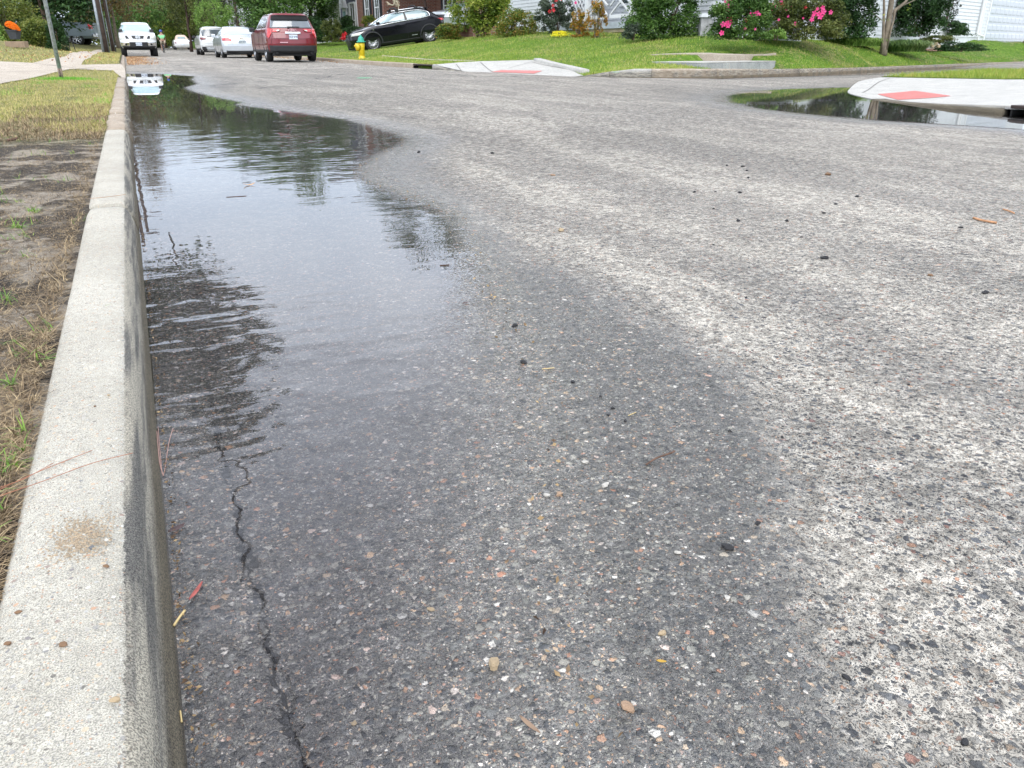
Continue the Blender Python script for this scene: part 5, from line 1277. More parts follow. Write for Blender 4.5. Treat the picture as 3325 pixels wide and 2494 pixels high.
for s_ in (-1, 1):
    B.patch('front', [(s_ * .88, .72), (s_ * .50, .70), (s_ * .55, .80), (s_ * .90, .86)], .01).build('headlight', LAMP, bc, smooth=True)
    B.patch('rear', [(s_ * .90, .88), (s_ * .20, .90), (s_ * .20, .95), (s_ * .90, .99)], .03).build('tail_lamp', REDL, bc, smooth=True)
    MB().tube([(s_ * .74, B.front(.74, .32) + .01, .30), (s_ * .80, B.front(.8, .5) + .01, .52)], .02, 5).build('bumper_blade', ALLOY, bc)
mk(B, 'grille', 'front', [(-.30, .28), (.30, .28), (.42, .40), (.24, .66), (-.24, .66), (-.42, .40)], GM, bc, .01)
mirrors(B, bc, .92, 1.06, BK, (.2, .14, .13))
mk(B, 'roof_spoiler', 'rear', [(-.62, 1.43), (.62, 1.43), (.58, 1.48), (-.58, 1.48)], BK, bc, .16, nc=14)
for sg in (-1, 1): MB().tube([(sg * .60, .05, 1.47), (sg * .60, -.1, 1.51), (sg * .58, -1.1, 1.52), (sg * .58, -1.3, 1.48)], .022, 6).build('roof_rail', CHROME, bc, smooth=True)
for y in (-.05, -.95):
    rc = MB()
    rc.tube([(-.60, y, 1.52), (-.45, y, 1.60), (0, y, 1.615), (.45, y, 1.60), (.60, y, 1.52)], .028, 6); rc.box((-.60, y, 1.52), (.09, .16, .09)).box((.60, y, 1.52), (.09, .16, .09)); rc.build('roof_crossbar', PLAST, bc)
seams(B, bc, [('L', [((-.32, .30), (-.32, 1.06)), ((1.02, .32), (1.05, .98)), ((-1.05, .60), (-1.3, 1.05)), ((-1.62, .95), (-1.62, 1.05))])])
for x, y in ((-.80, -1.32), (.80, -1.32), (-.80, 1.32), (.80, 1.32)): wheel(bc, x, y, .355, .225, spokes=10)
# ---- silver pickup in the left drive: only its bed shows
q = P(168, 134, 52.0)
pb = thing('pickup_truck', 'silver pickup truck in the left driveway, only its bed and tail showing', 'pickup truck', (q[0], q[1], q[2] - .28), (0, 0, 0))
dirn = np.array((-.90, .44)); pb.rotation_euler = (0, 0, hdg(-.97, .22)); GS = paint('paint_steel', (.26, .32, .38), met=.4)
B = Body([(.45, -2.85, 2.7, .90), (.60, -2.9, 2.85, .98), (.95, -2.92, 2.9, 1.0), (1.2, -2.9, 2.75, 1.0), (1.40, -2.88, 2.2, .98), (1.44, -.9, 1.6, .96), (1.6, -.8, 1.2, .88), (1.88, -.7, .8, .76), (1.93, -.6, .5, .6)], .14, .4)
B.build(GS, pb, (-1.85, 1.85), .42)
underbody(pb, 1.4, -2.7, 2.6, .40, .6)
for s_ in (-1, 1):
    B.patch('L' if s_ < 0 else 'R', [(-2.88, 1.0), (-2.72, 1.0), (-2.66, 1.34), (-2.86, 1.36)], .012).build('tail_lamp', REDL, pb, smooth=True)
MB().box((0, -3.02, .62), (1.96, .28, .26)).build('rear_bumper', CHROME, pb, bevel=.05); MB().box((0, -3.0, .60), (1.7, .29, .1)).build('bumper_step', PLAST, pb)
both(B, 'side_window', [(-.6, 1.47), (1.5, 1.47), (.95, 1.82), (-.6, 1.86)], GLASS, pb, .006)
for x, y in ((-.84, -1.85), (.84, -1.85), (-.84, 1.85), (.84, 1.85)): wheel(pb, x, y, .41, .28, rim=CHROME, spokes=6)
# ---- silver car nose peeping past the brick house
q = P(1462, 97, 42)
nc_ = thing('parked_car', 'pale car in front of the brick house, mostly hidden by the shrubs', 'car', (q[0] + 1.0, q[1] + .6, q[2]), (0, 0, hdg(-.85, -.5)))
B = Body([(.25, -2.1, 2.15, .82), (.6, -2.2, 2.25, .90), (.85, -2.18, 2.1, .90), (.97, -2.1, 1.3, .88), (1.03, -2.0, 1.0, .84), (1.3, -1.5, .4, .72), (1.42, -1.1, 0, .6), (1.45, -.9, -.2, .4)], .4, .5)
B.build(SV, nc_, (-1.3, 1.3), .34)
mk(B, 'windscreen', 'front', [(-.78, 1.04), (.78, 1.04), (.62, 1.38), (-.62, 1.38)], GLASSL, nc_, .006)
for s_ in (-1, 1): B.patch('front', [(s_ * .86, .68), (s_ * .5, .68), (s_ * .52, .80), (s_ * .86, .84)], .012).build('headlight', LAMP, nc_, smooth=True)
mk(B, 'grille', 'front', [(-.45, .5), (.45, .5), (.46, .72), (-.46, .72)], GM, nc_, .01)
both(B, 'side_window', [(-1.3, 1.06), (.85, 1.05), (.3, 1.36), (-1.0, 1.38)], GLASS, nc_, .006)
for x, y in ((-.78, -1.3), (.78, -1.3), (-.78, 1.3), (.78, 1.3)): wheel(nc_, x, y, .34, .2)
# ================================================================== street furniture
def onz(f, p): return (p[0], p[1], gz(f, p[0], p[1]))
# galvanised sign post
GALV = mat('galvanised_steel', (.40, .44, .47), .45, met=.5, var=.3, scale=25)
sp = thing('sign_post', 'leaning looking grey galvanised post in the left verge', 'post', onz(left_z, GP(199, 14.6, .1)), (0, 0, -.5))
b = MB(); b.lathe([(.036, -.1), (.036, 2.9), (.03, 2.92)], 16); b.build('pole', GALV, sp, smooth=True)
rm = MB(); rm.lathe([(.0375, -.02), (.0375, .20)], 16); rm.build('rusty_sleeve', mat('rusted_zinc', (.20, .15, .11), .7, var=.5, scale=20), sp, smooth=True)
hm = MB()
for k in range(7): hm.lathe([(.008, 0), (.008, .003)], 8, (0, -.0385, .03 + k * .027), 'Y') if False else hm.box((0, -.0375, .03 + k * .027), (.014, .003, .014))
hm.build('bolt_holes', UNDER, sp)
sp.rotation_euler = (0, 0, -PS + .3)
# utility poles
WOODP = mat('creosoted_wood', (.075, .052, .045), .85, var=.4, scale=4, bump=.5)
POLEG = mat('pole_conduit', (.24, .27, .29), .5, met=.3)
def upole(px, py, zc, label, r, cond):
    p = P(px, py, zc); p[2] = gz(left_z, p[0], p[1]) - .05
    t = thing('utility_pole', label, 'utility pole', tuple(p), (0, 0, -PS))
    MB().tube([(0, 0, -.2), (0, 0, 5), (0, 0, 10.2)], [r, r * .88, r * .72], 14).build('pole', WOODP, t, smooth=True)
    c_ = MB()
    for (dx, rr_, h) in cond: c_.tube([(dx, -r * .5, -.2), (dx, -r * .5, h)], rr_, 8)
    c_.build('conduit', POLEG, t, smooth=True)
    MB().box((0, 0, 9.4), (2.2, .1, .12)).build('crossarm', WOODP, t)
    return t
upole(349, 172, 43.6, 'dark wooden utility pole with a wide grey conduit on its left side', .14, [(-.17, .085, 3.6), (.15, .022, 6)])
upole(371, 169, 47.5, 'second dark wooden utility pole just right of the first', .13, [(-.13, .02, 1.9), (.10, .02, 6)])
# overhead lines above the camera: the puddle shows them
WIRE = mat('cable_black', (.02, .02, .02), .7)
def wire(a, b, r_, sag, label):
    a, b = Vector(a), Vector(b); pts = [a.lerp(b, i / 40) - Vector((0, 0, sag * 4 * (i / 40) * (1 - i / 40))) for i in range(41)]
    o = MB().tube(pts, r_, 6).build('overhead_cable', WIRE, smooth=True); return tag(o, label, 'overhead cable')
wire((.555, -30, 8.6), (.555, 46, 8.6), .05, .4, 'thick overhead cable running along the street, mirrored in the puddle')
wire((-14, 2.2, 8.2), (30, 8.2, 8.4), .016, .3, 'thin overhead wire crossing the street nearest the camera')
wire((-14, 2.9, 8.6), (30, 9.3, 8.8), .016, .3, 'thin overhead wire crossing the street beside the first')
# mail box stand by the left drive
mbx = thing('mailbox', 'black mailbox stand on thin legs beside the round green bush', 'mailbox', onz(left_z, GP(229, 36, .5)), (0, 0, -PS))
p = MB()
for dx, dy in ((-.10, 0), (.02, -.1), (.14, .05)): p.tube([(dx * 1.4, dy, -.02), (dx, dy * .5, .42)], .018, 6)
p.build('legs', PLAST, mbx); MB().prism([(-.16, .38), (.06, .36), (.06, .52), (-.02, .58), (-.20, .64)], -.12, .12).build('box', PLAST, mbx); MB().tube([(-.05, -.13, .62), (.16, -.13, .52)], .02, 5).build('flag', PLAST, mbx)
# planter with orange flowers, edging block
pp_ = P(50, 128, 30.5)
pt = thing('planter', 'square dark grey planter holding a ball of orange flowers', 'planter', tuple(pp_), (0, 0, -PS))
b = MB(); w0, w1, h_ = .125, .19, .30
for (wa, wb_, z0, z1) in ((w0, w1, 0, h_), (w1 + .02, w1 + .025, h_, h_ + .035)):
    b.add([(-wa, -wa, z0), (wa, -wa, z0), (wa, wa, z0), (-wa, wa, z0), (-wb_, -wb_, z1), (wb_, -wb_, z1), (wb_, wb_, z1), (-wb_, wb_, z1)], [(0, 3, 2, 1), (4, 5, 6, 7), (0, 1, 5, 4), (1, 2, 6, 5), (2, 3, 7, 6), (3, 0, 4, 7)])
b.build('pot', mat('planter_grey', (.045, .05, .058), .7), pt, bevel=.006)
a_ = blob_pts(900, (0, 0, .38), (.17, .17, .07), 14, .4); leaves('greenery', a_, LM['dark'], .04, pt)
nn_ = 2600; u_ = NR.normal(0, 1, (nn_, 3)); u_[:, 2] = np.abs(u_[:, 2]); u_ /= np.linalg.norm(u_, axis=1)[:, None]
a_ = u_ * np.array((.235, .235, .22)) * NR.uniform(.9, 1.04, (nn_, 1)) + np.array((0, 0, .40)) - np.array((0, 0, .18)) * (u_[:, :1] * .55)
leaves('flowers', a_, LM['orange'], .035, pt, .8)
eb = thing('edging_wall', 'low brown block edging in front of the planter', 'edging wall', tuple(P(60, 139, 30)), (0, 0, -PS - .30))
MB().box((-.1, 0, -.06), (.95, .2, .22)).build('blocks', mat('edging_brown', (.26, .19, .13), .9, bump=.5), eb, bevel=.01)
# fire hydrant
HYY = mat('hydrant_yellow', (.62, .44, .015), .45, var=.12, scale=12); HYG = mat('hydrant_green', (.02, .30, .22), .45, var=.12)
hyp = onz(lawn_z, GP(1176, 28.6, .24)); hy_ = thing('fire_hydrant', 'yellow fire hydrant with a green bonnet near the kerb', 'fire hydrant', (hyp[0], hyp[1], P(1176, 191, 28.6)[2] - .05), (0, 0, -PS - .1))
b = MB(); b.lathe([(.13, -.12), (.13, .10), (.10, .13), (.095, .17), (.11, .19), (.108, .40), (.118, .44), (.125, .60)], 20)
b.build('barrel', HYY, hy_, smooth=True)
b = MB(); b.lathe([(.165, .60), (.165, .635), (.115, .65), (.105, .72), (.075, .78), (.03, .81), (.03, .85), (.0, .86)], 20); b.build('bonnet', HYG, hy_, smooth=True)
b = MB(); b.lathe([(.085, -.10), (.085, -.17), (.10, -.175), (.10, -.20), (.04, -.225), (.035, -.26), (0, -.262)], 16, (0, 0, .48), 'X'); b.build('side_outlet', HYY, hy_, smooth=True)
b = MB(); b.lathe([(.11, -.08), (.11, -.15), (.125, -.155), (.125, -.19), (.05, -.21), (0, -.215)], 16, (0, 0, .44), 'Y'); o = b.build('front_outlet', HYY, hy_, smooth=True)
for q_ in (o,): q_.rotation_euler = (0, 0, -.75)
# ================================================================== person on a bicycle
SKIN = mat('skin', (.42, .26, .19), .6)
def skinned(name, chains, m, parent, sub=1):
    """one continuous body: joints as vertices with a radius each, grown by a Skin modifier"""
    V = []; E_ = []; Rr = []; ids = {}
    for ch in chains:
        prev = None
        for (k_, p, r_) in ch:
            if k_ not in ids: ids[k_] = len(V); V.append(p); Rr.append(r_)
            if prev is not None: E_.append((prev, ids[k_]))
            prev = ids[k_]
    me = bpy.data.meshes.new(name); me.from_pydata(V, E_, []); me.materials.append(m)
    o = bpy.data.objects.new(name, me); col.objects.link(o); o.parent = parent
    md = o.modifiers.new('skin', 'SKIN')
    for i, sv in enumerate(me.skin_vertices[0].data): sv.radius = (Rr[i], Rr[i]); sv.use_root = (i == 0)
    md.use_smooth_shade = True
    if sub: o.modifiers.new('sub', 'SUBSURF').levels = sub; o.modifiers['sub'].render_levels = sub
    return o
bx_, by_, bz_ = rp(533, 66)
bz_ = P(533, 173, 66)[2]
bk = thing('bicycle', 'dark bicycle ridden away down the middle of the street', 'bicycle', (bx_, by_, bz_), (0, 0, .05))
for y in (-.52, .52):
    b = MB(); b.tube([(0, y + .335 * math.cos(a), .345 + .335 * math.sin(a)) for a in np.linspace(0, 2 * math.pi, 25)], .02, 6, cap=False); wo_ = b.build('wheel', TYRE, bk, smooth=True)
    b = MB()
    for k in range(10): a = k * math.pi / 5; b.tube([(0, y, .345), (0, y + .33 * math.cos(a), .345 + .33 * math.sin(a))], .003, 3)
    b.build('spokes', CHROME, wo_)
b = MB()
for p0, p1 in (((0, -.52, .345), (0, -.08, .30)), ((0, -.52, .345), (0, -.22, .80)), ((0, -.08, .30), (0, -.24, .88)), ((0, -.08, .30), (0, .36, .80)), ((0, -.21, .76), (0, .34, .86)), ((0, .34, .95), (0, .52, .345))): b.tube([p0, p1], .018, 6)
b.build('frame', PLAST, bk, smooth=True)
MB().tube([(-.28, .25, 1.02), (-.1, .36, 1.0), (.1, .36, 1.0), (.28, .25, 1.02)], .014, 6).build('handlebar', PLAST, bk); MB().box((0, -.26, .90), (.15, .26, .05)).build('saddle', PLAST, bk, bevel=.02)
pe = thing('person', 'person in a light green shirt and blue helmet riding the bicycle away', 'person', (bx_, by_, bz_), (0, 0, .05))
body = skinned('body', [[('hip', (0, -.24, .98), .13), ('waist', (0, -.20, 1.12), .12), ('chest', (0, -.08, 1.34), .15), ('neck', (0, .0, 1.50), .055), ('head0', (0, .04, 1.60), .085), ('head', (0, .05, 1.68), .09)],
  [('chest', (0, 0, 0), 0), ('shl', (-.17, -.04, 1.42), .06), ('ell', (-.27, .10, 1.20), .042), ('wrl', (-.28, .24, 1.06), .03), ('hal', (-.28, .27, 1.035), .035)],
  [('chest', (0, 0, 0), 0), ('shr', (.17, -.04, 1.42), .06), ('elr', (.27, .10, 1.20), .042), ('wrr', (.28, .24, 1.06), .03), ('har', (.28, .27, 1.035), .035)],
  [('hip', (0, 0, 0), 0), ('thl', (-.10, -.18, .92), .09), ('knl', (-.11, .10, .66), .06), ('anl', (-.11, -.02, .26), .04), ('tol', (-.11, .12, .20), .035)],
  [('hip', (0, 0, 0), 0), ('thr', (.10, -.18, .92), .09), ('knr', (.11, .14, .86), .06), ('anr', (.11, .02, .46), .04), ('tor', (.11, .16, .42), .035)]], SKIN, pe)
skinned('shirt', [[('w', (0, -.22, 1.00), .185), ('c', (0, -.10, 1.30), .21), ('n', (0, -.02, 1.46), .10)], [('c', (0, 0, 0), 0), ('a', (-.19, -.02, 1.40), .09), ('b', (-.25, .06, 1.26), .07)], [('c', (0, 0, 0), 0), ('d', (.19, -.02, 1.40), .09), ('e', (.25, .06, 1.26), .07)]], mat('shirt_green', (.22, .62, .30), .8), pe)
skinned('trousers', [[('h', (0, -.24, .96), .155), ('a', (-.10, -.16, .90), .11), ('b', (-.11, .10, .67), .08)], [('h', (0, 0, 0), 0), ('c', (.10, -.16, .90), .11), ('d', (.11, .14, .86), .08)]], mat('shorts_khaki', (.40, .34, .26), .8), pe)
MB().lathe([(.115, 1.65), (.12, 1.70), (.095, 1.78), (.05, 1.815), (0, 1.82)], 16, (0, .05, 0)).build('helmet', mat('helmet_blue', (.03, .08, .35), .3), pe, smooth=True)
# ---- plastic skeleton standing behind the black car
BONE = mat('bone_plastic', (.62, .55, .42), .55, var=.1)
qk = P(1305, 118, 41.5)
sk = thing('skeleton_figure', 'life size plastic skeleton decoration standing behind the black car', 'skeleton decoration', (qk[0], qk[1], P(1305, 150, 41.5)[2] + .13), (0, 0, -PS))
s_ = 41.5 / F
def k3(x, y, d=0): return ((x - 1310 - (150 - y) * .085) * s_, d, (150 - y) * s_)
b = MB(); b.lathe([(0, .10), (.07, .09), (.095, .03), (.09, -.03), (.06, -.07), (.05, -.12), (.03, -.15), (0, -.155)], 12, k3(1291, -1)); b.build('skull', BONE, sk, smooth=True)
MB().lathe([(.022, 0), (.022, .01)], 8, tuple(np.array(k3(1288, 0)) + (0, -.09, 0)), 'Y').lathe([(.022, 0), (.022, .01)], 8, tuple(np.array(k3(1293.5, 0)) + (0, -.09, 0)), 'Y').build('eye_sockets', UNDER, sk)
b = MB(); b.tube([k3(1296, 6), k3(1302, 12), k3(1309, 22), k3(1313, 36), k3(1312, 52), k3(1306, 70)], .022, 6)
for i in range(7):
    f = i / 6; yy = 14 + 24 * f; w_ = 7 + 3 * math.sin(f * 3.1); xx = 1304 + 7 * f
    b.tube([tuple(np.array(k3(xx + w_ * math.cos(a), yy + 2.5 * math.sin(a * .5))) + (0, .11 * math.sin(a), 0)) for a in np.linspace(0, 2 * math.pi, 13)], .011, 5, cap=False)
b.tube([k3(1293, 17, -.14), k3(1303, 12, -.02), k3(1312, 18, .12)], .014, 5)
b.tube([k3(1300, 70, .1), k3(1306, 67), k3(1314, 70, -.1), k3(1306, 76), k3(1300, 70, .1)], .03, 6)
b.build('rib_cage', BONE, sk, smooth=True)
for nm, pts in (('arm', [(1307, 15, -.12), (1303, 30, -.16), (1299, 38, -.16), (1291, 36, -.18), (1283, 31, -.18)]), ('arm', [(1300, 17, .12), (1300, 30, .12), (1294, 38, .1), (1284, 35, .05)])):
    b = MB(); P3 = [k3(*q_) for q_ in pts]
    for q0, q1 in zip(P3[:-1], P3[1:]): b.tube([q0, tuple((np.array(q0) + q1) / 2), q1], [.02, .012, .018], 6)
    e_ = np.array(P3[-1])
    for k in range(5):
        a = -.9 + k * .45; b.tube([tuple(e_), tuple(e_ + (-.05 * math.cos(a), 0, .05 * math.sin(a) + .02)), tuple(e_ + (-.10 * math.cos(a * .6), 0, .09 * math.sin(a) + .01))], [.008, .007, .005], 4)
    b.build(nm, BONE, sk, smooth=True)
for sx in (-1, 1):
    b = MB(); b.tube([k3(1306 + sx * 6, 73), k3(1306 + sx * 7, 108), k3(1306 + sx * 7, 146), k3(1302 + sx * 7, 150)], [.025, .022, .018, .02], 6); b.build('leg', BONE, sk, smooth=True)
# ================================================================== houses
SIDW = mat('siding_white', (.60, .62, .64), .55, var=.05)
SIDP = mat('siding_pale_grey', (.42, .43, .40), .6, var=.06)
SIDS = mat('siding_sage', (.24, .28, .20), .6, var=.08)
SIDN = mat('siding_navy', (.035, .045, .085), .55, var=.1)
TRIM = mat('trim_white', (.70, .71, .72), .5, var=.03)
SHING = mat('shingle_dark', (.06, .055, .055), .9, var=.3, scale=14, bump=.5)
SHUT = mat('shutter_black', (.02, .022, .03), .5)
WGL = mat('window_pane', (.05, .07, .08), .08, spec=1, coat=1, var=.2)
def brick_mat(name, c1, c2, mortar, rot=0, sc=1.0):
    if name in MATS: return MATS[name]
    m, t = new_mat(name); v = t.N('ShaderNodeTexCoord', 'Object'); s = t.N('ShaderNodeSeparateXYZ', None, {0: v})
    u = t.m('ADD', s.outputs[0], s.outputs[1]); vec = t.N('ShaderNodeCombineXYZ', 0, {0: u, 1: s.outputs[2], 2: 0})
    b = t.n.new('ShaderNodeTexBrick'); t.put(b.inputs['Vector'], vec)
    for k, q in (('Color1', c1), ('Color2', c2), ('Mortar', mortar), ('Scale', sc), ('Mortar Size', .012), ('Brick Width', .215), ('Row Height', .075)): t.put(b.inputs[k], q)
    cc = t.mix(t.ss(t.noise(v, 9, 3), .3, .7), t.mix(1, b.outputs[0], (.75, .75, .75), 'MULTIPLY'), b.outputs[0])
    t.l.new(prin(t, color=cc, rough=.85, normal=t.bump(b.outputs[1], -.5, .01)), t.out.inputs[0]); MATS[name] = m; return m
BRICK = brick_mat('brick_red', (.30, .085, .055), (.22, .06, .045), (.30, .26, .22))
BRICKB = brick_mat('brick_brown', (.15, .085, .05), (.10, .06, .04), (.16, .13, .10))
def siding(mb, a, b, out, z0, z1, ex=.125):
    a = np.array(a, float); b = np.array(b, float); o = np.array(out, float); z = z0
    while z < z1 - .01:
        zt = min(z + ex, z1); p = [a + o * .024, b + o * .024, b + o * .006, a + o * .006]
        mb.add([(p[0][0], p[0][1], z), (p[1][0], p[1][1], z), (p[2][0], p[2][1], zt), (p[3][0], p[3][1], zt), (a[0], a[1], z), (b[0], b[1], z)], [(0, 1, 2, 3), (0, 4, 5, 1)])
        z = zt
    return mb
def wbox(mb, a, d, out, s0, s1, z0, z1, o0, o1):
    """box standing on a wall: s along it, o away from it"""
    a = np.array(a, float); d = np.array(d, float); o = np.array(out, float)
    q = [a + d * s + o * w_ for s, w_ in ((s0, o0), (s1, o0), (s1, o1), (s0, o1))]
    vs = [(p[0], p[1], z0) for p in q] + [(p[0], p[1], z1) for p in q]
    return mb.add(vs, [(0, 3, 2, 1), (4, 5, 6, 7), (0, 1, 5, 4), (1, 2, 6, 5), (2, 3, 7, 6), (3, 0, 4, 7)])
def window(t, a, d, out, s0, s1, z0, z1, sh=None, nm='window', mun=1, fr=.09, fm=None):
    f = MB(); fm = fm or TRIM
    wbox(f, a, d, out, s0 - fr, s0, z0 - fr, z1 + fr, .0, .07); wbox(f, a, d, out, s1, s1 + fr, z0 - fr, z1 + fr, .0, .07)
    wbox(f, a, d, out, s0, s1, z1, z1 + fr, .0, .07); wbox(f, a, d, out, s0 - fr * .3, s1 + fr * .3, z0 - fr, z0, .0, .09)
    wbox(f, a, d, out, s0, s1, (z0 + z1) / 2 - .03, (z0 + z1) / 2 + .03, .0, .05)
    for k in range(mun): c_ = s0 + (s1 - s0) * (k + 1) / (mun + 1); wbox(f, a, d, out, c_ - .025, c_ + .025, z0, z1, .0, .045)
    o = f.build(nm, fm, t); wbox(MB(), a, d, out, s0, s1, z0, z1, .0, .030).build('pane', WGL, o)
    if sh:
        for (u0, u1) in ((s0 - fr - .42, s0 - fr - .02), (s1 + fr + .02, s1 + fr + .42)):
            q = MB(); wbox(q, a, d, out, u0, u1, z0 - .05, z1 + .05, .0, .05)
            z = z0
            while z < z1: wbox(q, a, d, out, u0 + .05, u1 - .05, z, z + .035, .05, .065); z += .09
            q.build('shutter', sh, t)
def gable(mb, x0, x1, y0, y1, z, h, along='Y', ov=.35):
    """solid roof block over a rectangle"""
    x0 -= ov; x1 += ov; y0 -= ov; y1 += ov
    if along == 'Y': xm = (x0 + x1) / 2; v = [(x0, y0, z), (x1, y0, z), (xm, y0, z + h), (x0, y1, z), (x1, y1, z), (xm, y1, z + h)]
    else: ym = (y0 + y1) / 2; v = [(x0, y1, z), (x0, y0, z), (x0, ym, z + h), (x1, y1, z), (x1, y0, z), (x1, ym, z + h)]
    return mb.add(v, [(0, 1, 2), (3, 5, 4), (0, 3, 4, 1), (1, 4, 5, 2), (0, 2, 5, 3)])
Yd, Xd, mX, mY = (0, 1), (1, 0), (-1, 0), (0, -1)
# brick house with a set back wing
bh = thing('brick_house', 'red brick house with black shutters behind the black car', 'house', (14, 48.4, .9))
b = MB(); b.box((4, 3.1, 2.9), (8, 6.2, 6.2)); b.box((6.2, -2.9, 2.9), (6, 5.8, 6.2)).build('wall', BRICK, bh)
g = MB(); gable(g, 0, 8, -.1, 6.2, 6.0, 2.6); gable(g, 3.2, 9.2, -5.8, .3, 6.0, 2.2).build('roof', SHING, bh)
for s0 in (.85, 3.1): window(bh, (0, 0), Yd, mX, s0, s0 + .85, .9, 2.9, SHUT)
for s0 in (.85, 3.1): window(bh, (0, 0), Yd, mX, s0, s0 + .85, 4.0, 5.4, SHUT)
window(bh, (3.2, -5.8), Yd, mX, 3.0, 4.35, .95, 2.9, SHUT); window(bh, (3.2, -5.8), Yd, mX, 3.0, 4.2, 4.0, 5.4, SHUT)
window(bh, (3.2, -5.8), Xd, mY, 1.2, 2.1, 1.0, 2.6, SHUT)
# dark blue house
nh = thing('blue_house', 'dark navy sided house with white windows and a pedimented door', 'house', (14, 54.5, .9))
m = MB(); siding(m, (0, 0), (0, 4.6), mX, 0, 5.6, .16); siding(m, (0, 0), (8, 0), mY, 0, 5.6, .16); siding(m, (0, 4.6), (8, 4.6), (0, 1), 0, 5.6, .16); m.box((4.1, 2.3, 2.7), (8, 4.5, 5.6)); m.build('wall', SIDN, nh)
gable(MB(), 0, 8, 0, 4.6, 5.6, 2.6).build('roof', SHING, nh)
window(nh, (0, 0), Yd, mX, .55, 1.75, .35, 2.35, TRIM, mun=1); window(nh, (0, 0), Yd, mX, .55, 1.75, 3.5, 4.8, TRIM)
d = MB(); wbox(d, (0, 0), Yd, mX, 2.55, 3.55, -.1, 2.15, 0, .12); dr = d.build('door_surround', TRIM, nh); wbox(MB(), (0, 0), Yd, mX, 2.72, 3.38, -.05, 1.95, .12, .14).build('door', mat('door_teal', (.12, .28, .30), .5), dr)
MB().add([(-.30, 2.4, 2.15), (-.30, 3.7, 2.15), (-.30, 3.05, 2.85), (0, 2.4, 2.15), (0, 3.7, 2.15), (0, 3.05, 2.85)], [(0, 2, 1), (3, 4, 5), (0, 1, 4, 3), (1, 2, 5, 4), (2, 0, 3, 5)]).build('pediment', TRIM, dr)
wbox(MB(), (0, 0), Yd, mX, -.02, .10, 0, 5.6, 0, .05).build('corner_board', TRIM, nh)
wbox(MB(), (0, 0), Yd, mX, 4.5, 4.62, 0, 5.6, 0, .05).build('corner_board', TRIM, nh)
# pale house with a sage wing
ph = thing('pale_house', 'pale sided house with a lower sage green wing and white corner boards', 'house', (13.9, 61.5, .9))
m = MB(); siding(m, (0, .6), (0, 8), mX, 0, 5.6, .17); siding(m, (0, .6), (8, .6), mY, 0, 5.6, .17); m.box((4.1, 4.4, 2.7), (8, 7.5, 5.6)).build('wall', SIDP, ph)
m = MB(); siding(m, (.05, 0), (3.4, 0), mY, 0, 2.9, .17); siding(m, (.05, 0), (.05, .6), mX, 0, 2.9, .17); m.box((1.8, .35, 1.4), (3.2, .6, 2.9)).build('wing_wall', SIDS, ph)
MB().add([(-.15, -.3, 2.88), (3.6, -.3, 2.88), (3.6, .58, 3.9), (-.15, .58, 3.9), (-.15, -.3, 2.98), (3.6, -.3, 2.98), (3.6, .58, 4.0), (-.15, .58, 4.0)], [(0, 3, 2, 1), (4, 5, 6, 7), (0, 1, 5, 4), (1, 2, 6, 5), (2, 3, 7, 6), (3, 0, 4, 7)]).build('wing_roof', SHING, ph)
gable(MB(), 0, 8, .6, 8, 5.6, 2.8, 'X').build('roof', SHING, ph)
for s0 in (-.06, .12): wbox(MB(), (0.02, 0), Xd, mY, s0, s0 + .12, 0, 2.9, 0, .06).build('corner_board', TRIM, ph)
window(ph, (0, .6), Yd, mX, 1.6, 2.6, .9, 2.3); window(ph, (0, .6), Yd, mX, 4.4, 5.3, .9, 2.3)
# maroon bird house on the wing's gable
bd = thing('bird_house', 'small maroon bird house hanging by the eave of the sage wing', 'bird house', tuple(P(1105, 12, 59)))
m = MB(); m.box((0, 0, 0), (.30, .26, .22)); m.build('box', mat('maroon', (.16, .03, .04), .6), bd); MB().add([(-.45, -.2, .05), (0, -.2, .42), (.45, -.2, -.02), (-.45, .2, .05), (0, .2, .42), (.45, .2, -.02), (0, -.2, .34), (0, .2, .34)], [(0, 1, 4, 3), (1, 2, 5, 4), (0, 6, 1), (1, 6, 2), (3, 4, 7), (4, 5, 7), (0, 3, 7, 6), (6, 7, 5, 2)]).build('roof', mat('maroon', (1, 1, 1)), bd); MB().tube([(0, 0, -.1), (0, .0, -.38)], .05, 6).build('perch', mat('maroon', (1, 1, 1)), bd)
# garden flag in front of the blue house
fp = P(1143, 84, 54)
fl = thing('garden_flag', 'teal and yellow garden flag before the dark blue house', 'garden flag', (fp[0], fp[1], fp[2]), (0, 0, -PS))
MB().tube([(-.16, 0, -.25), (-.16, 0, 1.0), (.2, 0, 1.0)], .012, 5).build('pole', PLAST, fl); MB().box((.02, 0, .38), (.32, .012, .62)).build('cloth', mat('flag_teal', (.08, .42, .50), .8), fl); MB().lathe([(.14, -.01), (.14, .01)], 14, (.05, 0, .80), 'Y').build('yellow_disc', mat('flag_yellow', (.80, .60, .08), .8), fl)
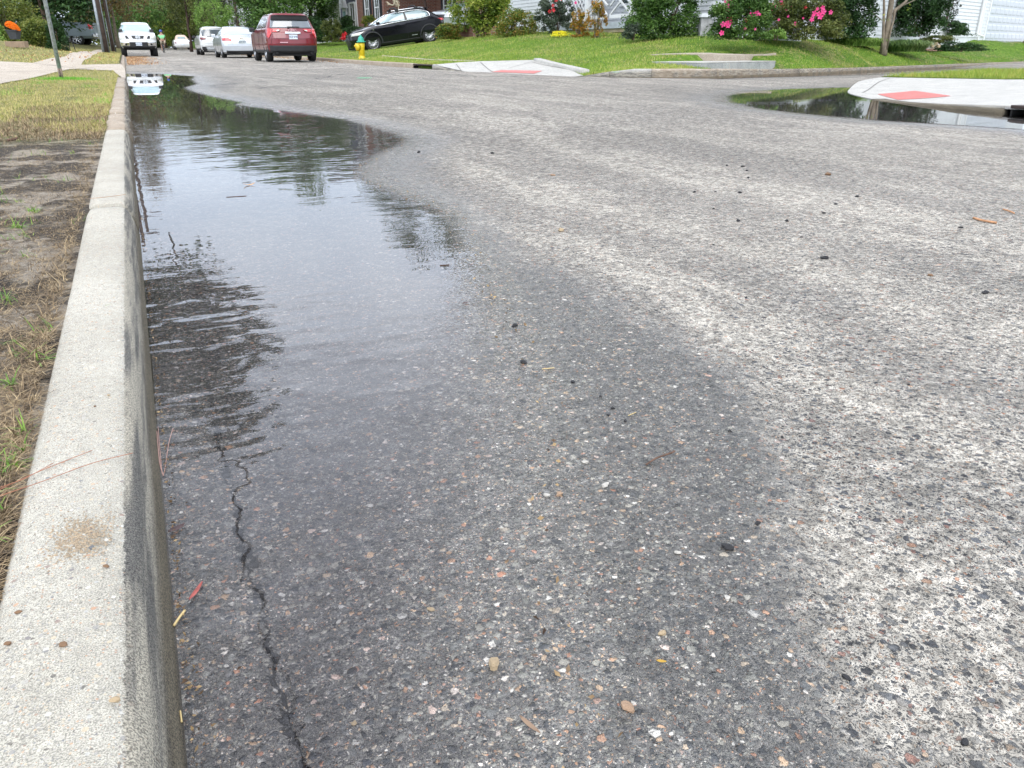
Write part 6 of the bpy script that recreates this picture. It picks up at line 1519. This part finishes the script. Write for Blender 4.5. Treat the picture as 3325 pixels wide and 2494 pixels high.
# far pale house glimpsed through the trees
fh = thing('pale_house', 'white house glimpsed through the trees beyond the parked cars', 'house', (9.8, 80, .5))
m = MB(); siding(m, (0, 0), (0, 9), mX, 0, 5.2, .2); siding(m, (0, 0), (8, 0), mY, 0, 5.2, .2); m.box((4.1, 4.6, 2.6), (8, 9, 5.2)).build('wall', SIDW, fh); gable(MB(), 0, 8, 0, 9, 5.2, 2.6).build('roof', SHING, fh)
window(fh, (0, 0), Xd, mY, .5, 1.5, .8, 2.4); window(fh, (0, 0), Yd, mX, 1, 2, .8, 2.4); window(fh, (0, 0), Yd, mX, 5, 6, .8, 2.4)
MB().box((-.9, 2.5, 2.7), (1.8, 4, .15)).build('porch_roof', TRIM, fh)
for y in (.6, 4.3): MB().box((-1.65, y, 1.3), (.16, .16, 2.8)).build('porch_column', TRIM, fh)
# ---- white house on the corner
wh = thing('white_house', 'white sided corner house with a lattice porch and an attached garage', 'house', (15.5, 18.0, .7))
fd = np.array((.943, .333)); fn_ = np.array((.333, -.943))
m = MB(); siding(m, (0, 0), (0, 6.2), mX, .15, 5.4); siding(m, (0, 12.6), (0, 16.6), mX, .35, 5.4); siding(m, (0, 16.6), (6, 16.6), (0, 1), .35, 5.4)
siding(m, (1.6, 6.2), (1.6, 12.6), mX, .5, 5.4); siding(m, (0, 0), tuple(fd * 20.2), tuple(fn_), .3, 3.6); siding(m, (0, 0), tuple(fd * 9), tuple(fn_), 3.6, 5.4)
m.box((4.2, 9.4, 2.6), (5.1, 14.2, 5.5)).box((.8, 3.1, 2.6), (1.5, 6.1, 5.5)).box((.8, 14.6, 2.6), (1.5, 3.9, 5.5)); m.build('wall', SIDW, wh)
e = fd * 20.2
m = MB(); wbox(m, (0, 0), fd, fn_, 0, 24, -.3, .3, -.12, -.01); wbox(m, (0, 0), Yd, mX, 0, 16.6, -.6, .15, -.12, -.01); m.build('foundation', concrete('foundation_grey', (.26, .26, .25), (.34, .33, .32), stone=.1), wh)
def facade_block(mb, s0, s1, dpt, z0, z1): return wbox(mb, (0, 0), fd, -fn_, s0, s1, z0, z1, .0, dpt)
m = MB(); facade_block(m, 2.3, 24, 5.5, 0, 3.5); m.build('garage_wing', SIDW, wh)
m = MB(); wbox(m, (0, 0), fd, fn_, 24.0, 27, 0, 3.6, -.1, .02); wbox(m, (0, 0), fd, fn_, 20.2, 27, 2.75, 3.6, -.1, .02); m.build('garage_wall', SIDW, wh)
r_ = MB()
pa, pb_, pc, pd = [np.array(q) for q in (fd * -.3 + fn_ * .4, fd * 27.4 + fn_ * .4, fd * 27.4 - fn_ * 6.6, fd * 1.6 - fn_ * 6.0)]
mid1, mid2 = (pa + pd) / 2, (pb_ + pc) / 2
r_.add([(pa[0], pa[1], 3.6), (pb_[0], pb_[1], 3.6), (mid2[0], mid2[1], 5.4), (mid1[0], mid1[1], 5.4), (pc[0], pc[1], 3.6), (pd[0], pd[1], 3.6)], [(0, 1, 2, 3), (3, 2, 4, 5), (0, 3, 5), (1, 4, 2), (0, 5, 4, 1)])
gable(r_, 0, 7, 0, 16.6, 5.4, 2.6); r_.build('roof', SHING, wh)
def tr_(s, w_=.1, a=(0, 0), d=fd, o=fn_, z0=.1, z1=3.6, nm='corner_board'): wbox(MB(), a, d, o, s, s + w_, z0, z1, 0, .06).build(nm, TRIM, wh)
tr_(.0, .12); tr_(17.25, .12); tr_(0, .12, d=Yd, o=mX, z1=5.4); tr_(6.1, .12, d=Yd, o=mX, z1=5.4); tr_(12.55, .14, d=Yd, o=mX, z1=5.4); tr_(3.3, .12, d=Yd, o=mX, z1=5.4)
m = MB(); p0 = fd * 16.9 + fn_ * .09; m.tube([(p0[0], p0[1], 3.5), (p0[0], p0[1], .42), (p0[0] + fn_[0] * .25, p0[1] + fn_[1] * .25, .32)], .05, 8); m.build('downspout', TRIM, wh)
# garage door with raised panels
GD = mat('garage_door_paint', (.50, .53, .58), .5, var=.03)
gs0, gs1 = 18.05, 23.9
g_ = MB(); wbox(g_, (0, 0), fd, fn_, gs0, gs1, .18, 2.75, .0, .035); gd = g_.build('garage_door', GD, wh)
m = MB()
for r in range(8):
    z0 = .24 + r * .315
    for k in range(10):
        s0 = gs0 + .10 + k * .575
        # each raised field is a shallow pyramid frustum
        q = []
        for (ss_, zz, oo) in ((s0, z0, .036), (s0 + .47, z0, .036), (s0 + .47, z0 + .24, .036), (s0, z0 + .24, .036), (s0 + .05, z0 + .045, .052), (s0 + .42, z0 + .045, .052), (s0 + .42, z0 + .195, .052), (s0 + .05, z0 + .195, .052)):
            p = fd * ss_ + fn_ * oo; q.append((p[0], p[1], zz))
        m.add(q, [(4, 5, 6, 7), (0, 1, 5, 4), (1, 2, 6, 5), (2, 3, 7, 6), (3, 0, 4, 7)])
m.build('raised_panels', GD, gd)
m = MB(); wbox(m, (0, 0), fd, fn_, gs0 - .1, gs0, .18, 2.85, 0, .05); wbox(m, (0, 0), fd, fn_, gs0, gs1, 2.75, 2.85, 0, .05); m.build('garage_trim', TRIM, wh)
window(wh, (0, 0), fd, fn_, 3.6, 4.7, 1.5, 2.7); window(wh, (0, 0), fd, fn_, 12.2, 13.4, 1.5, 2.7)
window(wh, (1.6, 6.2), Yd, mX, 2.2, 3.4, 1.4, 2.7)
# porch: floor, fascia, vented base, posts, lattice, braced rail
pm = MB(); wbox(pm, (0, 6.25), Yd, mX, 0, 6.25, .52, .72, -1.6, .06); pm.build('porch_floor', mat('porch_grey', (.36, .40, .43), .6, var=.15), wh)
TANB = mat('tan_block', (.36, .30, .20), .8, var=.2, bump=.4)
b = MB(); wbox(b, (0, 6.25), Yd, mX, 0, 6.25, .40, .52, -.1, .0); wbox(b, (0, 6.25), Yd, mX, 0, 6.25, -.3, .08, -.1, .0)
for s0 in np.arange(0, 6.3, 1.25): wbox(b, (0, 6.25), Yd, mX, s0, s0 + .28, .08, .40, -.1, .0)
for s0 in np.arange(.28, 6.2, 1.25):
    for k in range(4):
        c_ = s0 + .12 + k * .24
        for dz in (-1, 1):
            p0 = (0.05, 6.25 + c_ - .12, .24 - dz * .16); p1 = (0.05, 6.25 + c_ + .12, .24 + dz * .16)
            b.tube([p0, p1], .025, 4)
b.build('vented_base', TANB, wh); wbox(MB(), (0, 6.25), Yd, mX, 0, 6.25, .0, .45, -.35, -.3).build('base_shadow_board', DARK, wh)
for s0 in (-.05, 3.0, 6.1): wbox(MB(), (0, 6.25), Yd, mX, s0 - .02, s0 + .16, .72, 3.4, -.12, .06).build('porch_post', TRIM, wh)
wbox(MB(), (0, 6.25), Yd, mX, -.1, 6.4, 3.2, 3.5, -.15, .1).build('porch_beam', TRIM, wh)
lt = MB()
def slat(y0, z0, y1, z1, off, w_=.045):
    L = math.hypot(y1 - y0, z1 - z0); ny_, nz_ = -(z1 - z0) / L * w_ / 2, (y1 - y0) / L * w_ / 2
    vs = []
    for o_ in (off, off - .012): vs += [(o_, y0 + ny_, z0 + nz_), (o_, y1 + ny_, z1 + nz_), (o_, y1 - ny_, z1 - nz_), (o_, y0 - ny_, z0 - nz_)]
    lt.add(vs, [(0, 1, 2, 3), (7, 6, 5, 4), (0, 4, 5, 1), (1, 5, 6, 2), (2, 6, 7, 3), (3, 7, 4, 0)])
ly0, ly1, lz0, lz1 = 9.5, 12.35, .90, 3.2
for k in range(-12, 14):
    for sg in (1, -1):
        y0 = ly0 + k * .24; pts = []
        za, zb = lz0, lz1; ya = y0 if sg > 0 else y0 + (lz1 - lz0); yb = ya + sg * (lz1 - lz0)
        t0, t1 = 0.0, 1.0
        dy = yb - ya
        for lim, s_ in ((ly0, 1), (ly1, -1)):
            va, vb = s_ * (ya - lim), s_ * (yb - lim)
            if va < 0 and vb < 0: t0, t1 = 1, 0; break
            if va < 0: t0 = max(t0, va / (va - vb))
            if vb < 0: t1 = min(t1, va / (va - vb))
        if t1 > t0 + .02: slat(ya + dy * t0, za + (zb - za) * t0, ya + dy * t1, za + (zb - za) * t1, -.02 if sg > 0 else -.005)
lt.build('lattice', TRIM, wh); wbox(MB(), (0, 0), Yd, mX, ly0 - .1, ly1 + .1, lz0 - .12, lz0, -.05, .05).build('lattice_rail', TRIM, wh)
m = MB()
for (y0, y1) in ((6.4, 7.7), (7.9, 9.15)):
    wbox(m, (0, 0), Yd, mX, y0, y1, .84, .95, -.03, .03); wbox(m, (0, 0), Yd, mX, y0, y1, 1.75, 1.84, -.03, .03)
    for (a0, z0, a1, z1) in ((y0, .95, y1, 1.75), (y1, .95, y0, 1.75), (y0, 1.25, y0 + .8, 1.75), (y1, 1.25, y1 - .8, 1.75)): m.tube([(0, a0, z0), (0, a1, z1)], .035, 4)
m.build('porch_rail', TRIM, wh)
# grey pier beside the hibiscus
pr = thing('gate_pier', 'weathered grey pier with a sloping cap between the bushes', 'pier', tuple(P(2284, 122, 22.2)), (0, 0, -PS + .1))
MB().box((0, 0, .24), (.30, .3, .56)).build('shaft', mat('weathered_grey', (.30, .30, .31), .8, var=.25, bump=.3), pr); MB().add([(-.2, -.2, .52), (.2, -.2, .52), (.2, .2, .52), (-.2, .2, .52), (-.12, -.12, .62), (.12, -.12, .62), (.12, .12, .62), (-.12, .12, .62)], [(0, 3, 2, 1), (4, 5, 6, 7), (0, 1, 5, 4), (1, 2, 6, 5), (2, 3, 7, 6), (3, 0, 4, 7)]).build('cap', mat('cap_grey', (.42, .45, .46), .7), pr)
# brick steps with an iron railing
bs = thing('brick_steps', 'brown brick steps with a black iron railing between the dark bushes', 'steps', tuple(P(2848, 122, 25.6)), (0, 0, math.atan2(.333, .943)))
m = MB()
for k in range(4): m.box((0, .35 + k * .28 + .3, .02 + k * .17), (1.5, .9 - 0, .17))
m.box((0, 1.9, .1), (1.5, .9, 1.3)); m.build('steps', BRICKB, bs)
m = MB()
for x in (-.72, .70):
    m.tube([(x, .2, 0), (x, .2, 1.0)], .016, 5).tube([(x, 2.2, .7), (x, 2.2, 1.75)], .016, 5).tube([(x, .2, 1.0), (x, 1.5, 1.7), (x, 2.2, 1.72)], .016, 5)
    for k in range(9): y = .35 + k * .16; z_ = (y - .2) * .55; m.tube([(x, y, z_ + .12), (x, y, z_ + .98)], .008, 4)
m.build('railing', PLAST, bs)
# brick path and its low stone edge, garage apron
sheet('brick_path', [onT(3000, 160, 25), onT(3030, 157, 26), onT(3085, 166, 25.6), onT(3010, 168, 24.6)], lawn_z, mat('path_brick', (.36, .20, .14), .9, var=.3, scale=20), 'short red brick path between the border grass and the low hedge', .03, .2)
ew = thing('edging_wall', 'low tan stone edging above the brick path', 'edging wall', tuple(P(3018, 153, 26.6)), (0, 0, -PS - .1))
for k in range(7): MB().box((-.26 + k * .09 + .01 * (k % 2), .02 * (k % 3), .03 + .07 * (k % 2)), (.10, .16, .10)).build('stone', mat('tan_stone', (.40, .31, .21), .9, var=.3, scale=15), ew, bevel=.02)
sheet('garage_driveway', [onT(3215, 126, 32), onT(3325, 128, 32.5), onT(3700, 132, 34), onT(3700, 175, 26), onT(3325, 148, 29.5)], lawn_z, WALK, 'pale concrete drive in front of the garage door', .05, .5)
# ================================================================== small things on the road and kerb
STN = {'black': mat('stone_black', (.014, .014, .016), .7, bump=.6, bs=200), 'grey': mat('stone_grey', (.13, .135, .14), .8, bump=.6, bs=200), 'tan': mat('stone_tan', (.34, .26, .16), .8, bump=.4, bs=200), 'white': mat('stone_white', (.42, .40, .36), .8, bump=.5, bs=200), 'brown': mat('stone_brown', (.16, .09, .045), .7), 'orange': mat('stone_orange', (.30, .20, .13), .8, bump=.5, bs=200)}
def rock(name, label, cat, x, y, size, m, zf=None, group=None, flat=.6, z=0.0):
    zf = zf or hroad
    X, Y = at(x, y, z); zz = zf(X, Y)
    if zf is not hroad or abs(zz - z) > .004:
        X, Y = at(x, y, zz); zz = zf(X, Y)
    bm = bmesh.new(); bmesh.ops.create_icosphere(bm, subdivisions=2, radius=size / 2)
    ph = [R.uniform(0, 6) for _ in range(6)]
    for v in bm.verts:
        c_ = v.co / size; k = 1 + .22 * math.sin(5 * c_.x + ph[0]) * math.sin(6 * c_.y + ph[1]) + .15 * math.sin(9 * c_.z + ph[2] + 5 * c_.x)
        v.co = Vector((v.co.x * k * 1.25, v.co.y * k * .85, v.co.z * k * flat))
    me = bpy.data.meshes.new(name); bm.to_mesh(me); bm.free(); me.materials.append(m)
    o = bpy.data.objects.new(name, me); col.objects.link(o); o.location = (X, Y, zz + size * flat * .28); o.rotation_euler = (0, 0, R.uniform(0, 6))
    return tag(o, label, cat, group)
ktop = lambda x, y: .1005
for (x, y, s_, m_, l_) in ((2688, 566, .030, 'brown', 'striped dark brown nut or stone alone on the pale road'), (1822, 750, .022, 'tan', 'orange tan stone on the road right of the puddle'), (2676, 840, .020, 'black', 'black lump on the pale middle of the road'), (3199, 952, .016, 'black', 'dark stone near the right picture edge'), (1672, 1056, .013, 'black', 'black pebble just inside the puddle edge'), (1700, 1175, .013, 'black', 'black pebble at the rim of the puddle'), (1795, 570, .020, 'orange', 'small orange chip on the far part of the road'), (1360, 497, .022, 'black', 'black pebble near the puddle tip'), (1598, 499, .020, 'black', 'black pebble farther right of the puddle tip'), (2362, 1788, .013, 'black', 'black tar lump on the wet asphalt lower right'), (1775, 1605, .009, 'white', 'round cream pebble in the shallow water'), (1816, 1603, .009, 'orange', 'glossy amber pebble beside the cream one'), (1965, 1578, .011, 'white', 'oval white pebble on the wet asphalt'), (2038, 2298, .012, 'orange', 'broken peach coloured stone near the bottom'), (1604, 2160, .014, 'tan', 'large pitted tan stone set in the wet asphalt'), (3150, 1100, .012, 'grey', 'grey pebble on the right of the road'), (3020, 895, .013, 'brown', 'tiny brown scrap on the right of the road')):
    rock('stone', l_, 'stone', x, y, s_, STN[m_])
pxs = [(2361,536),(2412,539),(2425,552),(2430,576),(2255,624),(2323,622),(2402,625),(2317,678),(2397,718),(2555,718),(2675,692),(2714,662),(2783,637),(3120,738),(2875,845),(2423,967),(2602,770),(2317,795),(2014,790),(2370,1400),(2540,1420),(1860,1240),(2460,1700),(2950,1250),(1950,1290),(1990,1330),(2030,1370),(1975,1350),(2745,2210),(3130,2420)]
for i, (x, y) in enumerate(pxs): rock('pebble', 'loose black tar pebble lying on the asphalt', 'pebble', x, y, R.uniform(.007, .012) * (1.4 if y < 760 else .7), STN['black'], group='loose black pebbles on the road')
px2 = [(1900,1500),(2050,1620),(1850,1750),(2200,1800),(1700,1850),(1500,1900),(1400,1980),(1650,2050),(1900,2120),(2150,2060),(2300,2250),(2000,2420),(1750,2380),(1480,2300),(1250,2200),(1150,2350),(2450,2400),(2500,2100),(1100,2020),(1320,2440),(2260,1580),(2360,1950)]
for i, (x, y) in enumerate(px2[::3]): rock('pebble', 'pale pebble standing proud of the wet asphalt', 'pebble', x, y, R.uniform(.005, .009), STN[R.choice(['white', 'tan', 'white'])], group='pale pebbles in the wet asphalt', flat=.5)
for (x, y, s_, m_, l_) in ((890, 2182 - 400, .010, 'grey', 'grey pebble on the sand patch of the kerb'), (345, 1840, .009, 'brown', 'brown scrap on the kerb top near its edge'), (205, 2095, .011, 'brown', 'brown dirt crumb on the kerb top'), (25, 2092, .010, 'brown', 'dark dirt crumb at the left of the kerb top'), (60, 1990, .009, 'brown', 'small dirt crumb higher on the kerb top'), (375, 2275, .012, 'tan', 'straw coloured crumb at the kerb nose'), (353, 1284, .007, 'tan', 'cream pebble on the kerb top'), (308, 1320, .006, 'brown', 'tiny dark crumb on the kerb top beyond the pebble')):
    if x == 890: x, y = 297, 1780
    rock('crumb', l_, 'crumb', x, y, s_ * .6, STN[m_], ktop, z=.1)
# scattered sand on the kerb
n = 900; X = []; 
cp = at(262, 1745, .1); Xs = NR.normal(cp[0], .018, n); Ys = NR.normal(cp[1], .022, n)
V = []; Fc = []
for a, b_ in zip(Xs, Ys):
    if not (-.195 < a < -.10): continue
    s_ = R.uniform(.0006, .0015); k = len(V); V += [(a - s_, b_, .1008), (a + s_, b_ - s_, .1008), (a + s_, b_ + s_, .1008), (a, b_, .1008 + s_)]; Fc += [(k, k + 1, k + 3), (k + 1, k + 2, k + 3), (k + 2, k, k + 3)]
tag(mesh_np('sand', V, Fc, mat('loose_sand', (.34, .27, .19), .9, var=.3, scale=300)), 'brownish sand spilled on the kerb top', 'sand', kind='stuff')
# pine needles, twigs, leaves, seed husks
NEED = mat('pine_needle', (.28, .11, .06), .6, var=.2); NEEDP = mat('needle_pale', (.40, .24, .20), .6); TWIG = mat('twig_brown', (.10, .055, .035), .8, var=.3, scale=60); TWIGL = mat('twig_tan', (.42, .22, .11), .8, var=.2, scale=60); HUSK = mat('seed_husk', (.58, .44, .20), .6)
def strand(name, label, cat, pts, r_, m, zf):
    P3 = []
    for (x, y, dz) in pts:
        z = 0.1 if zf is ktop else 0.0; X, Y = at(x, y, z + dz); P3.append((X, Y, (zf(X, Y) if zf is not None else 0) + dz))
    o = MB().tube(smooth_path(P3, 4), r_, 5).build(name, m, smooth=True); return tag(o, label, cat)
strand('pine_needle', 'long red brown pine needle reaching across the kerb to its nose', 'pine needle', [(-20, 1618, .004), (150, 1560, .004), (300, 1505, .004), (432, 1472, .003)], .0005, NEED, ktop)
strand('pine_needle', 'pine needle ending midway across the kerb top', 'pine needle', [(-20, 1600, .006), (120, 1535, .004), (300, 1463, .002)], .00045, NEED, ktop)
strand('pine_needle', 'short pine needle beside the two long ones', 'pine needle', [(-20, 1590, .008), (80, 1555, .005), (172, 1505, .003)], .00045, NEED, ktop)
strand('pine_needle', 'thin reddish stem on the kerb near the joint', 'pine needle', [(292, 645, .002), (345, 640, .002), (408, 632, .003)], .0007, TWIGL, ktop)
strand('pine_needle', 'pale pink needle floating in a narrow V by the kerb', 'pine needle', [(513, 1385, .001), (520, 1470, .001), (530, 1545, .001), (548, 1440, .001), (562, 1390, .001)], .0006, NEEDP, None)
strand('pine_needle', 'faint needle in the water close to the kerb', 'pine needle', [(509, 1400, .001), (518, 1500, .001), (529, 1540, .001)], .0008, NEEDP, None)
strand('twig', 'curved brown twig on the wet asphalt right of centre', 'twig', [(2098, 1512, .002), (2130, 1492, .004), (2175, 1477, .006), (2190, 1470, .008), (2180, 1476, .010)], .0016, TWIG, hroad)
strand('twig', 'tan twig on the pale road at the right', 'twig', [(3155, 733, .004), (3185, 742, .006), (3230, 750, .004)], .0042, TWIGL, hroad)
strand('twig', 'smaller tan twig farther right on the road', 'twig', [(3250, 708, .004), (3270, 714, .006), (3286, 721, .004)], .0030, TWIGL, hroad)
strand('twig', 'dark twig on the dry asphalt at lower right', 'twig', [(2740, 1222, .002), (2770, 1228, .003)], .001, TWIG, hroad)
strand('twig', 'red stem floating in the middle of the puddle', 'twig', [(1428, 862, .001), (1460, 860, .002)], .0016, TWIG, None)
strand('twig', 'thin stem floating in the far part of the puddle', 'twig', [(735, 640, .001), (800, 636, .001)], .0014, TWIG, None)
strand('twig', 'short dark stick on the sandy verge', 'twig', [(36, 504, .01), (52, 502, .012), (72, 501, .01)], .008, TWIG, left_z and (lambda a, b: gz(left_z, a, b)))
strand('twig', 'pale pod half floating beside the kerb', 'twig', [(564, 2032, .001), (582, 2005, .002), (600, 1982, .001)], .0016, HUSK, None)
strand('twig', 'straw bit stuck at the water line of the kerb', 'twig', [(585, 2308, .002), (590, 2345, .002)], .0009, HUSK, None)
strand('twig', 'tan straw lying on the asphalt by the cluster of crumbs', 'twig', [(2040, 1352, .002), (2065, 1342, .002)], .0008, HUSK, hroad)
strand('twig', 'pale straw on the damp asphalt', 'twig', [(1760, 1196, .002), (1800, 1193, .002)], .0009, HUSK, hroad)
def leaf(label, x, y, L, wd, rot, m, zf, z=0.0, curl=.15):
    X, Y = at(x, y, z); zz = (zf(X, Y) if zf else 0) + .002; n = 9; V = []; Fc = []
    for i in range(n):
        f = i / (n - 1); w_ = wd * math.sin(math.pi * (f * .94 + .03)) ** .8 * (1 - .25 * f); u = (f - .5) * L
        for s_ in (-1, 0, 1): V.append((u, s_ * w_ / 2, zz + curl * L * (f - .5) ** 2 + (.0012 if s_ else 0)))
    for i in range(n - 1):
        for j in range(2): Fc.append((i * 3 + j, (i + 1) * 3 + j, (i + 1) * 3 + j + 1, i * 3 + j + 1))
    V = [(X + a * math.cos(rot) - b_ * math.sin(rot), Y + a * math.sin(rot) + b_ * math.cos(rot), c_) for a, b_, c_ in V]
    o = mesh_np('fallen_leaf', V, Fc, m, smooth=True); md = o.modifiers.new('s', 'SOLIDIFY'); md.thickness = .0004
    return tag(o, label, 'leaf')
LFR = mat('leaf_red_wet', (.34, .075, .06), .5, var=.3, scale=90); LFB = mat('leaf_brown_wet', (.07, .04, .04), .5, var=.3); LFO = mat('leaf_orange_dry', (.60, .32, .12), .7); LFG = mat('leaf_gold', (.52, .32, .05), .5)
leaf('narrow red leaf under the water near the kerb', 638, 1925, .034, .006, 1.05, LFR, None, 0)
leaf('dark brown leaf at the water edge by the kerb', 575, 1720, .024, .012, .5, LFB, None, 0)
leaf('orange yellow leaf floating in the upper puddle', 810, 602, .055, .022, .2, LFO, None, 0, .6)
leaf('amber husk leaf on the asphalt beside the pale stones', 2147, 2155, .010, .004, -.6, LFG, hroad)
leaf('brown leaf floating near the right rim of the puddle', 1530, 862, .022, .006, .3, LFB, None)
leaf('dark leaf floating near the rim of the puddle', 1512, 986, .016, .006, .1, LFB, None)
leaf('brown pod on the bottom near the picture centre', 1720, 2360, .028, .0055, -1.25, mat('leaf_tan', (.22, .15, .10), .8), None)
# drift of fallen leaves under the white pickup and along its gutter
def litter(n, fx, fy, size, label, zf, keys):
    p = np.stack([fx(n), fy(n)], 1); z = zf(p[:, 0], p[:, 1]); o = leaves('leaf_litter', np.stack([p[:, 0], p[:, 1], z + .012 + NR.random(n) * .02], 1), keys, size, asp=.7)
    return tag(o, label, 'leaves', kind='stuff')
LITM = leaf_mat('leaf_litter_brown', [(.16, .07, .035), (.28, .14, .06), (.42, .26, .13), (.55, .42, .28)], .1, .8, 5)
zr = lambda a, b: hroad_sd(a, b, sd_all(a, b))
litter(2600, lambda n: .0 + np.abs(NR.normal(0, .5, n)), lambda n: NR.uniform(30, 49.5, n), .042, 'rusty leaf litter in the gutter before the white pickup', zr, LITM)
litter(600, lambda n: 7.2 - np.abs(NR.normal(0, .25, n)), lambda n: NR.uniform(30, 70, n), .05, 'rusty leaf litter along the right gutter', zr, LITM)
litter(260, lambda n: NR.uniform(-5, -.4, n), lambda n: NR.uniform(26, 40, n), .06, 'pale fallen leaves on the yard beyond the driveway', lambda a, b: left_z(a, b) + .05, LITM)
# green utility paint marks
gp = MATS['leaf_bright_green']
GPM = mat('marking_green', (.10, .50, .25), .8)
for (x, y, l_) in ((1183, 254, 'faint green spray mark on the asphalt before the hydrant'), (2000, 234, 'green spray mark on the kerb edge right of the corner ramp')):
    z = .06 if y > 240 else .2; X, Y = at(x, y, z)
    if y > 240: z = hroad(X, Y); X, Y = at(x, y, z); z = hroad(X, Y) + .006
    o = MB().lathe([(0, z), (.16 if y > 240 else .07, z - .0005)], 12, (X, Y, 0)).build('paint_mark', GPM); o.scale = (1, 1, 1); tag(o, l_, 'paint mark')

# scored joints in the slabs
def joint(p0, p1, zf, lift, label, w_=.012, col_=None):
    p0, p1 = np.array(p0, float), np.array(p1, float); d = (p1 - p0) / np.hypot(*(p1 - p0)); n_ = np.array((-d[1], d[0])) * w_ / 2; V = []; N = 24
    for i in range(N + 1):
        q = p0 + (p1 - p0) * i / N
        for s_ in (-1, 1): r = q + n_ * s_; V.append((r[0], r[1], gz(zf, r[0], r[1]) + lift))
    o = mesh_np('slab_joint', V, [(2 * i, 2 * i + 1, 2 * i + 3, 2 * i + 2) for i in range(N)], mat('joint_dark', (.12, .115, .105), .9)); tag(o, label, kind='structure')
jn = lambda x, y, z0=9: near_on(isl_in, x, y, z0)
for (a_, b_) in (((2800, 302), (2835, 280)), ((2835, 280), (2890, 254)), ((3088, 314), (3325, 308)), ((2835, 296), (2940, 293)), ((3000, 338), (3010, 345))): joint(jn(*a_), jn(*b_), isl_z, .006, 'scored line in the near corner slab')
jr = lambda x, y: near_on(TRAMP, x, y, 18.5)
for (a_, b_) in (((1726, 203), (1650, 224)), ((1726, 203), (1850, 228)), ((1560, 204), (1600, 236)), ((1480, 210), (1500, 234))): joint(jr(*a_), jr(*b_), TRAMP, .018, 'scored line in the far corner ramp', .02)
for (a_, b_) in (((0, 238), (300, 222)), ((110, 208), (300, 230)), ((180, 190), (290, 196))): joint(tL(*a_), tL(*b_), dw_z, .022, 'joint line in the left driveway', .03)
strand('twig', 'flat brown twig lying on the near corner slab', 'twig', [], .003, TWIG, None) if False else None
# grit and leaf crumbs caught along the waterline of the near kerb
n = 420; yy = np.exp(NR.uniform(np.log(.45), np.log(5), n)); cX = KX + .006 + np.abs(NR.normal(0, .006, n)) * (1 + (NR.random(n) < .15) * 3)
o = leaves('gutter_debris', np.stack([cX, yy, np.full(n, .0025)], 1), leaf_mat('debris_bits', [(.05, .03, .02), (.16, .10, .05), (.34, .24, .12), (.10, .07, .05)], .1, .7, 30), .006, asp=.5)
tag(o, 'crumbs of leaf and grit floating along the foot of the kerb', 'debris', kind='stuff')
n = 260; yy = np.exp(NR.uniform(np.log(1.6), np.log(9), n)); pts_ = []
for k in range(n):
    i = R.randrange(3, len(PUD1) - 4); a_, b_ = np.array(PUD1[i]), np.array(PUD1[i + 1]); q = a_ + (b_ - a_) * R.random(); pts_.append((q[0] + R.gauss(0, .03), q[1] + R.gauss(0, .03), .004))
o = leaves('shore_debris', np.array(pts_), MATS['debris_bits'], .009, asp=.6); tag(o, 'scattered crumbs stranded along the puddle edge', 'debris', kind='stuff')
# ------------------------------------------------------------------ light
SUN_E, SUN_A = math.radians(50), math.radians(200)
w = bpy.data.worlds.new('World'); scene.world = w; w.use_nodes = True
t = NT(w.node_tree); t.n.clear()
sky = t.N('ShaderNodeTexSky', 0, sky_type='NISHITA', sun_disc=False, sun_elevation=SUN_E, sun_rotation=SUN_A, air_density=1.0, dust_density=1.5)
gen = t.N('ShaderNodeTexCoord', 'Generated')
cl = t.noise(t.N('ShaderNodeMapping', 0, {'Vector': gen, 'Scale': (1, 1, 2.2)}), 2.2, 5, .55, .4)
el = t.N('ShaderNodeSeparateXYZ', 2, {0: gen})
lowc = t.mix(t.ss(cl, .35, .7), (6.6, 7.6, 9.2), (8.6, 9.4, 10.6))
hic = t.mix(t.ss(cl, .35, .7), (7.6, 8.1, 9.2), (9.9, 10.2, 10.9))
midc = t.mix(t.ss(cl, .35, .7), (10.8, 11.8, 13.8), (13.4, 14.2, 15.6))
cc = t.mix(t.ss(el, .16, .32), lowc, midc); cc = t.mix(t.ss(el, .50, .72), cc, hic)
bg = t.N('ShaderNodeBackground', 0, {'Color': t.mix(.85, sky, cc), 'Strength': .1})
t.l.new(bg, t.n.new('ShaderNodeOutputWorld').inputs[0])
sd_ = bpy.data.lights.new('sun', 'SUN'); sd_.energy = 1.2; sd_.angle = math.radians(50); sd_.color = (1, .96, .9)
so = bpy.data.objects.new('sun', sd_); col.objects.link(so)
dv = Vector((math.sin(SUN_A) * math.cos(SUN_E), math.cos(SUN_A) * math.cos(SUN_E), math.sin(SUN_E)))
so.rotation_euler = dv.to_track_quat('Z', 'Y').to_euler()
scene.cycles.max_bounces = 6; scene.cycles.transparent_max_bounces = 12; scene.cycles.diffuse_bounces = 3; scene.cycles.glossy_bounces = 3
scene.cycles.caustics_reflective = False; scene.cycles.caustics_refractive = False
scene.cycles.use_adaptive_sampling = True; scene.cycles.adaptive_threshold = .02
